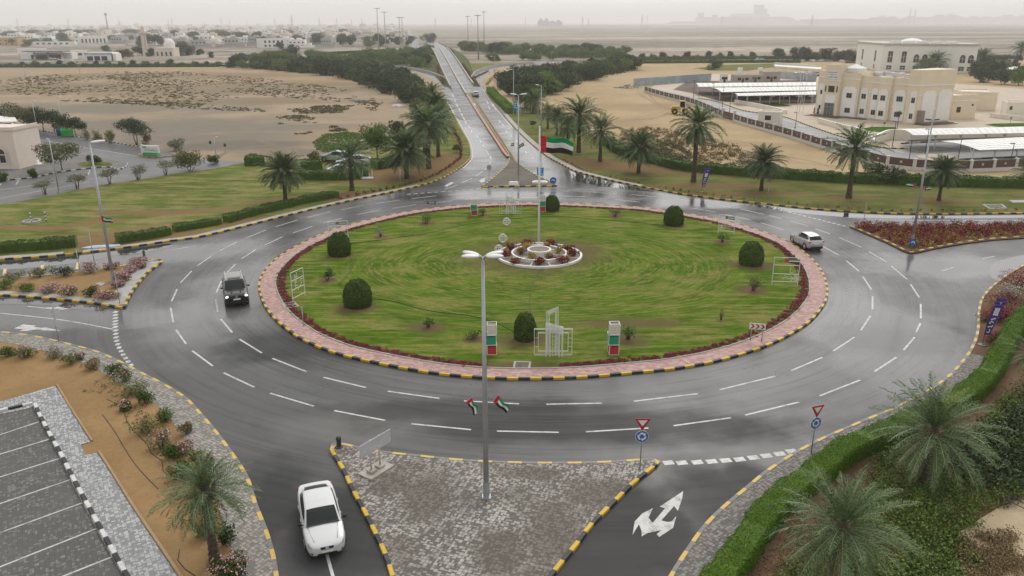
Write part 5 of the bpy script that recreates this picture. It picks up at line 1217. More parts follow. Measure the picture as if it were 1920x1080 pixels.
# ------------------------------------------------------------------ vehicles
t = NT('tyre_rubber', .85, .2); t.set('Base Color', (.014,.014,.015)); TYRE = t.mat
t = NT('car_glass', .04, .8); t.set('Base Color', (.010,.013,.014)); t.b.inputs['Specular IOR Level'].default_value = .4; CGLASS = t.mat
def paint(name, col, rough=.22, metal=0):
    t = NT(name, rough, .6, metal); t.set('Base Color', t.mix(t.rng(t.noise(1.5,4), .3, .7, 0, .25), col, tuple(q*.85 for q in col))); t.set('Coat Weight', .6 if col[0] > .1 else .15); t.set('Coat Roughness', .06); return t.mat
PW, PB, PS = paint('white_car_paint', (.60,.61,.62)), paint('black_car_paint', (.012,.011,.013), .18), paint('silver_car_paint', (.46,.47,.48), .3, .35)
RIM = M('alloy_rim', (.55,.55,.55), .3, .1, 5, .8); TRIM = M('black_trim', (.012,.012,.013), .5, .1); TAIL = M('tail_light_red', (.35,.01,.02), .2, .1, 5, 0, .8); HEADL = M('headlight_lens', (.24,.25,.27), .1, .05, 3, 0, .9); PLATE = M('number_plate', (.7,.7,.66), .5, .05)
CHROME = M('chrome', (.7,.7,.72), .12, .03, 3, 1.0)
LIT = NT('lit_headlight', .2); LIT.set('Base Color', (.9,.9,.9)); LIT.set('Emission Color', (1,.97,.92)); LIT.set('Emission Strength', 2.0); LIT = LIT.mat
def make_car(name, label, pnt, kind, roof=None, lit=False):
    root = thing(name, label, 'car')
    if kind == 'sedan':
        W, wr, wx = .915, .335, (1.42,-1.38)
        ST = [(2.44,.36,.38,.60),(2.42,.52,.27,.655),(2.34,.67,.21,.70),(2.20,.78,.19,.74),(2.0,.845,.19,.785),(1.75,.885,.19,.83),(1.35,.912,.19,.885),(.98,.915,.19,.935),(.3,.915,.19,.955),(-.6,.915,.19,.975),(-1.3,.912,.19,1.0),(-1.8,.89,.2,1.035),(-2.12,.835,.23,1.05),(-2.30,.745,.3,1.045),(-2.41,.60,.36,.93),(-2.44,.46,.42,.7)]
        GH = [(1.10,.955,.82,.78),(.84,1.13,.82,.74),(.56,1.31,.82,.70),(.40,1.385,.82,.68),(-.15,1.45,.82,.66),(-.22,1.452,.82,.66),(-.80,1.447,.812,.635),(-1.14,1.418,.80,.615),(-1.55,1.27,.775,.58),(-2.0,1.085,.735,.555)]
        ws, sd, rr, bp = range(0,3), (2,3,4,6,7), (7,8), (4,)
        sd = (3,5,6); bp = (4,)
    elif kind == 'cross':
        W, wr, wx = .895, .355, (1.30,-1.32)
        ST = [(2.18,.55,.42,.70),(2.14,.68,.32,.78),(2.02,.80,.26,.84),(1.75,.87,.24,.93),(1.3,.893,.24,1.0),(.85,.895,.24,1.05),(.2,.895,.24,1.07),(-.6,.895,.24,1.10),(-1.3,.89,.24,1.15),(-1.75,.87,.26,1.17),(-2.02,.82,.32,1.13),(-2.13,.74,.38,1.0),(-2.17,.66,.44,.8)]
        GH = [(1.02,1.06,.78,.72),(.65,1.27,.79,.68),(.28,1.47,.79,.635),(.05,1.56,.79,.615),(-.28,1.60,.79,.60),(-.36,1.605,.79,.60),(-1.0,1.59,.78,.585),(-1.35,1.56,.77,.575),(-1.62,1.50,.76,.57),(-1.98,1.16,.73,.66)]
        sd = (3,5,6); bp = (4,)
    else:
        W, wr, wx = .985, .40, (1.52,-1.42)
        ST = [(2.50,.72,.46,.92),(2.47,.84,.36,1.06),(2.36,.92,.32,1.14),(2.0,.96,.30,1.18),(1.5,.983,.30,1.21),(1.05,.985,.30,1.23),(.4,.985,.30,1.24),(-.6,.985,.30,1.25),(-1.5,.985,.30,1.26),(-2.1,.975,.32,1.26),(-2.38,.93,.36,1.24),(-2.46,.87,.42,1.1),(-2.48,.82,.46,.9)]
        GH = [(1.10,1.24,.87,.82),(.85,1.46,.87,.79),(.56,1.72,.87,.755),(.38,1.84,.87,.745),(-.30,1.89,.87,.735),(-.40,1.892,.87,.735),(-1.3,1.885,.865,.73),(-1.9,1.86,.86,.725),(-2.15,1.80,.855,.73),(-2.40,1.27,.84,.79)]
        sd = (3,5,6); bp = (4,)
    mb = MB(); secs = []
    for x, w, zb, zt_ in ST:
        d = zt_-zb; half = [(0,zb),(w*.80,zb),(w*.93,zb+.05*d),(w*.985,zb+.25*d),(w,zb+.5*d),(w*.99,zb+.72*d),(w*.955,zt_-.10*d),(w*.90,zt_-.025*d),(w*.72,zt_+.005),(w*.35,zt_+.022),(0,zt_+.028)]
        secs.append([(x,y,z) for y,z in half]+[(x,-y,z) for y,z in half[-2:0:-1]])
    mb.loft(secs, closed=True); body = mb.obj('body', [pnt], root, True, angle=38)
    parts = {k: MB() for k in ('body','windscreen','rear_window','roof','pillar')}; SW = {}
    rows = []
    for x, z, wb, wr_ in GH:
        zb = np.interp(x, [s[0] for s in ST][::-1], [s[3] for s in ST][::-1])-.01; zb = min(zb, z-.01)
        rows.append([(x,wb,zb),(x,wb*.45+wr_*.55,zb*.45+(z-.05)*.55),(x,wr_+.02,z-.045),(x,wr_-.05,z-.004),(x,wr_*.5,z+.014),(x,0,z+.02)])
    nG = len(GH)
    for i in range(nG-1):
        for s in (1,-1):
            for j in range(5):
                q = [rows[i][j],rows[i+1][j],rows[i+1][j+1],rows[i][j+1]]; q = [(a,s*b,c) for a,b,c in q]
                if s > 0: q = q[::-1]
                if j < 2:
                    key = 'side_window' if i in sd or (j == 0 and i == 2) or (j == 0 and i == 7) else ('pillar' if i in bp else 'body')
                elif i < 3: key = 'body' if j == 2 else 'windscreen'
                elif i >= nG-(3 if kind == 'sedan' else 2): key = 'rear_window' if j > 2 or kind != 'sedan' else 'body'
                else: key = 'roof'
                (SW.setdefault((s, i < bp[0]), MB()) if key == 'side_window' else (SW.setdefault((s, 'f' if i < 4 else 'r'), MB()) if key == 'body' else parts[key])).face(q)
    for key, m_ in (('windscreen',CGLASS),('rear_window',CGLASS),('roof',roof or pnt),('pillar',TRIM)):
        if parts[key].f:
            o = parts[key].obj(key, m_, root, True)
    if kind != 'suv':
        for s in (-1,1):
            mb = MB(); mb.tube([(2.1,s*.50,ST[4][3]+.0),(1.6,s*.60,np.interp(1.6,[q[0] for q in ST][::-1],[q[3] for q in ST][::-1])+.012),(1.1,s*.66,np.interp(1.1,[q[0] for q in ST][::-1],[q[3] for q in ST][::-1])+.012)], .022, 6); mb.obj('bonnet_crease', pnt, root, True)
        mb = MB(); mb.box((GH[2][0]-.02,0,GH[2][1]+.012),(.03,1.2,.02)); mb.box((GH[0][0]-.02,0,GH[0][1]+.02),(.10,1.45,.03)); mb.obj('wiper_cowl', TRIM, root)
    for k_, q_ in SW.items(): q_.obj('side_window' if k_[1] in (True, False) else 'door_pillar', CGLASS if k_[1] in (True, False) else pnt, root, True)
    fx, rx = ST[0][0], ST[-1][0]; zf = ST[0][3]
    for s in (-1,1):
        for xw in wx:
            mb = MB(); mb.T = Matrix.Translation((xw, s*(W-.12), wr)); mb.tube([(0,-.11,0),(0,-.09,0),(0,.09,0),(0,.11,0)], [wr*.93,wr,wr,wr*.93], 24); wh = mb.obj('wheel', TYRE, root, True, angle=40)
            mb = MB(); mb.T = Matrix.Translation((xw, s*(W-.005), wr)); disc(mb, (0,0), wr*.64, -.012, 20, .024); mb.obj('rim', RIM, wh)
            mb = MB(); mb.T = Matrix.Translation((xw, s*(W-.04), wr+.01))
            for k in range(14):
                a, b = -.2+k*(PI+.4)/14, -.2+(k+1)*(PI+.4)/14; r0, r1 = wr*.9, wr*1.16
                mb.face([(r0*math.cos(a),s*.048,r0*math.sin(a)),(r1*math.cos(a),s*.048,r1*math.sin(a)),(r1*math.cos(b),s*.048,r1*math.sin(b)),(r0*math.cos(b),s*.048,r0*math.sin(b))][::s])
            mb.obj('wheel_arch', TRIM, root)
        # lamps
        hz = {'sedan':.66,'cross':.80,'suv':1.0}[kind]; hx = {'sedan':2.17,'cross':2.0,'suv':2.41}[kind]; hy = {'sedan':.635,'cross':.68,'suv':.72}[kind]
        mb = MB(); mb.T = Matrix.Translation((hx,s*hy,hz)) @ Matrix.Rotation(-s*(.55 if kind != 'suv' else .15),4,'Z') @ Matrix.Rotation(.35 if kind != 'suv' else 0,4,'Y'); mb.ellipsoid((0,0,0), (.22,.15,.06) if kind != 'suv' else (.09,.19,.10), 14, 8); mb.obj('headlight', LIT if lit else HEADL, root, True)
        tz, tx, ty = {'sedan':(.86,-2.34,.70),'cross':(1.0,-2.06,.72),'suv':(1.05,-2.42,.86)}[kind]
        mb = MB(); mb.ellipsoid((tx,s*ty,tz), (.10,.17,.085) if kind != 'suv' else (.08,.09,.2), 12, 8); mb.obj('tail_light', TAIL, root, True)
        mx_ = GH[0][0]-.25; mz = ST[5][3]+.10
        mb = MB(); mb.ellipsoid((mx_,s*(W+.10),mz+.03), (.07,.12,.075), 12, 8); mb.tube([(mx_,s*(W-.12),mz-.05),(mx_,s*(W+.05),mz)], .025, 6); mb.obj('wing_mirror', TRIM if kind != 'cross' else pnt, root, True)
        mb = MB(); zd = ST[6][3]-.16
        for xx in (.15,-.95): mb.box((xx,s*(W+.004),zd), (.2,.02,.028))
        mb.obj('door_handle', pnt if kind != 'suv' else CHROME, root)
        mb = MB()
        for xx in (.92,-.32,-1.22): mb.box((xx,s*(W-.012),(.30+ST[6][3])/2), (.012,.03,ST[6][3]-.42))
        mb.obj('door_gap', TRIM, root)
        mb = MB(); mb.box((0,s*(W-.04),ST[6][2]+.03), (wx[0]-wx[1]-2.5*wr,.1,.1)); mb.obj('sill', TRIM, root)
    if kind == 'sedan':
        mb = MB(); mb.prism([(2.27,.44),(2.46,.26),(2.475,0),(2.46,-.26),(2.27,-.44),(2.2,0)], .56, .665); mb.obj('grille', TRIM, root)
        mb = MB(); mb.prism([(2.40,.50),(2.465,.32),(2.475,0),(2.465,-.32),(2.40,-.50),(2.2,0)], .275, .36); mb.obj('air_intake', TRIM, root)
        mb = MB(); mb.box((2.474,0,.46), (.02,.5,.11)); mb.obj('number_plate', PLATE, root)
        mb = MB(); 
        for s in (-1,1): mb.box((2.285,s*.60,.36), (.10,.2,.05), rz=-s*.75)
        mb.obj('fog_light_recess', TRIM, root)
        mb = MB(); mb.T = Matrix.Translation((2.485,0,.625)); mb.tube([(.0,.075*math.cos(a),.05*math.sin(a)) for a in np.linspace(0,2*PI,17)], .012, 5, cap=False); mb.box((0,0,0),(.012,.19,.028)); mb.obj('badge', CHROME, root)
    elif kind == 'suv':
        mb = MB(); mb.box((2.49,0,.92), (.06,1.1,.26)); mb.obj('grille', TRIM, root); mb = MB(); mb.box((2.50,0,.62), (.10,1.75,.22)); mb.obj('bumper', TRIM, root)
        mb = MB(); mb.box((2.535,0,.78), (.03,.56,.14)); mb.obj('number_plate', PLATE, root)
        mb = MB(); mb.T = Matrix.Translation((2.53,0,.99)); mb.tube([(.0,.09*math.cos(a),.07*math.sin(a)) for a in np.linspace(0,2*PI,15)], .014, 5, cap=False); mb.obj('badge', CHROME, root)
        for s in (-1,1): mb = MB(); mb.tube([(.25,s*.66,1.90),(.2,s*.66,1.97),(-1.8,s*.66,1.97),(-1.9,s*.66,1.90)], .03, 6); mb.obj('roof_rail', CHROME, root)
        mb = MB(); mb.box((.02,0,1.895), (.38,1.0,.03)); mb.obj('sunroof', CGLASS, root)
        for s in (-1,1): mb = MB(); mb.box((1.6,s*.35,1.245), (.9,.12,.03)); mb.obj('bonnet_ridge', pnt, root)
    else:
        mb = MB(); mb.box((-2.17,0,.42), (.12,1.30,.2)); mb.obj('bumper', TRIM, root); mb = MB(); mb.box((-2.178,0,.80), (.02,.52,.12)); mb.obj('number_plate', PLATE, root)
        mb = MB(); mb.box((2.16,0,.66), (.06,.8,.14)); mb.obj('grille', TRIM, root)
    mb = MB(); mb.box((0,0,ST[6][2]-.02), (ST[0][0]*1.75,W*1.6,.08)); mb.obj('underbody', TRIM, root)
    return root
def heading(a, b): return math.atan2(b[1]-a[1], b[0]-a[0])
def place(o, c, rz, z=.0): o.location = (c[0], c[1], z); o.rotation_euler = (0,0,rz); return o
sedan = make_car('sedan', 'white saloon car driving towards the camera beside the paved triangle', PW, 'sedan')
fr, re_ = G(612,1012,.45), G(594,928,.45); hd = heading(re_, fr); place(sedan, G(603,989,.0), hd)
suv = make_car('off_road_car', 'black off road car with lit headlights on the left of the roundabout', PB, 'suv', paint('black_roof_sky_sheen', (.13,.125,.12), .3), True)  # roof greyer than the body: sky reflection painted into its colour
c_ = G(443,560,0); place(suv, c_, math.atan2(-.93,.37))
cross = make_car('crossover_car', 'silver white crossover car leaving on the right of the roundabout', PS, 'cross')
w1, w2 = G(1507.5,467.5), G(1487,456.5); hd = heading(w1, w2); m_ = ((w1[0]+w2[0])/2, (w1[1]+w2[1])/2); place(cross, (m_[0]+math.sin(hd)*.78, m_[1]-math.cos(hd)*.78), hd)
a, b = GR(901,195), GR(882,165); far = copy_tree(cross, (*G(891.5,181),.0), heading(a,b)+.05, 1.06, 'small silver car driving away on the right hand lane of the flyover approach')
copy_tree(cross, (*G(1425,114.5,.13),.13), .0, 1.2, 'white car passing on the far road behind the green lawn')
v_ = copy_tree(sedan, (*G(102,112.5),.0), .3, 1.25, 'white car parked at the far petrol station')
copy_tree(cross, (*G(22,243,.13),.13), .6, 1.0, 'white car parked under the canopy by the left building')
# cars seen through the palm fronds by the left hedge
copy_tree(cross, (*G(630,303,.12),.12), 2.7, (1.25,1.25,1.2), 'white car farthest back behind the middle left palm'); copy_tree(sedan, (*G(664,310,.12),.12), 3.3, 1.2, 'white car just behind the middle left palm trunk')
copy_tree(sedan, (*G(645,327.5,.12),.12), .1, 1.1, 'white car with its roof showing above the long dark hedge')
# truck at the petrol station, far left
x, y = G(128,122.5,.13); root = thing('box_truck', 'small white box truck on the far left road', 'truck', (x,y,.13), .0)
mb = MB(); mb.box((-1,0,1.9),(7.5,2.4,2.6)); mb.obj('cargo_box', PW, root); mb = MB(); mb.box((4.1,0,1.3),(2.2,2.2,1.9), taper=.85); mb.obj('cab', PW, root)
mb = MB(); mb.box((4.9,0,1.8),(.9,1.9,.6)); mb.obj('windscreen', CGLASS, root)
for xx in (-3,3.6):
    for s in (-1,1): mb = MB(); mb.tube([(xx,s*.9,.5),(xx,s*1.2,.5)], .5, 12); mb.obj('wheel', TYRE, root)
# wheel loader on the sand
x, y = G(1274,214,.115); root = thing('wheel_loader', 'yellow wheel loader on the sand half behind the big palm', 'loader', (x,y,.115), -.15)
YP = M('loader_yellow', (.5,.32,.05), .5, .2, 2)
mb = MB(); mb.box((-.9,0,1.55),(2.3,1.6,1.0), taper=.9); mb.box((-2.0,0,1.3),(.5,1.7,.7)); mb.obj('engine_body', YP, root)
mb = MB(); mb.box((.6,0,2.5),(1.3,1.4,1.5), taper=.88); mb.obj('cab', CGLASS, root); mb = MB(); mb.box((.6,0,3.28),(1.45,1.5,.1)); mb.obj('cab_roof', YP, root)
mb = MB(); mb.tube([(1.2,-.5,1.4),(2.4,-.5,1.5),(3.3,-.5,.7)], .13, 6); mb.tube([(1.2,.5,1.4),(2.4,.5,1.5),(3.3,.5,.7)], .13, 6); mb.obj('lift_arm', YP, root)
mb = MB(); mb.loft([[(3.2,yy,1.0),(3.25,yy,.25),(4.1,yy,.1),(3.5,yy,.4)] for yy in (-1.25,1.25)], closed=True); mb.obj('bucket', M('worn_steel',(.2,.17,.13),.6,.3,3), root)
for xx in (-1.3,1.4):
    for s in (-1,1):
        mb = MB(); mb.tube([(xx,s*.75,.75),(xx,s*1.3,.75)], .75, 18); wh = mb.obj('wheel', TYRE, root); mb = MB(); mb.T = Matrix.Translation((xx,s*1.31,.75)); disc(mb, (0,0), .35, -.01, 14, .02); mb.obj('hub', YP, wh)
# ------------------------------------------------------------------ planting around the junction
VZ = .12
def put(o, px, py, z=VZ, rz=0, sc=None):
    o.location = (*G(px,py,z), z); o.rotation_euler = (0,0,rz)
    if sc: o.scale = (sc,sc,sc)
    return o
# date palms
PROTO = [make_palm('p', 3.4, 3.1, 1), make_palm('p', 3.4, 3.1, 2, 50), make_palm('p', 3.4, 3.2, 3, 60, droop=1.25)]
# every palm stands on the ground: trunk length in the prototype covers the shortest, lengthen the rest
def palm(label, base, crown_y, wpx, k, rz, nf=None):
    h = max(1.0, HT(base[0], base[1], crown_y, VZ)); R = PX(base[0], base[1], wpx)/2
    o = copy_tree(PROTO[k], label=label, group='date palms'); put(o, *base, rz=rz); s = R/3.0; o.scale = (s,s,s)
    for c_ in kids_of(o):
        if c_.name.startswith('trunk'): c_.scale = (1,1,h/s/3.4)
        else: c_.location.z = h/s-3.4
    for g in o.children:
        if g.name.startswith('trunk'):
            for q in g.children: q.location.z = (3.4*(h/s/3.4)-3.4)/(h/s/3.4); q.scale = (1,1,1/(h/s/3.4))
    return o
def kids_of(o): return list(o.children)
LP = [((536,379),322,92,0,'palm on the left lawn nearest the ring road'),((660,357),301,95,1,'palm in front of the white vans'),((763,335),284,100,0,'palm on the brown soil right of the white vans'),
 ((804,316),236,104,2,'tallest palm of the dense left clump by the approach road'),((822,294),226,80,1,'palm at the right edge of the dense left clump'),((817,255),200,66,0,'palm at the back of the left clump'),((811,228),176,52,1,'farthest small palm of the left clump'),((796,290),232,70,0,'palm at the left side of the left clump'),
 ((1085,286),218,92,2,'big palm right of the large flag'),((1125,303),247,84,1,'palm with a thin trunk right of the flag, on brown soil'),((1197,325),279,84,0,'palm standing alone before the dark scrub'),((1027,241),212,46,1,'small palm behind the flag on the grass'),((1044,254),218,44,0,'small palm behind and right of the flag'),((1064,272),240,60,1,'palm half hidden behind the big palm by the flag'),((1000,212),190,56,2,'palm at the foot of the right wood'),((985,203),178,50,0,'farthest palm beside the right hand lamp posts'),
 ((1300,341),236,100,2,'big dense palm in front of the wheel loader'),((1427,357),306,82,0,'smaller palm between the big palm and the cream building'),((1591,371),280,112,1,'tall leaning palm before the cream building'),((1760,376),322,76,0,'palm right of the two headed lamp post'),((1925,345),325,60,1,'palm cut by the right edge above the long hedge')]
for i, (b, cy_, w, k, l_) in enumerate(LP): palm(l_, b, cy_, w, k, i*1.3)
FAR = [(1783,132,112,46,'left palm before the white villa block'),(1752,136,116,50,'palm at the corner of the white villa block'),(1740,146,124,40,'low palm left of the white block garden'),(1838,128,110,46,'right palm before the white villa block'),(1912,110,92,40,'palm at the right edge behind the car ports'),(1725,140,122,30,'small palm behind the roof of the cream building')]
for i, (px, by, cy_, w, l_) in enumerate(FAR): palm(l_, (px,by), cy_, w, i % 3, i*2.1)
# foreground palms with finer leaves
def big_palm(label, base, crown, wpx, seed, rz=0, **k):
    x, y = G(*base, .1); c = AT(*crown, y); R = PX(*base, wpx)/2*.86
    o = make_palm(label, c.z-.1, R, seed, nl=48, lw=.023, group='date palms', **k); o.location = (x,y,.1); o.rotation_euler = (0,0,rz); return o
big_palm('large grey green palm in the front right corner', (1560,1110), (1566,990), 285, 21, .3, nf=78, droop=.95)
big_palm('large grey green palm behind the bright hedge on the right', (1733,905), (1748,812), 262, 22, 1.4, nf=78, droop=.95)
big_palm('palm cut by the right edge of the picture above the hedge', (1925,745), (1938,668), 120, 23, .7, nf=52)
big_palm('bushy grey palm on the near left sand verge', (403,1052), (405,925), 205, 24, .2, nf=84, droop=1.15)
for o in PROTO:
    for c_ in list(o.children):
        for q in list(c_.children): bpy.data.objects.remove(q)
        bpy.data.objects.remove(c_)
    bpy.data.objects.remove(o)
UGL = leafmat('undergrowth_leaf', ((.03,.055,.010),(.075,.125,.022),(.16,.22,.05)), .6, .8)
# front right hedge and undergrowth
hp = [(1300,1110),(1330,1066),(1380,1003),(1408,962),(1452,915),(1502,880),(1566,832),(1600,815),(1650,795),(1720,765),(1785,735),(1830,700),(1856,665),(1878,625),(1905,588),(1945,552)]
hl = smooth_line([(*G(*p,.9),0) for p in hp], .5); hl = offset(hl, -.5)
hedge('bright green clipped hedge sweeping along the front right pavement', hl, 1.2, .95, HEDGE, 31, 850, .032, .1, core=(.07,.13,.01))
rng = np.random.default_rng(77)
UG = [(1470,1080),(1560,985),(1560,960),(1640,905),(1640,860),(1700,840),(1790,820),(1850,790),(1900,730),(1960,690),(2000,720),(2000,960),(1900,940),(1850,965),(1790,1010),(1700,1050),(1690,1100),(1460,1120)]
scatter_tufts('undergrowth', poly_pts(UG, 1000, rng, .1), UGL, .06, 52, 51, .75, 'dense green ground plants under the right hand palms', .7)
scatter_tufts('undergrowth', poly_pts([(1760,860),(1860,800),(1930,760),(2000,740),(2000,900),(1880,920),(1800,900)], 190, rng, .3), LEAFD, .1, 46, 52, .95, 'darker taller plants at the right edge', .9)
scatter_tufts('undergrowth', [p for p in [(rng.uniform(26,70), rng.uniform(24,60), .1) for _ in range(1700)] if p[0] > 27.5+max(0,p[1]-38)*.75], UGL, .09, 34, 57, .95, 'green ground plants spreading over the soil beyond the right edge', .7)
scatter_tufts('dry_plants', px_pts([(1810,1010),(1900,1000),(1930,1080),(1830,1100),(1790,1050)], 110, rng, .1), DRYL, .05, 60, 53, .5, 'brown dry ground plants on the pale sand', .7)
scatter_tufts('undergrowth', px_pts([(1690,1020),(1800,1000),(1830,1070),(1700,1095)], 90, rng, .1), LEAFM, .07, 44, 54, .5, 'green tuft on the pale sand', .7)
scatter_tufts('leaf_litter', px_pts([(1400,1090),(1480,980),(1560,930),(1640,850),(1740,800),(1830,720),(1840,740),(1700,850),(1600,930),(1500,1060)], 260, rng, .1), DRYL, .05, 10, 55, .5, 'dry leaves on the soil behind the hedge', .25)
mb = MB(); x, y = G(1895,945,.1)
for k in range(9): mb.tube([(rng.uniform(-1,1),rng.uniform(-.6,.6),.05),(rng.uniform(-.5,.5),rng.uniform(-.3,.3),.3),(rng.uniform(-1,1),rng.uniform(-.6,.6),.08)], [.025,.03,.01], 5)
tag(mb.obj('dead_branches', TRUNK, None, True, (x,y,.1)), 'heap of dead grey branches on the sand at the right edge', 'branches')
# SE bed between kerb and hedge: red and white flowering shrubs
for i, (px, py, w, tp, lf_, bl, l_) in enumerate([(1905,535,60,505,REDL,PINK,'pink and orange flowering shrub at the right edge by the puddle'),(1895,560,70,528,LEAFP,M('white_petal',(.6,.6,.55),.7),'grey shrub with white flowers right of the puddle'),(1872,575,66,545,REDL,None,'dark red shrub left of the white flowered one'),(1872,600,52,575,REDL,MAGENTA,'dark red shrub above the purple feather banner'),(1848,600,34,580,DRYL,MAGENTA,'thin reddish shrub beside the feather banner'),(1862,640,36,620,DRYL,MAGENTA,'dry reddish shrub right of the feather banner foot')]):
    s = make_shrub('shrub', l_, PX(px,py,w), max(.5,HT(px,py,tp,.1)), lf_, 200+i, 800, .06, bl, .4); put(s, px, py, .1)
# croton bed of the right median
pts = poly_pts([(1604,425),(1640,439),(1668,452),(1700,464),(1722,466),(1800,452),(1860,445),(1930,440),(2080,436),(2080,422),(1920,423),(1700,424)], 560, np.random.default_rng(3), .11)
kx = np.random.default_rng(4).random(len(pts)); hh = np.random.default_rng(8).uniform(.8,1.35,len(pts)); pa = [(*p,h) for p,h in zip(pts,hh)]
scatter_tufts('croton_bed', [p for p,k in zip(pa,kx) if k < .62 or p[1] > 84], REDL, .085, 40, 61, .42, 'dense dark red croton planting on the right median', 1.35)
scatter_tufts('croton_bed', [p for p,k in zip(pa,kx) if k >= .55], YELL, .085, 34, 62, .38, 'yellow croton leaves among the red planting on the right median', 1.0)
scatter_tufts('red_edging', [(p.x+rng.normal(0,.15),p.y+rng.normal(0,.15),.12,rng.uniform(.5,1.4)) for p in offset(ne[idx(ne,(1026,294)):], 1.5) for _ in range(3) if rng.random() < .62], REDL, .07, 12, 63, .22, 'small dark red plants along the right verge kerb', 1.3)
scatter_tufts('red_edging', [(p.x+rng.normal(0,.15),p.y+rng.normal(0,.15),.12,rng.uniform(.5,1.5)) for p in offset(nw[idx(nw,(650,378)):idx(nw,(862,240))], 1.9) for _ in range(4)], REDL, .08, 16, 64, .3, 'dark red plants along the left verge kerb', 1.2)
# left median: bougainvillea and green shrubs
LM = [(10,541,36,524,LEAFM,None,'green shrub at the left end of the near row'),(55,546,36,529,LEAFM,None,'second green shrub of the near row'),(90,548,34,533,LEAFP,PINK,'thin pink shrub in the middle of the near row'),(133,553,34,536,LEAFO,PINK,'pink and green shrub in the near row'),(171,556,32,535,HEDGED,None,'bright green shrub of the near row'),(205,560,40,543,DRYL,PINK,'dry brown shrub at the right end of the near row'),
 (24,524,34,508,LEAFP,None,'grey green shrub by the puddle at the left'),(76,520,38,502,LEAFO,None,'olive shrub of the far row'),(119,517,40,498,LEAFD,None,'dark small tree shaped shrub of the far row'),(169,511,36,492,LEAFP,PINK,'pink bougainvillea beside the thin pole'),(213,504,30,490,LEAFP,PINK,'pale twiggy pink shrub behind the lamp post'),(258,495,34,481,LEAFP,PINK,'brightest pink shrub at the tip of the median'),(246,510,32,497,LEAFP,PINK,'pink shrub second from the tip'),(233,526,28,511,DRYL,PINK,'brownish pink shrub right of the lamp post'),(224,538,24,525,LEAFP,PINK,'pink shrub at the foot of the sign'),(265,502,24,489,DRYL,PINK,'brown and pink shrub under the tip bollard')]
for i, (px,py,w,tp,lf_,bl,l_) in enumerate(LM):
    s = make_shrub('median_shrub', l_+' on the left median', PX(px,py,w)*1.05, max(.6,HT(px,py,tp,.11)), lf_, 300+i, 620, .075, bl, .3, group='shrubs on the left median'); put(s, px, py, .11)
# near left verge: shrubs along the pavement
LV = [(17,668,34,648,LEAFM),(50,670,38,648,LEAFM),(103,671,34,648,LEAFP),(134,682,30,662,LEAFO),(152,674,16,660,LEAFM),(172,692,34,672,DRYL),(207,700,40,682,HEDGED),(235,715,38,690,LEAFM),(250,738,50,712,LEAFO),(275,755,36,728,HEDGED),(240,768,30,750,LEAFM),(312,790,34,764,LEAFM),(276,808,42,778,LEAFO),(304,838,42,804,LEAFO),(324,858,38,830,HEDGED),(352,812,26,792,DRYL),(348,850,44,826,DRYL),(372,872,42,838,LEAFO),(342,895,44,862,HEDGED),(395,880,26,850,LEAFM),(420,1020,52,978,HEDGED),(385,1005,40,975,LEAFM)]
for i, (px,py,w,tp,lf_) in enumerate(LV):
    s = make_shrub('verge_shrub', TH[i]+' shrub along the near left pavement, counted from the left edge' if i < 20 else ('yellow green shrub at the foot of the near left palm' if i == 20 else 'dark shrub left of the near palm trunk'), PX(px,py,w)*1.0, max(.5,HT(px,py,tp,.1)), lf_, 400+i, 900, .055, PINK if i % 3 == 1 else None, .14, group='shrubs along the near left pavement'); put(s, px, py, .1)
s = make_shrub('verge_shrub', 'clipped round shrub with pink blossom at the bottom edge left', PX(435,1090,70), HT(435,1095,1040,.1), HEDGED, 431, 3400, .05, PINK, .10); put(s, 435, 1094, .1)
scatter_tufts('ground_cover', [(p.x+rng.normal(0,.45),p.y+rng.normal(0,.3),.1,rng.uniform(.5,1.3)) for p in offset(sw[idx(sw,(260,698)):idx(sw,(497,990))], -3.0) for _ in range(3)], LEAFO, .05, 14, 65, .35, 'low green plants between the shrubs of the near left verge', .6)
# left verge hedges
def gl_(px, z=VZ): return ground_line(px, .5, z=z)
hedge('clipped hedge along the left ring road kerb under the palm', gl_([(425,417),(470,404),(520,392),(575,379.5),(632,369)]), 1.2, .85, HEDGED, 33, 130, .07, VZ)
hedge('short clipped hedge piece left of the long kerb hedge', gl_([(327,434),(355,429),(385,424.5),(412,419)]), 1.1, .75, HEDGED, 34, 120, .07, VZ)
hedge('clipped hedge piece by the flat blue panel', gl_([(220,456),(255,450),(290,444.5),(318,439)]), 1.2, .9, HEDGED, 35, 120, .07, VZ)
hedge('long dark hedge along the west road at the left edge', gl_([(-40,476),(0,472.5),(60,468),(110,464),(145,461)]), 1.4, 1.0, HEDGED, 36, 120, .075, VZ)
hedge('long dark hedge behind the first two left palms', gl_([(556,335),(600,336),(650,335),(688,332)]), 2.2, 1.3, HEDGED, 37, 60, .1, VZ)
hedge('dark hedge block left of the white vans', gl_([(566,318),(585,317.5),(600,316)]), 2.2, 1.4, HEDGED, 38, 60, .1, VZ)
hedge('rounded hedge block at the end of the sandy track', gl_([(464,309),(480,309),(494,308)]), 2.6, 1.5, HEDGED, 39, 60, .1, VZ)
hedge('dark hedge right of the white vans', gl_([(702,317),(725,313),(757,305)]), 2.0, 1.4, HEDGED, 40, 60, .1, VZ)
hedge('long clipped hedge bounding the right verge', gl_([(1140,271),(1163,287),(1200,299),(1234,307),(1280,318),(1350,325),(1427,331.5),(1500,336),(1580,341),(1660,344),(1747,347.5),(1840,349.5),(1950,352)]), 1.9, 1.35, HEDGED, 41, 42, .12, VZ)
hedge('bright low hedge beside the right slip road', gl_([(919,172),(929,185),(945,200),(958,213)]), 2.4, 1.5, HEDGE, 42, 30, .16, VZ)
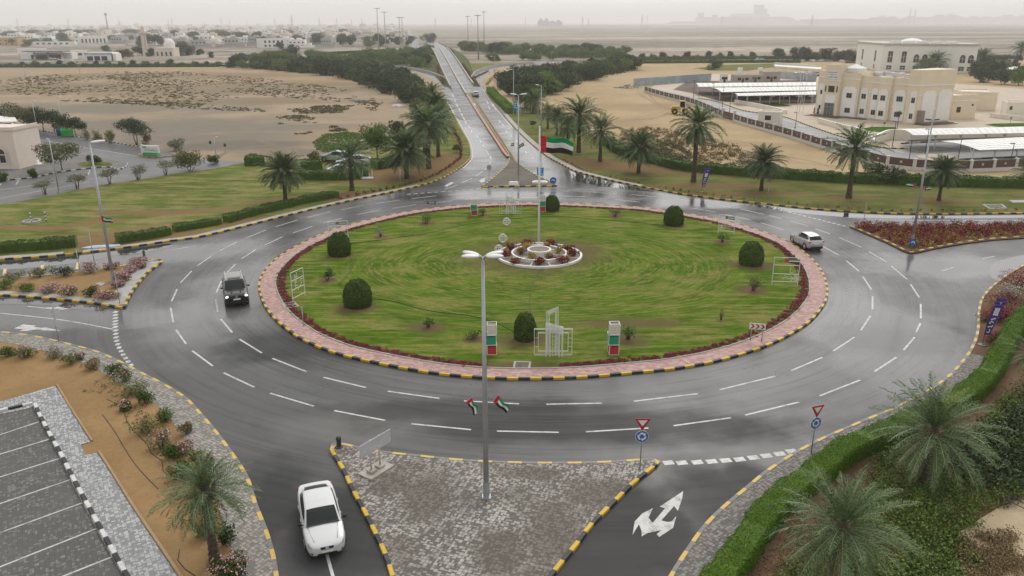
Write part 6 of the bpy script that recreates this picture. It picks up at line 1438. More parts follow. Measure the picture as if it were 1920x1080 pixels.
# single trees left
def tree(label, base, wpx, topy, leaf, seed, trunk=.3, n=2400, size=.14, stems=1, cat='tree', name='tree', group=None, z=VZ, nb=11):
    w = PX(*base, wpx, z); h = HT(base[0], base[1], topy, z); o = make_tree(name, label, cat, w, h, h*trunk, leaf, seed, n, size, nb, stems, group); put(o, *base, z, seed*.7); return o
tree('dark twin stemmed tree standing alone by the car park kerb', (257,272), 74, 217, LEAFD, 501, .35, 3000, .16, 2)
tree('spreading olive tree in the paved forecourt', (117,321), 80, 262, LEAFO, 502, .36, 3000, .14)
tree('round yellow green tree at the corner of the left lawn', (357,321), 58, 277, LEAFO, 503, .08, 2600, .14, 3)
tree('feathery pale green bush by the sandy track', (330,283), 34, 256, LEAFP, 504, .02, 1200, .14, 3, 'bush', 'bush')
for i, (px,py,w,tp,lf_,l_) in enumerate([(48,248,56,196,LEAFO,'pale olive tree at the left end of the kerb row'),(64,246,50,194,LEAFO,'second pale tree of the kerb row'),(83,248,52,198,LEAFD,'third darker tree of the kerb row'),(102,250,50,203,LEAFD,'fourth dark tree of the kerb row'),(142,254,42,216,LEAFD,'last small tree of the kerb row behind the bins'),(15,240,60,190,LEAFD,'dark tree behind the left building'),(122,252,38,210,LEAFD,'fifth tree of the kerb row')]):
    tree(l_, (px,py), w, tp, lf_, 510+i, .32, 1800, .16, group='trees in a row along the car park kerb')
for i, (px,py,w,tp,lf_,l_) in enumerate([(163,262,16,238,LEAFP,'upright grey shrub right of the green bin'),(184,266,18,240,LEAFP,'grey shrub second right of the green bin'),(207,268,24,240,LEAFM,'leafy green shrub before the lone dark tree'),(277,270,20,248,DRYL,'thin brown shrub right of the lone dark tree')]):
    tree(l_, (px,py), w, tp, lf_, 530+i, .05, 700, .13, 3, 'shrub', 'shrub')
for i, (px,py) in enumerate([(85,364),(145,354),(206,345),(259,337),(311,328)]):
    tree(TH[i]+' bare multi stemmed shrub along the lawn edge counted from the left', (px,py), 40, py-31, LEAFP if i else LEAFP, 540+i, .42, 900, .10, 5, 'shrub', 'multi_stem_shrub', 'multi stemmed shrubs along the lawn edge')
def lump(label, px, py, w, tp, seed): 
    return tree(label, (px,py), w, tp, TOPI, seed, .0, 2000, .09, 2, 'topiary bush', 'clipped_bush', 'clipped bushes round the car park', .14)
lump('dark round bush in the oval grass bed of the forecourt', 178, 308, 24, 288, 550); lump('small round bush by the forecourt kerb', 62, 333, 22, 316, 551); lump('clipped bush at the left edge by the building', 3, 340, 28, 318, 552); lump('bright round bush right of the yellow green tree', 398, 307, 26, 289, 553)
tree('small round tree behind the white vans with dark crown', (708,303), 62, 224, LEAFM, 560, .28, 3400, .17)
tree('small palm like shrub left of the vans', (590,305), 24, 281, LEAFO, 561, .1, 600, .16, 3, 'shrub', 'shrub')
tree('dark round shrub behind the round tree', (745,262), 34, 222, LEAFD, 562, .1, 1400, .2)
tree('small yellow tree at the foot of the left clump of palms', (857,286), 18, 268, LEAFO, 563, .3, 700, .12)
tree('little round tree on the grass beside the right approach', (999,240), 14, 225, LEAFM, 564, .4, 500, .13)
tree('broad dark tree left of the leaning palm by the right hedge', (1662,341), 80, 304, LEAFD, 565, .05, 3000, .16, 2)
tree('yellow green tree at the end of the left wood', (785,235), 34, 176, LEAFO, 566, .1, 1600, .2)
sheet('grass_bed', [G(178+33*math.cos(a), 308+5.5*math.sin(a), .15) for a in np.linspace(0,2*PI,25)[:-1]], LAWNR, .148)
rng = np.random.default_rng(12)
scatter_tufts('ground_vines', poly_pts([(588,268),(610,252),(650,248),(690,252),(720,262),(735,268),(700,278),(640,290),(600,284)], 700, rng), LEAFM, .14, 22, 66, .55, 'bright green creeping plants on the sand left of the round tree', .4)
scatter_tufts('dark_scrub', poly_pts([(1165,245),(1210,240),(1260,246),(1310,258),(1380,275),(1405,295),(1420,316),(1280,308),(1200,288),(1160,268)], 620, rng), DRYL, .13, 26, 67, .7, 'brown dead scrub between the right hedge and the sand', .8)
scatter_tufts('dark_scrub', poly_pts([(1200,285),(1280,305),(1300,290),(1250,265)], 120, rng), LEAFD, .13, 24, 68, .6, 'dark green scrub behind the right hedge', .8)
scatter_tufts('dark_scrub', poly_pts([(1420,300),(1470,315),(1540,322),(1540,327),(1430,322)], 90, rng), DRYL, .1, 14, 69, .5, 'brown scrub strip by the long right hedge', .5)
# desert scrub of the left sand lot
sc_ = []
for poly_, n, s0 in [([(0,150),(90,140),(200,142),(330,160),(420,178),(480,190),(400,205),(300,205),(150,185),(0,175)],1100,1.0),([(190,135),(330,134),(520,150),(640,165),(690,182),(640,192),(540,185),(420,172),(300,158),(200,148)],1200,1.0),([(100,190),(260,196),(420,208),(500,210),(480,203),(300,190),(150,185)],330,1.1),([(540,205),(610,198),(665,198),(640,212),(560,214)],230,1.3),([(515,220),(560,216),(595,222),(570,228),(530,228)],120,1.2),([(660,190),(700,185),(720,195),(700,210)],70,1.3)]:
    sc_ += [(*p, s0*rng.uniform(.5,1.5)) for p in poly_pts(poly_, n, rng)]
for cx_, cy_ in [(533,232),(578,230),(548,237),(625,239),(572,251),(630,245),(642,243)]:
    sc_ += [(*G(cx_+rng.normal(0,6),cy_+rng.normal(0,1.0),VZ),VZ,1.1) for _ in range(16)]
msk = np.array([math.sin(p[0]*.11+1)*math.sin(p[1]*.07+p[0]*.03)+rng.normal(0,.35) for p in sc_])
sc_ = [p for p, m_ in zip(sc_, msk) if m_ > -.35]
scatter_tufts('desert_scrub', sc_, SCRUB, .2, 12, 70, .62, 'low brown desert bushes scattered over the left sand lot', .32)
scatter_tufts('desert_scrub', [p for p in sc_ if p[1] < 150 or rng.random() < .2], LEAFO, .2, 9, 71, .85, 'greener desert bushes of the left sand lot', .35)
# the woods on both sides of the flyover: every tree its own object
WOOD = []
for k, (lf_, w, h) in enumerate([(LEAFD,9.5,6.6),(LEAFD,8.5,7.0),(LEAFM,9,6.0),(LEAFM,8,5.4),(LEAFD,10,8)]):
    WOOD.append(make_tree('wood_tree', 'x', 'tree', w, h, h*.06, lf_, 600+k, 2300, .33, 13, 2))
wc = [0]*5
def wood(px, py, k, sc, label, group, z=.1, name='roadside_tree'):
    sc *= rng.uniform(.85,1.2)
    if not wc[k]: o = WOOD[k]; wc[k] = 1; o['label'] = label; o['group'] = group; put(o, px, py, z, rng.uniform(0,6)); o.scale = (sc,)*3
    else: o = copy_tree(WOOD[k], (*G(px,py,z), z), rng.uniform(0,6), (sc*rng.uniform(.9,1.15),sc*rng.uniform(.9,1.15),sc*rng.uniform(.85,1.15)), label, group, name=name)
    return o
def fill(px, n, label, group, kinds, sc, z=.1, mind=3.4):
    got = []; tries = 0
    W = [G(*p, z) for p in px]
    for p in px_pts(px, n*6, rng, z):
        if len(got) >= n: break
        if any((p[0]-q[0])**2+(p[1]-q[1])**2 < mind**2 for q in got): continue
        got.append(p); k = kinds[int(rng.integers(len(kinds)))]
        s = sc*rng.uniform(.85,1.2); lo = (p[0],p[1],z)
        if not wc[k]: o = WOOD[k]; wc[k] = 1; o['label'] = label; o['group'] = group; o.location = lo; o.scale = (s,s,s)
        else: copy_tree(WOOD[k], lo, rng.uniform(0,6), (s*rng.uniform(.9,1.15),s*rng.uniform(.9,1.15),s), label, group)
fill([(408,126),(470,130),(560,137),(640,146),(700,163),(745,183),(775,200),(796,190),(770,160),(740,144),(700,135),(640,129),(560,126),(470,124)], 78, 'dark green tree in the dense wood between the sand lot and the left slip road', 'trees of the wood left of the slip road', [0,0,1,2,1], .85, .115, 3.4)
fill([(425,118),(500,115),(560,117),(640,118),(700,119),(760,123),(800,129),(812,118),(806,106),(770,104),(720,108),(650,112),(560,112),(470,112)], 48, 'green tree in the wood between the left slip road and the flyover', 'trees of the wood left of the flyover', [2,3,2,0,3], 1.0, .05, 4.6)
fill([(700,105),(770,98),(806,94),(808,106),(800,118),(760,112)], 20, 'pale green tree close to the left embankment of the flyover', 'trees by the left embankment', [3,2,3], 1.0, .05, 4.5)
wood(547,112,4,1.25,'tall dark tree standing above the wood on the left', None); wood(805,80,4,1.7,'dark tree cluster rising beyond the crest of the flyover', None, 0)
fill([(938,168),(960,178),(985,188),(1040,176),(1080,160),(1130,147),(1195,131),(1208,124),(1150,127),(1100,134),(1050,141),(1000,149),(965,156)], 66, 'dark green tree in the dense wood right of the slip road', 'trees of the right wood', [0,1,0,4,2], .95, .115, 3.3)
fill([(860,96),(930,102),(1000,106),(1080,109),(1180,112),(1180,104),(1080,100),(980,96),(900,90),(858,86)], 56, 'green tree in the long belt behind the gore lawn', 'trees of the far belt right of the flyover', [2,3,0,2], 1.15, .05, 5)
fill([(925,116),(950,114.5),(990,113.5),(1050,113),(1050,111.5),(970,112),(915,113)], 8, 'pale round tree at the edge of the gore lawn', 'trees along the gore lawn', [3,2], .8, .05, 5)
fill([(985,180),(1010,188),(1030,182),(1060,170),(1000,165)], 8, 'dark bush between the wood and the far right palms', 'bushes behind the right palms', [0,2], .7, .115, 3)
for px_, n, lf_, l_ in [([(412,124),(560,128),(700,140),(780,170),(790,196),(770,196),(740,180),(640,145),(470,128)], 330, LEAFD, 'dark thicket filling the wood between the sand lot and the left slip road'),([(440,117),(600,118),(740,121),(806,129),(812,110),(760,104),(690,110),(560,113),(470,113)], 330, LEAFM, 'green thicket filling the wood left of the flyover'),([(945,168),(985,184),(1040,172),(1080,157),(1195,129),(1150,129),(1050,143),(965,158)], 300, LEAFD, 'dark thicket filling the right wood'),([(862,95),(1000,105),(1180,111),(1180,105),(1000,97),(880,90)], 420, LEAFM, 'green thicket of the far belt behind the gore lawn')]:
    scatter_tufts('thicket', poly_pts(px_, n, rng, .05), lf_, .5, 26, n+len(l_), 3.4, l_, .62)
# red bushes along the flyover barriers
def red_row(f, sgn, Ys, lab, d=1.3):
    pts = []
    for Y in Ys:
        for _ in range(3): pts.append((ex(f,Y)+sgn*(d+rng.uniform(0,1.4)), Y+rng.uniform(-2,2), max(.05, zr(Y)-.35), rng.uniform(.8,1.3)))
    scatter_tufts('red_shrubbery', pts, REDL, .16, 16, int(Ys[0]), .6, lab, .8)
red_row(rf, 1, range(300,430,4), 'dark red shrubbery on the right slope of the flyover'); red_row(lf, -1, range(310,420,4), 'dark red shrubbery on the left slope of the flyover')
red_row(lf, -1, range(520,640,4), 'red blossom beside the crest of the flyover on the left', .6); red_row(rf, 1, range(530,640,4), 'red blossom beside the crest of the flyover on the right', .6)
scatter_tufts('red_shrubbery', [(*G(889+k*.9,147-k*.45,.05),.05,1) for k in range(30)], REDL, .2, 16, 72, .9, 'dark red shrubbery at the nose of the gore lawn', .8)
scatter_tufts('red_shrubbery', [(*G(915+rng.uniform(0,30),152-rng.uniform(0,24),.12),.12,1) for k in range(26)], PINK, .2, 12, 73, .8, 'pink shrubbery on the outside of the right slip road', .8)
scatter_tufts('red_shrubbery', [(*G(912+k*1.0,160-k*1.1,.12),.12,1) for k in range(24)], LEAFM, .2, 14, 74, .9, 'green shrubbery on the outside of the right slip road', .8)
# hedges and little trees along the far roads
hedge('long low hedge along the far left road', ground_line([(-60,126.5),(0,125.8),(140,125.5),(280,125.3),(410,125)], 4, z=.12), 2.2, 1.4, HEDGED, 43, 8, .3, .12)
hedge('hedge on the near side of the far right road', ground_line([(1205,119),(1300,118.3),(1400,117.8),(1500,117.5)], 4, z=.12), 2.0, 1.4, HEDGED, 44, 8, .3, .12)
hedge('hedge on the far side of the far right road', ground_line([(1190,112.8),(1300,111.8),(1400,111),(1600,110.3),(1900,110)], 4, z=.12), 2.4, 1.8, HEDGED, 45, 6, .35, .12)
hedge('dark hedge strip before the town on the left', ground_line([(590,105),(640,101.5),(690,98.8),(720,97.5)], 5, z=.05), 3, 1.8, HEDGED, 46, 6, .4, .05)
def small_copies(L, label, group, k=(1,2), sc=.6):
    for i, (px,py) in enumerate(L): wood(px, py, k[i % len(k)], sc, label(i) if callable(label) else label, group)
small_copies([(1202+21*i, 112.5-.2*i) for i in range(11)], lambda i: TH[i]+' little round tree on the far right road, counted from the wood', 'small trees along the far right road', (1,3), .62)
small_copies([(20+i*23, 124+ (i%3)*.4) for i in range(18)], lambda i: TH[i]+' roadside shrub of the far left road, counted from the left edge', 'shrubs along the far left road', (3,1,2), .5)
small_copies([(1460,113),(1495,113.5),(1512,114),(1530,115),(1550,114),(1570,115),(1590,116),(1600,118)], lambda i: TH[i]+' tree of the clump left of the white villa block', 'trees left of the white villa block', (0,4,1), .95)
small_copies([(1852,136),(1875,140),(1900,138),(1835,142),(1915,146),(1895,150),(1862,150),(1840,154),(1880,158),(1912,160),(1850,122),(1880,118),(1905,120)], lambda i: TH[i]+' tree of the garden right of the cream building', 'trees right of the cream building', (0,2,1,4), .9)
small_copies([(1640,125),(1655,127)], lambda i: ('left','right')[i]+' dark tree of the pair behind the cream roof', 'dark tree pair behind the cream roof', (4,), .8)
small_copies([(1340,131)], 'round dark bush on the green lawn left of the cabins', None, (4,), .75)
# ------------------------------------------------------------------ buildings right
WIN = M('dark_window', (.035,.03,.028), .15, .2, 2, 0, .7); STEPB = M('brown_stone', (.13,.085,.07), .7, .2, 2); PAVC = pavers('cream_paving', (.46,.38,.285), (.52,.435,.335), (.38,.31,.23), .8, .8, .5, (.36,.29,.22), .3)
GZ = .13
sheet('courtyard', gp([(1213,171.5),(1246,182),(1299,196),(1355,220.5),(1401,234),(1447,247.5),(1485,258.5),(1530,273.5),(1553,280.5),(1600,296),(1660,311),(1725,318.5),(1780,320.5),(1834,320.5),(1887,317.5),(1990,314),(2150,310),(2150,190),(1900,165),(1700,150),(1330,138),(1240,150)], .125), PAVC)
sheet('driveway', gp([(1232,168),(1252,172),(1308,183.8),(1345,191),(1395,207.5),(1465,218),(1514,235),(1560,251),(1600,263),(1640,274),(1672,278.5),(1708,278.5),(1690,270),(1760,267),(1990,257),(2150,250),(2150,308),(1990,312),(1887,315.5),(1834,318.5),(1780,318.5),(1725,316.5),(1660,309),(1600,294),(1553,278),(1500,262),(1447,246),(1401,232.5),(1355,219),(1299,194.5),(1246,180)], .131), ASPH2)
sheet('parking_bays', gp([(1290,152),(1530,150),(1532,193),(1400,194),(1345,189),(1300,175),(1262,168)], .131), soilmat('brown_paving', (.13,.10,.085), (.2,.165,.14), .1, 1.0))
sheet('parking_bays', gp([(1690,269),(1920,262),(2100,257),(2100,248),(1920,250),(1712,262)], .137), soilmat('brown_bay_paving', (.12,.095,.085), (.17,.14,.12), .1, 1.0))
for L_, mt in [([(1308,184),(1345,191.5),(1395,208),(1465,218.5),(1514,235.5),(1560,251.5)],KERB),([(1560,251.5),(1600,264),(1640,275),(1672,279),(1708,279)],KERB),([(1690,270),(1760,266.5),(1850,263.5),(1990,258)],kerbmat('kerb_black_white',(.02,.02,.022),(.5,.48,.45),4.5)),([(1800,300),(1870,296.5),(1990,292)],MATS['kerb_bw'] if 'kerb_bw' in MATS else kerbmat('kerb_black_grey',(.02,.02,.022),(.3,.28,.26),4.5))]:
    kerb('kerb', ground_line(L_, 1, z=.13), 1, mt, h=.2)
TURF = lawnmat('compound_turf', (.035,.095,.006), (.055,.125,.01), (.14,.15,.05), amt=.2)
sheet('grass_bed', gp([(1418,196.5),(1432,193.5),(1462,193.2),(1486,199),(1470,200),(1440,200)], .14), TURF)
sheet('grass_bed', gp([(1612,241),(1640,237.5),(1680,238),(1681,247.5),(1660,248.5),(1640,247)], .14), TURF)
sheet('grass_bed', gp([(1846,234),(1862,231.5),(1925,230.5),(1925,239),(1880,239)], .14), TURF)
sheet('lawn', gp([(1300,128),(1360,121.5),(1450,119),(1452,126),(1400,133),(1330,132)], .13), LAWNR)
sheet('paved_island', gp([(1719,291),(1735,288.5),(1772,289),(1830,305),(1800,310),(1745,301),(1722,295)], .2), PAVC)
mb = MB()
for a, b in [((1672,281.5),(1694,286)),((1705,279),(1722,284)),((1755,280.5),(1775,279)),((1525,247),(1538,249)),((1497,234),(1511,237)),((1470,224),(1484,228)),((1766,289),(1792,286))]: ribbon(mb, ground_line([a,b], 2, z=.145), [(-.12,0),(.12,0)])
struct(mb.obj('bay_marking', PAINTW))
E0, B0 = Vector(G(1714.6,233,GZ)), Vector(G(1541.7,215.5,GZ)); U = (B0-E0).normalized(); V = Vector((U.y,-U.x)); Lf = (B0-E0).length
def yl(px, py0=233):      # bottom pixel column -> distance along the front
    lo, hi = -30.0, 80.0
    def pxof(y):
        p = E0+U*y; v = Vector((p.x,p.y,GZ-H)); xr, yr, zr_ = v.dot(_r), v.dot(_u), v.dot(_F); return 960+F*xr/zr_
    for _ in range(40):
        m_ = (lo+hi)/2
        if pxof(m_) > px: lo = m_
        else: hi = m_
    return (lo+hi)/2
bl = thing('office_building', 'cream two storey office building with white arched panels and a sign over its entrance', 'building', (E0.x,E0.y,GZ), math.atan2(V.y,V.x))
def pan(x0, y0, y1, z0, z1, dep=.12, ax='x', T=None):       # white panel with cut corners, on the front (x) or the end (y)
    mb = MB(); mb.T = T; c = min(.45,(y1-y0)*.18)
    o = [(y0,z0),(y1,z0),(y1,z1-c),(y1-c,z1-c*.9),(y1-c,z1),(y0+c,z1),(y0+c,z1-c*.9),(y0,z1-c)]
    if ax == 'x': mb.loft([[(x0+d, a, b) for a,b in o] for d in (0,-dep)], closed=True)
    else: mb.loft([[(a, x0-d, b) for a,b in o] for d in (0,dep)], closed=True)
    return mb.obj('wall_panel', CREAML if False else WHITE, bl)
def win(x, y, z, w, h, n=2, ax='x', par=None):
    mb = MB()
    for k in range(n):
        c = y+(k-(n-1)/2)*(w/n+.07)
        if ax == 'x': mb.box((x,c,z), (.12,w/n,h))
        else: mb.box((c,x,z), (w/n,.12,h))
    fr = mb.obj('window', WIN, par or bl); return fr
Wd = 12.5
walls = MB(); bands = MB(); plinth = MB()
def mass(x0, x1, y0, y1, h, parapet=.5, band=True):
    walls.prism([(x0,y0),(x1,y0),(x1,y1),(x0,y1)], 0, h-parapet)
    t_ = .25
    for a in ((x0+t_/2,(y0+y1)/2,t_,y1-y0),(x1-t_/2,(y0+y1)/2,t_,y1-y0),((x0+x1)/2,y0+t_/2,x1-x0-2*t_,t_),((x0+x1)/2,y1-t_/2,x1-x0-2*t_,t_)): walls.box((a[0],a[1],h-parapet/2), (a[2],a[3],parapet))
    if band: 
        for a in ((x0-.04,(y0+y1)/2,.1,y1-y0+.17),): bands.box((a[0],a[1],h*.86 if h < 11 else 8.6), (a[2],a[3],.22))
        bands.box(((x0+x1)/2,y0-.04,h*.86 if h < 11 else 8.6), (x1-x0,.1,.22))
    plinth.box(((x0+x1)/2-.02,(y0+y1)/2,.12), (x1-x0+.16,y1-y0+.12,.25))
yR = yl(1693); yT0, yT1 = yl(1572), yl(1543)
R_ = Vector(G(1779,229,GZ))-E0; RL = Vector((R_.dot(V), R_.dot(U))); gphi = math.atan2(RL.y,RL.x); gl = RL.length; GT = Matrix.Translation((-.25,0,0)) @ Matrix.Rotation(gphi,4,'Z')
fp_ = [(-.25,yR),(-.25,0),(RL.x-.25,RL.y),(RL.x+1.2,yR)]; walls.prism(fp_, 0, 12.0); bands.box((-.29,yR/2,8.6),(.1,yR+.1,.22)); bands.T = GT; bands.box((gl/2,-.04,8.6),(gl,.1,.22)); bands.T = None; plinth.T = GT; plinth.box((gl/2,.02,.12),(gl+.1,.2,.25)); plinth.T = None
mass(.6, Wd, yR, yl(1662), 10.0); mass(-.1, Wd, yl(1662), yl(1640), 9.9); mass(.5, Wd, yl(1640), yl(1604), 10.05); mass(-.2, Wd, yl(1604), yT0, 10.6); mass(-1.1, 6, yT0, yT1, 12.4); mass(.2, 7, yT1, yl(1526), 10.8)
walls.obj('wall', CREAM, bl); plinth.obj('plinth', M('pale_stone',(.5,.45,.38),.7), bl); bands.obj('cornice', WHITE, bl)
for (a, b), x in zip([(1716,1701),(1689,1667),(1658,1642),(1640,1626),(1619,1605),(1601,1575)], [-.25,.6,-.1,.5,.5,-.2]):
    ya, yb = yl(a), yl(b); ya, yb = max(ya,.3), yb
    p_ = pan(x, ya, yb, .3, 7.3); m_ = (ya+yb)/2; w = min(1.3, (yb-ya)*.5)
    win(x-.12, m_, 5.3, w, 1.15, 2 if b != 1667 else 3); win(x-.12, m_, 1.75, w, 1.15, 2 if b != 1667 else 3)
win(.6, yl(1696), 1.9, .7, .8, 1)
mb = MB()
for z in (3.4,6.4):
    for a, b, x in ((1701,1690,.6),(1667,1660,.6),(1626,1620,.5)): mb.box((x-.03, (yl(a)+yl(b))/2, z), (.1, abs(yl(b)-yl(a))*.9, .2))
mb.obj('stringcourse', WHITE, bl)
xt = -1.1; ym = (yT0+yT1)/2; wt_ = yT1-yT0
mb = MB(); mb.box((xt-.02,ym,4.2), (.14,wt_*.62,1.9)); mb.obj('entrance_panel', WHITE, bl)
mb = MB(); mb.box((xt-.02,ym,1.65), (.14,wt_*.6,3.2)); dr = mb.obj('glass_door', M('greenish_glass',(.10,.14,.13),.08,.2,1,0,.8), bl); mb = MB()
for k in range(4): mb.box((xt-.1,ym+wt_*(-.3+.2*k),1.65), (.05,.06,3.2))
mb.box((xt-.1,ym,3.2),(.05,wt_*.6,.08)); mb.box((xt-.1,ym,2.3),(.05,wt_*.6,.06)); mb.obj('door_frame', METAL, dr)
win(xt-.03, ym, 6.6, wt_*.34, 1.5, 3)
for s in (-1,1): win(xt-.03, ym+s*wt_*.36, 6.6, .28, 1.4, 1)
mb = MB(); mb.box((xt-.06,ym,9.75), (.16,wt_*.7,2.5)); sg = mb.obj('sign_board', M('white_sign',(.7,.69,.66),.5), bl); mb = MB(); rr = random.Random(4)
for z, n, hh in ((10.55,9,.2),(10.05,8,.12),(9.45,9,.26),(8.95,10,.1)):
    y = ym-wt_*.28
    for k in range(n):
        w = rr.uniform(.14,.34); mb.box((xt-.15,y+w/2,z+rr.uniform(-.03,.03)), (.03,w,hh*.45)); 
        if rr.random() < .6: mb.box((xt-.15,y+w*.3,z+hh*.4), (.03,.05,hh*.8))
        if rr.random() < .4: mb.box((xt-.15,y+w*.6,z-hh*.5), (.03,.07,.05))
        y += w+.05
        if y > ym+wt_*.29: break
mb.obj('lettering', M('sign_navy',(.05,.05,.09),.6), sg)
yw = (yT1+yl(1526))/2; pan(.2, yT1+.4, yl(1526)-.4, .3, 7.6); win(.08, yw, 5.6, .5, 1.0, 1); win(.08, yw, 1.9, .5, .95, 1)
# gable end with two tall blank panels
pan(0, gl*.13, gl*.5, .5, 7.4, ax='y', T=GT); pan(0, gl*.58, gl*.96, .5, 7.5, ax='y', T=GT)
mb = MB(); mb.T = GT
for z in (3.3,6.4): mb.box((gl*.54,-.03,z), (gl*.07,.1,.2)); mb.box((gl*.06,-.03,z),(gl*.1,.1,.2))
mb.obj('stringcourse', WHITE, bl)
mb = MB(); mb.T = GT; mb.box((1.0,-.7,1.6), (1.1,1.0,3.0)); mb.obj('porch_block', M('brown_block',(.26,.2,.17),.7), bl)
mb = MB(); mb.T = GT; mb.box((4.9,-1.2,.14), (9.5,2.2,.28)); mb.box((4.9,-1.5,.05),(10.2,3.2,.1)); mb.T = None; mb.box((-2.2,ym,.14),(2.2,wt_*1.7,.28)); mb.box((-2.6,ym,.05),(3.6,wt_*2.1,.1)); mb.box((-.9,yl(1604),.1),(1.6,6,.2)); mb.obj('steps', STEPB, bl)
mb = MB(); c = (2.6,ym-3.6,10.6); mb.box((c[0],c[1],c[2]+.5),(3.6,3.6,1.0)); i0 = len(mb.v)
for a, b in ((-1.8,-1.8),(1.8,-1.8),(1.8,1.8),(-1.8,1.8)): mb.face([(c[0]+a,c[1]+b,c[2]+1.0),(c[0]-b if False else c[0]+(-b),c[1]+a,c[2]+1.0),(c[0],c[1],c[2]+2.0)])
mb.obj('roof_lantern', M('white_membrane',(.72,.72,.71),.6), bl)
mb = MB(); rr = random.Random(2)
for k in range(9): mb.box((rr.uniform(3,10),rr.uniform(yR+2,yl(1604)),10.05+.3), (rr.uniform(.8,1.8),rr.uniform(.8,1.8),.7))
mb.obj('roof_unit', M('roof_unit_grey',(.5,.5,.5),.6), bl)
mb = MB(); mb.box((6,(yR+yl(1604))/2,9.62),(9.5,yl(1604)-yR-.6,.1)); mb.obj('roof', WHITE, bl)
# low annexe and wall behind
def block(name, label, cat, pts, h, mat=CREAM, z=GZ, wins=(), par=.4, bandz=None, mwall='wall', doors=()):
    P = [Vector(G(*p,z)) if not isinstance(p, Vector) else p for p in pts]; c = sum(P, Vector((0,0)))/len(P); root = thing(name, label, cat, (c.x,c.y,z)); Q = [(p.x-c.x,p.y-c.y) for p in P]
    mb = MB(); mb.prism(Q, 0, h-par); inn_ = [(q[0]*.95,q[1]*.95) for q in Q]
    n = len(Q)
    for i in range(n): 
        a, b, cc_, d = Q[i], Q[(i+1)%n], inn_[(i+1)%n], inn_[i]
        for f_ in ([(*a,h-par),(*b,h-par),(*b,h),(*a,h)],[(*a,h),(*b,h),(*cc_,h),(*d,h)],[(*d,h),(*cc_,h),(*cc_,h-par+.002),(*d,h-par+.002)]): mb.face(f_)
    mb.obj(mwall, mat, root)
    def onwall(nm, e, f, zc, w, hh, m_, dep=.06):
        a, b = Vector(Q[e]), Vector(Q[(e+1)%n]); p = a+(b-a)*f; ang = math.atan2(b.y-a.y,b.x-a.x); nrm = Vector((b.y-a.y,-(b.x-a.x))).normalized()
        if nrm.dot(p) < 0: nrm = -nrm
        mb = MB(); mb.box((p.x+nrm.x*dep*.3,p.y+nrm.y*dep*.3,zc),(w,dep,hh),ang); return mb.obj(nm, m_, root)
    for e,f,zc,w,hh in wins: onwall('window', e,f,zc,w,hh, WIN)
    for e,f,zc,w,hh in doors: onwall('door', e,f,zc,w,hh, M('brown_door',(.12,.07,.05),.5))
    if bandz: 
        for e in range(n):
            a, b = Vector(Q[e]), Vector(Q[(e+1)%n]); m_ = (a+b)/2; ang = math.atan2(b.y-a.y,b.x-a.x); mb = MB(); mb.box((m_.x,m_.y,bandz),((b-a).length+.1,.14,.2),ang); mb.obj('cornice', WHITE, root)
    return root
def rectpts(a, b, depth, z=GZ):     # two front corners (pixels) and a depth going back
    A, B = Vector(G(*a,z)), Vector(G(*b,z)); n = Vector((-(B-A).y,(B-A).x)).normalized(); 
    if n.y < 0: n = -n
    return [A, B, B+n*depth, A+n*depth]
block('annexe', 'low cream annexe at the right end of the office building', 'building', rectpts((1783,223.5),(1827,221.5),9), 5.6, CREAM, wins=[(0,.25,2.2,1.2,1.3),(0,.82,3.2,.5,.5)], bandz=4.3)
block('boundary_block', 'plain cream walled block behind the annexe', 'building', rectpts((1800,206),(1866,207.5),10), 4.8, CREAM, par=.3, bandz=4.6, doors=[(0,.05,1.0,.9,2)])
block('gate_house', 'small cream gate house at the right edge with a dark window', 'building', rectpts((1885,217),(1950,219),6), 3.4, CREAML, wins=[(0,.12,1.9,.6,.9)], bandz=3.2)
block('guard_house', 'small cream guard house inside the fence gate', 'building', rectpts((1420,235),(1461,237),5), 3.2, CREAML, wins=[(0,.45,1.8,1.3,1.0)], bandz=3.05)
# people at the entrance
def person(label, px, py, top, z, coat, rz):
    x, y = G(px,py,z); hgt = 1.68; vs = [(0,0,.92),(0,0,1.15),(0,.0,1.40),(0,0,1.50),(0,.01,1.60),(.09,0,.88),(.10,.02,.48),(.10,0,.06),(.11,-.13,.03),(-.09,0,.88),(-.10,-.03,.48),(-.10,.03,.06),(-.11,-.10,.03),(.19,0,1.38),(.24,.02,1.12),(.25,-.06,.88),(-.19,0,1.38),(-.24,.02,1.12),(-.25,-.05,.88)]
    ed = [(0,1),(1,2),(2,3),(3,4),(0,5),(5,6),(6,7),(7,8),(0,9),(9,10),(10,11),(11,12),(2,13),(13,14),(14,15),(2,16),(16,17),(17,18)]
    rad = [.14,.13,.15,.06,.10,.09,.065,.045,.035,.09,.065,.045,.035,.06,.045,.035,.06,.045,.035]
    me = bpy.data.meshes.new('person'); me.from_pydata(vs, ed, []); o = bpy.data.objects.new('person', me); link(o); o.location = (x,y,z); o.rotation_euler = (0,0,rz)
    md = o.modifiers.new('skin','SKIN'); o.modifiers.new('sub','SUBSURF').levels = 1
    for k, r in enumerate(rad): me.skin_vertices[0].data[k].radius = (r,r)
    me.skin_vertices[0].data[0].use_root = True; me.materials.append(coat); tag(o, label, 'person')
    mb = MB(); mb.ellipsoid((0,.02,1.655),(.088,.10,.09),12,8); mb.obj('hair', M('dark_hair',(.012,.01,.01),.7), o, True)
    mb = MB(); mb.lathe([(.30,.12),(.2,.75),(.16,1.0),(.18,1.36),(.08,1.45)], 14); mb.obj('robe', coat, o, True); return o
person('person in a red robe standing by the entrance of the cream building', 1526.5, 213.5, 200, GZ+.01, M('red_robe',(.25,.03,.03),.8), 2.2)
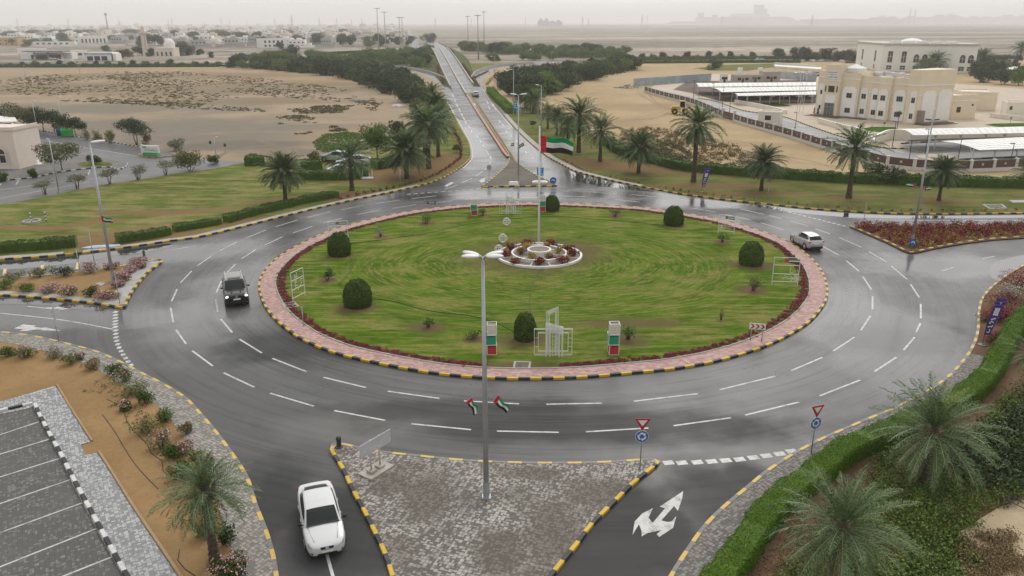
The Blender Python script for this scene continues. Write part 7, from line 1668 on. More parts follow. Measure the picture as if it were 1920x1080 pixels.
person('person in a black robe standing by the entrance of the cream building', 1533, 214.5, 201, GZ+.01, M('black_robe',(.015,.014,.016),.8), 2.6)
def pole(label, base, topy, r=.05, z=GZ, name='flagpole', cat='flagpole', grp=None, m=WMETAL, cap=True):
    x, y = G(*base,z); h = HT(base[0],base[1],topy,z); o = thing(name, label, cat, (x,y,z), 0, grp); mb = MB(); mb.tube([(0,0,0),(0,0,h)],[r,r*.6],8); mb.obj('pole', m, o, True)
    mb = MB(); mb.lathe([(r*3,0),(r*3,.1),(r,.15)],10); mb.obj('base', m, o)
    if cap: mb = MB(); mb.ellipsoid((0,0,h),(r*1.6,r*1.6,r*1.6),8,6); mb.obj('finial', m, o)
    return o
for px, t_, l_ in ((1494,139,'left'),(1499,138,'middle'),(1505,137,'right')): pole(l_+' one of three bare flagpoles left of the cream building', (px,211), t_, .07, grp='bare flagpoles')
def garden_lamp(label, base, topy, heads=1, m=DMETAL):
    x, y = G(*base,GZ); h = HT(base[0],base[1],topy,GZ); o = thing('garden_lamp', label, 'lamp post', (x,y,GZ), 0, 'dark lamp posts of the office compound'); mb = MB(); mb.tube([(0,0,0),(0,0,h)],[.07,.05],8); mb.obj('pole', m, o, True)
    mb = MB(); mb.box((-.25,0,h),(.7,.25,.12)); mb.obj('lamp_head', m, o); mb = MB(); mb.box((0,0,.1),(.3,.3,.2)); mb.obj('base', CONC, o)
for i,(b,t_) in enumerate([((1300,184),151),((1354,205),163),((1368,210),173),((1491,240),211),((1673,275),228),((1703,308),263),((1734,290),242),((1795,306),261),((1892,317),269),((1427,201),190),((1337,183),156)]):
    garden_lamp(TH[i]+' dark lamp post of the office compound, counted from the left along the driveway' if i < 9 else ('short dark lamp by the small lawn','thin dark lamp by the far car ports')[i-9], b, t_)
X0,Y0 = G(1681,247,GZ); o = thing('palm_sapling', 'tiny dark palm on a pole in the small lawn before the cream building', 'sapling', (X0,Y0,GZ)); 
mb = MB(); mb.tube([(0,0,0),(0,0,3.6)],.06,6); mb.obj('stem', BARK, o); rg = np.random.default_rng(5); P, d = blob_cloud([(0,0,3.9,.55,.5)], 200, rg); quads_obj('crown', leaf_quads(P,d,.14,rg,.3), LEAFD, o)
for px, py in ((1457,197),(1893,236),(1656,246)): copy_tree(o, (*G(px,py,GZ),GZ), 1, .45, {1457:'tiny palm on the left small lawn of the compound',1893:'tiny palm on the right small lawn of the compound',1656:'tiny shrub like palm beside the pole palm'}[px])
# ornamental fence round the compound
FB = M('brown_fence_panel', (.10,.06,.05), .6, .15, 3); FW = M('white_fence_post', (.6,.58,.55), .7, .08, 2); FM = M('fence_motif', (.5,.45,.42), .6)
fl = smooth_line([(*G(*p,.12),.12) for p in [(1209,172.5),(1246,183.5),(1299.5,197.5),(1355,222)]], .5)
fl2 = smooth_line([(*G(*p,.12),.12) for p in [(1376,228),(1401,236),(1447,249),(1485,260),(1530.6,275),(1553,281.7),(1600,298),(1660,313),(1725,320.5),(1780,322.5),(1834,322.5),(1887,319.5),(1990,316)]], .5)
def fence(label, P, step=4.2, hh=1.75, lowwall=.55, low_right=False):
    L = [0]
    for a,b in zip(P,P[1:]): L.append(L[-1]+(b-a).length)
    n = max(2, round(L[-1]/step)); S = [L[-1]*k/n for k in range(n+1)]
    pt = lambda s: Vector((np.interp(s,L,[p.x for p in P]), np.interp(s,L,[p.y for p in P]), .12)); o = thing('boundary_fence', label, 'fence', pt(0)); b0 = pt(0)
    for k in range(n+1):
        q = pt(S[k])-b0; mb = MB(); mb.box((q.x,q.y,hh*.52),(.42,.42,hh*1.04)); mb.box((q.x,q.y,hh*1.06),(.55,.55,.12)); mb.obj('post', FW, o)
    for k in range(n):
        a, b = pt(S[k])-b0, pt(S[k+1])-b0; m_ = (a+b)/2; d = b-a; ang = math.atan2(d.y,d.x); ln = d.length-.42
        mb = MB(); mb.box((m_.x,m_.y,lowwall/2),(ln,.3,lowwall),ang); mb.obj('low_wall', FW, o)
        mb = MB(); mb.box((m_.x,m_.y,(hh+lowwall)/2),(ln,.08,hh-lowwall-.02),ang); pn = mb.obj('panel', FB, o)
        mb = MB(); nv = Vector((math.sin(ang),-math.cos(ang),0)); q = m_+nv*.06
        mb.T = Matrix.Translation((q.x,q.y,lowwall+(hh-lowwall)*.5)) @ Matrix.Rotation(ang,4,'Z'); disc(mb, (0,0), .2, -.01, 12, .02); mb.obj('motif', FM, pn)
    return o
fence('brown panelled fence with white posts left of the compound gate', fl); fence('brown panelled fence with white posts from the gate along the driveway', fl2)
# gate between the two fence runs
A, B = fl[-1], fl2[0]; m_ = (A+B)/2; ang = math.atan2((B-A).y,(B-A).x); gt = thing('metal_gate', 'dark metal double gate of the compound fence', 'gate', (m_.x,m_.y,.12), ang); w_ = (B-A).length
for s in (-1,1):
    mb = MB(); mb.box((s*w_*.24,0,1.0),(w_*.46,.08,1.7)); mb.obj('leaf', FB, gt); mb = MB(); mb.box((s*w_*.5,0,1.2),(.5,.5,2.4)); mb.box((s*w_*.5,0,2.46),(.62,.62,.14)); mb.obj('gate_post', FW, gt)
# car ports: white membranes on posts
MEMB = M('white_canopy_cloth', (.84,.83,.80), .75, .05, .3)
def carport(label, tl, tr, br, bl_, z, nposts, sag=.5, posts_front=True, tipdrop=0.0):
    q = [Vector((*G(*p,z),z)) for p in (tl,tr,br,bl_)]; c0 = (q[0]+q[1])/2; o = thing('car_port', label, 'car port', (c0.x,c0.y,GZ), 0, 'white canvas car ports'); mb = MB(); n, m = 24, 8
    def P(i,j):
        u, v = i/n, j/m; a = q[0].lerp(q[1],u); b = q[3].lerp(q[2],u); p = a.lerp(b,v); p.z = z - tipdrop*(v**2) - sag*.35*(1-4*(v-.5)**2)*abs(math.sin(u*PI*max(1,nposts-1)))*.6 + .3*math.sin(v*PI); return p-Vector((c0.x,c0.y,GZ))
    for i in range(n):
        for j in range(m): mb.face([P(i,j),P(i+1,j),P(i+1,j+1),P(i,j+1)])
    cn_ = mb.obj('canopy', MEMB, o, True); md = cn_.modifiers.new('t','SOLIDIFY'); md.thickness = .04
    for k in range(nposts):
        u = (k+.15)/max(1,nposts-.7); b = Vector(P(min(n,int(u*n)), 1 if not posts_front else m-1)); mb = MB(); mb.tube([(b.x,b.y,0),(b.x,b.y,b.z-.03)],.1,8); mb.tube([(b.x,b.y,b.z-.9),(b.x,b.y+(1.2 if posts_front else -1.2),b.z-.04)],.06,6); mb.obj('post', FW, o)
    return o
carport('white canvas car port farthest from the driveway', (1304,156),(1530,154),(1530,160.5),(1310,163), 2.9, 8)
carport('middle white canvas car port of the three parallel ones', (1333,164.5),(1530,162),(1530,169.5),(1353,173), 2.8, 8)
carport('nearest of the three parallel white car ports', (1373,175),(1530,171.5),(1530,177.5),(1384,180), 2.7, 8)
carport('long white car port in front of the right small lawn', (1684,242),(1990,237),(1990,248.5),(1712,254), 2.9, 7, .6)
carport('large white car port nearest the fence at the right edge', (1763,265),(1990,254),(1990,277),(1836,282), 3.0, 5, .8)
carport('white car port beside the white villa block', (1455,121.5),(1540,126.5),(1540,130),(1452,124), 3.0, 5)
carport('white car port roofs far right behind the garden', (1870,124),(1990,127),(1990,133),(1880,130), 3.2, 4)
carport('small white canopy by the left building', (-40,216),(25,219),(33,228),(-30,230), 3.4, 3)
# parked cars in the shade of the three car ports
DK = [copy_tree(cross, (*G(1345+k*22,168,.13),.13), 1.6, 1.05, TH[k]+' car parked under the far car ports, counted from the left', 'cars under the far car ports') for k in range(8)]
for k in range(6): copy_tree(cross, (*G(1395+k*24,184,.13),.13), 1.6, 1.05, TH[k]+' car parked under the nearest parallel car port, counted from the left', 'cars under the near car port')
for k in range(4): copy_tree(cross, (*G(1490+k*13,143-k*.3,.13),.13), 1.6, 1.1, TH[k]+' car in the park behind the cream building, counted from the left', 'cars behind the cream building')
# low walls, cabins, sheet fence, skip, rubble
def wall(label, px, h, w=.3, m=CREAML, z=GZ, name='low_wall'):
    P = ground_line(px, 1, z=z); c = P[0].copy(); o = thing(name, label, 'wall', c); mb = MB(); ribbon(mb, [p-c for p in P], [(w/2,0),(w/2,h),(-w/2,h),(-w/2,0)]); mb.obj('masonry', m, o); mb = MB(); ribbon(mb, [p-c for p in P], [(w*.7,h),(w*.7,h+.08),(-w*.7,h+.08),(-w*.7,h)]); mb.obj('coping', WHITE, o); return o
wall('cream garden wall behind the car port before the office building', [(1640,273),(1665,262),(1700,262.5),(1800,259),(1950,255)], 1.9); wall('low cream wall along the driveway before the office building', [(1534,230),(1570,240),(1615,252),(1640,273)], 1.0); wall('low cream wall beside the small left lawn', [(1378,193),(1440,205),(1475,214)], .9); wall('cream wall at the right edge behind the lawn', [(1856,220),(1900,225),(1960,230)], 1.0); wall('long beige boundary wall beside the white villa block', [(1452,127),(1500,131),(1535,135)], 2.6)
t = NT('corrugated_sheet', .5, .5, .3); u_ = t.sep(t.uv)[0]; w_ = t.math('SINE', t.math('MULTIPLY', u_, 12.0)); t.set('Base Color', t.mix(t.rng(t.noise(.3,3), .4,.6), (.30,.36,.40), (.42,.47,.50))); t.bump(w_, .5, .05); CORR = t.mat
def sheetfence(label, px, h):
    P = ground_line(px, 1, z=.115); c = P[0].copy(); o = thing('sheet_fence', label, 'fence', c); mb = MB(); ribbon(mb, [p-c for p in P], [(.05,0),(.05,h),(-.05,h),(-.05,0)]); mb.obj('sheeting', CORR, o); mb = MB()
    for p in P[::5]: q = p-c; mb.tube([(q.x,q.y+.15,0),(q.x,q.y+.15,h+.1)],.06,5)
    mb.obj('post', METAL, o); return o
sheetfence('blue grey corrugated sheet fence left of the site cabins', [(1188,162),(1230,159),(1280,155),(1333,151)], 2.8); sheetfence('blue grey sheet fence right of the site cabins', [(1455,146),(1500,150),(1530,153)], 2.6)
CAB = M('cabin_wall', (.42,.38,.32), .7, .12, 1)
for i,(a,b,d,h,l_) in enumerate([((1375,157),(1410,157),5,3.2,'low site cabin with a pale flat roof'),((1400,155),(1432,155),5,3.0,'site cabin in the middle of the group'),((1430,154),(1462,154),6,4.0,'tallest site cabin at the right of the group'),((1352,155),(1364,155),3,3.2,'white little cabin at the left of the group')]):
    block('site_cabin', l_, 'cabin', rectpts(a,b,d,.12), h, WHITE if i == 3 else CAB, .12, wins=[(0,.3,1.7,1.2,.9),(0,.7,1.7,1.2,.9)], par=.15, doors=[(0,.5,1.0,.9,2.0)])
for px, l_ in ((1386,'left'),(1424,'right')): 
    x, y = G(px,151,.12); o = thing('water_tank', l_+' white water tank above the site cabins', 'tank', (x,y,.12)); mb = MB(); mb.box((0,0,3.9),(1.6,1.6,2.2),taper=.96); mb.obj('tank', WHITE, o); mb = MB()
    for a in (-.7,.7):
        for b in (-.7,.7): mb.tube([(a,b,0),(a,b,2.85)],.08,6)
    mb.obj('stand', METAL, o)
x, y = G(1213,157,.115); o = thing('yellow_container', 'yellow open container on the sand left of the sheet fence', 'container', (x,y,.115), .05); mb = MB(); mb.box((0,0,1.0),(6,2.4,2.0)); mb.obj('body', M('container_yellow',(.5,.38,.1),.6,.2,1), o); mb = MB()
for k in range(7): mb.box((-2.6+.87*k,-1.22,1.6),(.45,.06,.5))
mb.obj('openings', TRIM, o)
x, y = G(1178,165,.115); rg = np.random.default_rng(3); mb = MB()
for k in range(60):
    r = abs(rg.normal(0,1.0)); a = rg.uniform(0,6.28); s = rg.uniform(.3,.8); mb.box((r*2.2*math.cos(a), r*1.2*math.sin(a), max(.1,1.3-r*.6)*rg.uniform(.2,1)), (s*1.4,s,s*.6), rg.uniform(0,3), rx=rg.uniform(-.5,.5))
tag(mb.obj('rubble_heap', M('rubble',(.42,.38,.33),.9,.35,2), None, loc=(x,y,.115)), 'heap of broken pale rubble on the sand', 'rubble')['kind'] = 'stuff'
for (px,py,w,l_,m__) in ((667,189,24,'grey gravel mound on the left sand lot',(.25,.24,.22)),(746,200,24,'pale covered heap beside the left wood',(.5,.48,.44))):
    x, y = G(px,py,.115); r = PX(px,py,w)/2; mb = MB(); mb.lathe([(r*math.sqrt(1-(k/6)**2)+.01, r*.42*k/6) for k in range(7)], 20, jit=lambda k,z: 1+.12*math.sin(k*1.7+z*3)); tag(mb.obj('mound', M('mound_'+str(px), m__, .9, .25, 1.5), None, True, (x,y,.115)), l_, 'mound')
# ------------------------------------------------------------------ white villa block on the right
A, B, C_ = Vector(G(1603,125,.12)), Vector(G(1650,133,.12)), Vector(G(1826,137,.12))
WV = M('white_villa_wall', (.78,.78,.74), .75, .04, .3)
vb = thing('villa_block', 'large white two storey block with arched dark windows behind the cream building', 'building', (B.x,B.y,.12)); 
q = [A-B, Vector((0,0)), C_-B, C_-B+Vector((8,22)), A-B+Vector((10,20))]; hV = HT(1650,133,84,.12)
mb = MB(); mb.prism([(p.x,p.y) for p in q], 0, hV); mb.obj('wall', WV, vb); cc_ = sum(q, Vector((0,0)))/5
mb = MB(); mb.prism([((p.x-cc_.x)*1.025+cc_.x,(p.y-cc_.y)*1.025+cc_.y) for p in q], hV, hV+.7); mb.obj('roof', M('villa_roof',(.45,.44,.41),.8), vb)
mb = MB(); mb.T = Matrix.Translation((cc_.x+2,cc_.y,hV+.7)); mb.lathe([(5.5,0),(5.2,.5),(4.2,1.1),(2.4,1.7),(.02,2.0)], 24); mb.obj('dome', WHITE, vb, True)
mb = MB()
for k in range(5): mb.box((q[2].x*(.2+.15*k), q[2].y*(.2+.15*k)+7, hV+1.2), (4,4,1.0))
mb.obj('roof_unit', WHITE, vb)
def archwin(e, f, z, w, hh, arch=True):
    a, b = q[e], q[e+1]; p = a+(b-a)*f; ang = math.atan2((b-a).y,(b-a).x); nv = Vector((math.sin(ang),-math.cos(ang)))
    mb = MB(); mb.T = Matrix.Translation((p.x+nv.x*.04,p.y+nv.y*.04,z)) @ Matrix.Rotation(ang,4,'Z'); o_ = [(-w/2,0),(w/2,0),(w/2,hh*.6)]+([(w/2*math.cos(t_),hh*.6+hh*.4*math.sin(t_)) for t_ in np.linspace(.3,PI-.3,7)] if arch else [(w/2,hh),(-w/2,hh)])+[(-w/2,hh*.6)]
    slab(mb, o_, -.06, .08); fr = mb.obj('window', WIN, vb)
    mb = MB(); mb.T = Matrix.Translation((p.x+nv.x*.1,p.y+nv.y*.1,z)) @ Matrix.Rotation(ang,4,'Z'); mb.box((0,-.05,hh*.4),(.1,.05,hh*.8)); mb.box((0,-.05,hh*.5),(w*.9,.05,.12)); mb.obj('glazing_bar', WHITE, fr)
for f in (.25,.75): archwin(0, f, hV*.34, 1.7, hV*.42, False); archwin(0, f, hV*.06, 1.5, 1.8, False)
for f in (.09,.24): archwin(1, f, hV*.34, 2.0, hV*.42, False)
for f in (.375,.465,.55,.86,.945): archwin(1, f, hV*.36, 2.2, hV*.30)
for f in (.09,.24,.38,.47,.56,.86,.95): archwin(1, f, hV*.07, 2.2, 1.8, False)
mb = MB()
for f in (.165,.31,.64,.74): p = q[2]*f; mb.box((p.x,p.y,hV/2),(.7,.5,hV-.02), math.atan2(q[2].y,q[2].x))
mb.obj('pilaster', WV, vb)
# ------------------------------------------------------------------ near left building
a = Vector(G(37,317,.14)); hB = HT(36,317,241,.14)
nb = thing('left_building', 'cream building with an arched white framed window at the left edge', 'building', (a.x,a.y,.14), -.06); NB = M('pink_cream_render', (.72,.63,.55), .8, .05, .5)
mb = MB(); mb.prism([(-14,0),(0,0),(0,6.5),(-14,6.5)], 0, hB-.4); mb.obj('wall', NB, nb); mb = MB(); mb.prism([(-14.1,-.12),(.12,-.12),(.12,6.6),(-14.1,6.6)], hB-.4, hB-.1); mb.box((-7,0,hB-.05),(14,.3,.5)); mb.box((0,3.2,hB-.05),(.3,6.2,.5)); mb.obj('parapet', NB, nb)
mb = MB(); mb.T = Matrix.Translation((-3.0,-.02,.9)); slab(mb, [(-1.1,0),(1.1,0),(1.1,1.4)]+[(1.1*math.cos(t_),1.4+1.0*math.sin(t_)) for t_ in np.linspace(.2,PI-.2,9)]+[(-1.1,1.4)], -.08, .06); w_ = mb.obj('window', WIN, nb)
mb = MB()
for xx in (-4.15,-3.0,-1.85): mb.box((xx,-.12,1.9),(.12,.08,1.9))
mb.box((-3.0,-.12,.95),(2.4,.08,.12)); mb.box((-3.0,-.12,2.3),(2.4,.08,.1)); mb.obj('frame', WHITE, w_)
mb = MB(); mb.T = Matrix.Translation((-3.0,-.02,.6)); A_ = [(1.6,0),(1.6,1.9)]+[(1.6*math.cos(t_),1.9+1.4*math.sin(t_)) for t_ in np.linspace(.2,PI-.2,9)]+[(-1.6,1.9),(-1.6,0)]; B_ = [(a_[0]*.88,a_[1]*.94) for a_ in A_]
for k in range(len(A_)-1): mb.face([(A_[k][0],-.1,A_[k][1]),(A_[k+1][0],-.1,A_[k+1][1]),(B_[k+1][0],-.1,B_[k+1][1]),(B_[k][0],-.1,B_[k][1])])
mb.obj('arch_moulding', NB, nb)
for px, py in ((37,302),(70,308),(30,269)): x, y = G(px,py,.14); o = thing('concrete_dome', {37:'low white concrete stop by the left building',70:'low white concrete stop in the middle of the forecourt',30:'pale plate on the upper forecourt'}[px], 'stop', (x,y,.14)); mb = MB(); mb.lathe([(.7,0),(.7,.12),(.4,.18),(.25,.6),(.02,.7)],14); mb.obj('body', WHITE, o, True); mb = MB(); mb.lathe([(.9,0),(.85,.05),(.7,.06)],14); mb.obj('foot', CONC, o)
# ------------------------------------------------------------------ the town on the left
TW = [M('town_white',(.78,.77,.74),.8,.05,.1), M('town_cream',(.68,.61,.52),.8,.05,.1), M('town_sand',(.62,.54,.44),.8,.05,.1), M('town_grey',(.42,.41,.39),.8,.05,.1)]
def villa(k, wall_m):
    o = thing('villa', 'x', 'house'); rr = random.Random(k); w, d, h = rr.uniform(11,17), rr.uniform(10,14), rr.choice((4.2,7.5,8.2))
    mb = MB(); mb.box((0,0,h/2),(w,d,h)); mb.box((w*.62,.5,h*.3),(w*.4,d*.7,h*.6)); 
    for s in (-1,1): mb.box((0,s*(d/2-.15),h+.4),(w,.3,.8)); mb.box((s*(w/2-.15),0,h+.4),(.3,d-.6,.8))
    mb.obj('wall', wall_m, o)
    mb = MB(); mb.box((w*.1,1,h+1.3),(4.5,4.5,2.4)); mb.obj('stair_house', wall_m, o)
    for fl_ in range(1 if h < 5 else 2):
        n = rr.choice((3,4,5))
        for j in range(n): mb = MB(); mb.box((-w/2+w*(j+.5)/n,-d/2-.02,1.9+3.4*fl_),(w/n*.42,.12,1.5)); mb.obj('window', WIN, o)
    mb = MB(); mb.box((w*.05,-d/2-.03,1.1),(1.4,.1,2.2)); mb.obj('door', M('brown_door',(.12,.07,.05),.5), o)
    mb = MB(); 
    for s in (-1,1): mb.box((s*(w*.95),-1,1.1),(.3,d*1.5,2.2))
    mb.box((0,-d*.5-1-d*.25+.15,1.1),(w*1.9-.3,.3,2.2)); mb.obj('yard_wall', wall_m, o); return o
VP = [villa(k, TW[k % 4]) for k in range(6)]; vused = set()
rv = random.Random(11)
def put_villa(px, py, k, label, sc=1.0, group='houses of the hazy town'):
    p = (*G(px,py,-.06),-.06); rz = rv.uniform(-.25,.25)
    if k in vused: o = copy_tree(VP[k], p, rz, (sc*rv.uniform(.85,1.25),sc,sc*rv.uniform(.8,1.15)), label, group)
    else: vused.add(k); o = VP[k]; o.location = p; o.rotation_euler = (0,0,rz); o['label'] = label; o['group'] = group
rows = [(88,330,620,26,1.0),(83,180,760,27,1.0),(78,60,770,25,1.05),(73.5,20,780,24,1.1),(69.5,0,770,23,1.15),(66,0,760,22,1.2),(63,0,750,21,1.25),(60,0,760,21,1.3),(57.5,0,760,22,1.4),(55,0,750,24,1.5),(52.5,0,740,26,1.7),(50.5,0,740,30,2.0)]
n_ = 0
for py, x0, x1, st, sc in rows:
    x = x0+rv.uniform(0,st)
    while x < x1:
        if not ((py > 80 and (290 < x < 330 or 120 < x < 215)) or (py > 84 and x < 60) or rv.random() < .16 or (x > 640 and 68 < py < 79 and rv.random() < .5)):
            put_villa(x, py+rv.uniform(-.8,.8), rv.randrange(6), 'pale flat roofed house in the hazy town, '+('near rows' if py > 76 else ('middle rows' if py > 60 else 'far rows by the horizon')), sc); n_ += 1
        x += st*rv.uniform(.75,1.45)
# single buildings one can tell apart
block('yellow_building', 'yellow ochre building at the left edge of the town', 'building', rectpts((-20,86),(34,86),16,0), 8, M('ochre_render',(.50,.34,.14),.8,.06,.3), 0, wins=[(0,.2+.2*k,2,2,1.4) for k in range(4)]+[(0,.2+.2*k,5.4,2,1.4) for k in range(4)])
block('arcade_house', 'white house with a row of tall arches and a small tower', 'house', rectpts((150,82),(203,81),14,0), 8.4, TW[0], 0, wins=[(0,.1+.13*k,3.2,1.9,4.6) for k in range(7)])
block('tower_house', 'white square tower house left of the arcade house', 'house', rectpts((140,82),(150,82),8,0), 11.5, TW[0], 0, wins=[(0,.5,3,1.2,2),(0,.5,7.5,1.2,2)])
block('long_wall_house', 'long low white house with dark arches in front of the town', 'house', rectpts((62,86),(140,85.5),9,0), 4.2, TW[0], 0, wins=[(0,.12+.14*k,1.9,2.6,2.2) for k in range(6)])
block('white_corner_villa', 'white two storey villa with arched upper windows by the grey road', 'house', rectpts((493,90),(537,89),14,0), 8.5, TW[0], 0, wins=[(0,.12+.18*k,5.6,2.0,2.2) for k in range(5)]+[(0,.12+.18*k,2,2.0,1.8) for k in range(5)], bandz=7.6)
block('pink_wall_house', 'low pinkish house behind the mosque dome', 'house', rectpts((330,88),(405,86),10,0), 4.5, TW[2], 0, wins=[(0,.2+.3*k,2,3,1.4) for k in range(3)])
wall('long white boundary wall in front of the town', [(58,88),(140,87.3),(235,86.5)], 2.2, .4, TW[0], 0, 'boundary_wall'); wall('pale boundary wall along the road below the mosque', [(240,114),(300,113),(360,110.5),(400,107)], 2.0, .4, TW[1], .12, 'boundary_wall')
ps = thing('petrol_station', 'petrol station with a flat grey canopy on the far left road', 'petrol station', (*G(92,112,.05),.05)); 
mb = MB(); mb.box((0,0,5.3),(24,10,1.0)); mb.obj('canopy', M('canopy_grey',(.22,.23,.22),.6), ps); mb = MB(); mb.box((-4,8,2.2),(34,7,4.4)); mb.obj('shop', TW[0], ps)
for a in (-9,0,9): mb = MB(); mb.box((a,0,2.4),(.8,.8,4.8)); mb.obj('pillar', TW[3], ps)
mb = MB(); mb.box((-4,4.45,1.6),(20,.1,2.6)); mb.obj('shop_window', WIN, ps); mb = MB(); mb.box((-9,-.2,.9),(1.2,.7,1.8)); mb.box((9,-.2,.9),(1.2,.7,1.8)); mb.obj('fuel_pump', TW[1], ps)
sh = thing('roadside_shop', 'white roadside shop with a blue band right of the petrol station', 'building', (*G(190,114,.05),.05)); mb = MB(); mb.box((0,2,2.6),(18,9,5.2)); mb.box((9.6,1,2.2),(3,7,4.4)); mb.obj('wall', TW[0], sh); mb = MB(); mb.box((-.5,-2.55,4.4),(17,.14,1.2)); fb = mb.obj('fascia', M('pale_blue_band',(.30,.36,.52),.6,.2,1), sh)
for a in (-5.5,-1,3.5): mb = MB(); mb.box((a,-2.55,1.6),(3.6,.12,2.6)); mb.obj('shop_window', WIN, sh)
mb = MB()
for k in range(6): mb.box((-6+2.2*k,-2.64,4.4),(1.4,.04,.4))
mb.obj('lettering', WS, fb)
block('roadside_store', 'long white low store left of the petrol station canopy', 'building', rectpts((34,104),(88,103),9,0), 4.6, TW[0], 0, wins=[(0,.2+.25*k,2,2.5,1.6) for k in range(3)])
block('roadside_store', 'long white low store between petrol station and shop', 'building', rectpts((118,108),(165,107),9,0), 4.4, TW[0], 0, wins=[(0,.2+.25*k,2,2.5,1.6) for k in range(3)])
# mosque with its minaret
mq = thing('mosque', 'white mosque with a round dome behind the far left road', 'mosque', (*G(310,108.5,.05),.05)); mb = MB(); mb.box((0,4,3),(13,10,6)); mb.box((0,4,6.3),(13.3,10.3,.5)); mb.obj('wall', TW[1], mq)
mb = MB(); mb.T = Matrix.Translation((2.5,4,6.5)); mb.lathe([(3.4,0),(3.4,1.4),(3.55,2.4),(3.2,3.9),(2.2,5.2),(.9,6.0),(.15,6.3),(.08,7.6),(.01,7.7)],20); mb.obj('dome', WHITE, mq, True)
for k in range(4): mb = MB(); mb.box((-4.5+3*k,-1.05,2.6),(1.2,.12,2.6)); mb.obj('window', WIN, mq)
mn = thing('minaret', 'tall pale minaret with a balcony beside the mosque', 'minaret', (*G(274,104,.05),.05)); hm = HT(274,104,44,.05)
mb = MB(); mb.lathe([(2.2,0),(1.9,hm*.48),(1.8,hm*.66)],8); mb.obj('shaft', TW[1], mn); mb = MB(); mb.lathe([(1.8,hm*.63),(3.2,hm*.70),(3.2,hm*.755),(2.9,hm*.755),(2.9,hm*.71),(1.2,hm*.705)],16); mb.obj('balcony', TW[1], mn); mb = MB(); mb.lathe([(1.25,hm*.70),(1.2,hm*.86),(1.5,hm*.87),(1.0,hm*.92),(.25,hm*.95),(.1,hm),(.01,hm)],12); mb.obj('lantern', TW[1], mn)
mb = MB()
for k in range(4): a_ = PI/4+k*PI/2; mb.box((1.98*math.cos(a_),1.98*math.sin(a_),hm*.32),(.1,.7,hm*.55),a_)
mb.obj('shaft_groove', TW[3], mn)
# town trees
TT = [(160,69,60,4),(95,71,60,4),(30,72,50,0),(52,88,22,4),(115,78,24,0),(185,80,14,0),(210,79,18,0),(245,76,16,4),(250,66,40,0),(290,68,30,0),(330,72,30,1),(362,75,26,0),(408,70,40,4),(425,73,34,0),(480,76,24,1),(452,79,36,4),(561,84,30,4),(598,83,36,4),(618,84,18,0),(527,93,20,0),(545,94,14,1),(640,84,30,0),(684,78,14,4),(690,84,24,4),(712,85,30,0),(660,86,26,0),(745,84,20,1),(765,86,16,0),(240,108,26,4),(260,104,24,0),(285,106,20,1),(330,107,40,4),(352,106,36,4),(374,106,20,0),(200,97,20,4),(225,110,22,0),(300,86,30,0),(270,86,36,1),(395,108,14,1),(640,66,34,0),(200,63,26,0),(130,66,40,0),(70,68,40,0),(770,79,14,1),(755,81,18,0),(735,83,16,1)]
for i,(px,py,w,k) in enumerate(TT):
    s = PX(px,py,w,0)/(WOOD[k].children[0].dimensions.x if WOOD[k].children else 7); copy_tree(WOOD[k], (*G(px,py,0),-.05), i*1.1, (s,s,min(s,1.9)), 'dark green tree among the pale houses of the town', 'trees of the town', name='town_tree')
rt = np.random.default_rng(44)
for i in range(120):
    py = 52+38*rt.random()**1.2; px = rt.uniform(0, 775); k = (0,4,1,2)[i % 4]; s = rt.uniform(.8,1.5)
    if py > 76 and 120 < px < 340: continue
    copy_tree(WOOD[k], (*G(px,py,0),-.05), i*1.1, (s*1.25,s*1.25,s), 'small dark tree scattered among the hazy houses of the town', 'scattered trees of the town', name='town_tree')
# ------------------------------------------------------------------ far horizon: pylons, chimneys, works, mounds
py0 = thing('pylon', 'distant lattice pylon on the horizon', 'pylon'); mb = MB(); hp_ = 46
for a,b in ((-1,-1),(1,-1),(1,1),(-1,1)): mb.tube([(a*4.5,b*4.5,0),(a*1.3,b*1.3,hp_*.6),(a*.4,b*.4,hp_)],.32,4)
for k in range(7):
    z0, z1 = hp_*k/9, hp_*(k+1)/9; r0, r1 = 4.5-3.2*z0/(hp_*.6) if z0 < hp_*.6 else 1.2, 4.5-3.2*z1/(hp_*.6) if z1 < hp_*.6 else 1.0
    for s in (-1,1): mb.tube([(-r0,s*r0,z0),(r1,s*r1,z1)],.18,3); mb.tube([(r0,s*r0,z0),(-r1,s*r1,z1)],.18,3)
mb.obj('lattice', METAL, py0); mb = MB()
for z, w in ((hp_*.62,9),(hp_*.76,7.5),(hp_*.9,6)): mb.box((0,0,z),(2*w,.7,.7))
mb.obj('cross_arm', METAL, py0)
def far_at(px, Y): return (AT(px, 60, Y).x, Y, -.06)
first = True
for i,(px,Y,sc) in enumerate([(36,3600,.9),(131,3300,.9),(226,3500,.9),(318,3400,.9),(325,3500,1),(417,3500,1),(432,3300,.8),(465,3600,.8),(517,3400,.9),(549,3000,1.1),(600,3200,.9),(633,3300,.9),(660,3200,.8),(680,3500,.9),(817,3600,.9),(884,3800,.9),(985,3800,1),(1092,3600,1),(1103,3700,.9),(1203,3300,1.1),(1213,3400,1.1),(1520,3000,1.0),(1352,3900,1.1)]):
    l_ = 'distant lattice pylon on the horizon above the town' if px < 780 else 'distant lattice pylon on the desert horizon'
    g_ = 'pylons above the town' if px < 780 else 'pylons on the desert horizon'
    if first: py0.location = far_at(px,Y); py0['label'] = l_; py0['group'] = g_; first = False
    else: copy_tree(py0, far_at(px,Y), i*.7, sc, l_, g_)
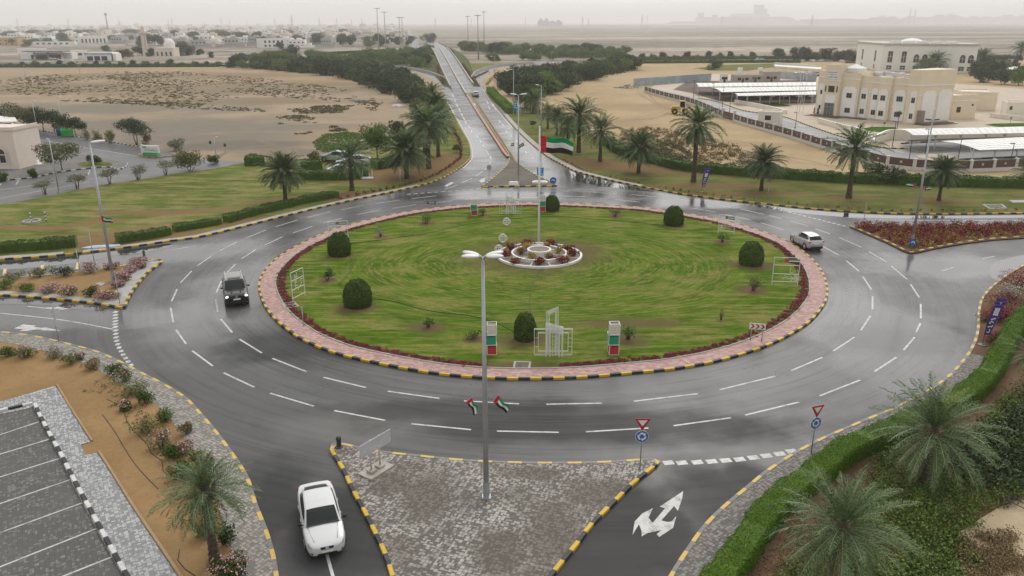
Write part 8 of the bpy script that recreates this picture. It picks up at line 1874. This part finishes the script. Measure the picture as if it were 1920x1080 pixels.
x, y, z = far_at(203,1500); o = thing('telecom_tower', 'slender telecom tower standing above the town', 'tower', (x,y,z)); ht_ = AT(203,25,1500).z; mb = MB(); mb.tube([(0,0,0),(0,0,ht_)],[1.5,.8],8); mb.obj('mast', TW[3], o); mb = MB(); mb.lathe([(1.0,ht_-4),(2.4,ht_-3),(2.4,ht_),(.5,ht_+1)],10); mb.obj('antenna_head', TW[3], o)
for px, ty, l_ in ((1702,15,'left of two tall chimneys on the horizon'),(1711,17,'right of two tall chimneys on the horizon')):
    Y = 6200; o = thing('chimney', l_, 'chimney', far_at(px,Y), 0, 'chimneys on the horizon'); h_ = AT(px,ty,Y).z; mb = MB(); mb.lathe([(5.5,0),(3.5,h_),(3.0,h_)],14); mb.obj('stack', TW[3], o); mb = MB(); mb.lathe([(3.9,h_*.9),(3.7,h_*.95)],14); mb.obj('band', TW[2], o)
WK = M('works_grey', (.33,.34,.36), .8, .1, .02)
def works(label, px0, px1, ty, Y, cat='building', dome=False, name='distant_works', steps=()):
    Y *= 1.65; a, b = AT(px0,50,Y).x, AT(px1,50,Y).x; h_ = AT((px0+px1)/2,ty,Y).z; o = thing(name, label, cat, ((a+b)/2,Y,-.06)); mb = MB(); mb.box((0,0,h_*.5),(b-a,60,h_)); mb.obj('wall', WK, o)
    mb = MB()
    if dome:
        for s in (-.22,.25): mb.lathe([((b-a)*.16,0),((b-a)*.15,h_*.25),((b-a)*.08,h_*.42),(.1,h_*.48)],14,((b-a)*s,-5,h_))
    else:
        for k,(f,hh) in enumerate(steps or ((-.3,.2),(.2,.35))): mb.box(((b-a)*f,-4,h_*(1+hh/2)),((b-a)*.25,40,h_*hh))
    mb.obj('dome' if dome else 'roof_tower', WK, o); return o
works('distant domed building on the desert horizon right of the masts', 1008, 1030, 39, 3000, dome=True); works('low distant building beside the domed one', 1031, 1054, 40.5, 3100)
works('pale distant tower blocks faint in the haze', 1304, 1345, 32, 5200, steps=((-.3,.6),(.35,.3))); works('long hazy plant with a tall block on the horizon', 1368, 1440, 26, 5600, steps=((.22,.9),(.3,.5))); works('long flat works beside the mound on the horizon', 1500, 1690, 36, 4200, steps=((.3,.3),(-.1,.12)))
for i,(a,b,t_) in enumerate([(1690,1735,33),(1740,1800,31),(1805,1860,33),(1866,1930,31),(1770,1790,29.5),(1640,1680,32)]): works(TH[i]+' pale building of the far right skyline, counted from the left', a, b, t_, 4800+i*90, steps=((-.2,.25),(.25,.15)))
def hill(name, px0, px1, ty, Y, flat=.5):
    Y *= 1.5; a, b = AT(px0,50,Y).x, AT(px1,50,Y).x; h_ = AT((px0+px1)/2,ty,Y).z; mb = MB(); n = 30; S = []
    rg_ = np.random.default_rng(int(px0))
    prof_ = [min(1,max(0,(k/n)/.22))*min(1,max(0,(1-k/n)/.12))*h_*(1+.05*math.sin(k*.9)+rg_.normal(0,.02)) for k in range(n+1)]
    for yy, f in ((-260,0),(-160,.55),(-40,1),(200,1),(420,0)): S.append([(a+(b-a)*k/n, Y+yy, prof_[k]*f-.1) for k in range(n+1)])
    mb.loft(S, cap=False); return struct(mb.obj(name, M('far_mound',(.27,.25,.22),.95,.15,.01), None, True))
hill('hill', 1322, 1500, 31.5, 4300); hill('hill', 1250, 1330, 40, 4600)
# ------------------------------------------------------------------ haze
mb = MB(); mb.box((0,0,98.5),(33000,33000,200)); hz = bpy.data.materials.new('haze'); hz.use_nodes = True; ht2 = hz.node_tree
for q in list(ht2.nodes):
    if q.type == 'BSDF_PRINCIPLED': ht2.nodes.remove(q)
pv = ht2.nodes.new('ShaderNodeVolumePrincipled'); pv.inputs['Color'].default_value = (.985,.985,.985,1); pv.inputs['Density'].default_value = .00021; pv.inputs['Anisotropy'].default_value = .1
ht2.links.new(pv.outputs[0], [n for n in ht2.nodes if n.type == 'OUTPUT_MATERIAL'][0].inputs['Volume'])
o = mb.obj('haze', hz); o['kind'] = 'stuff'
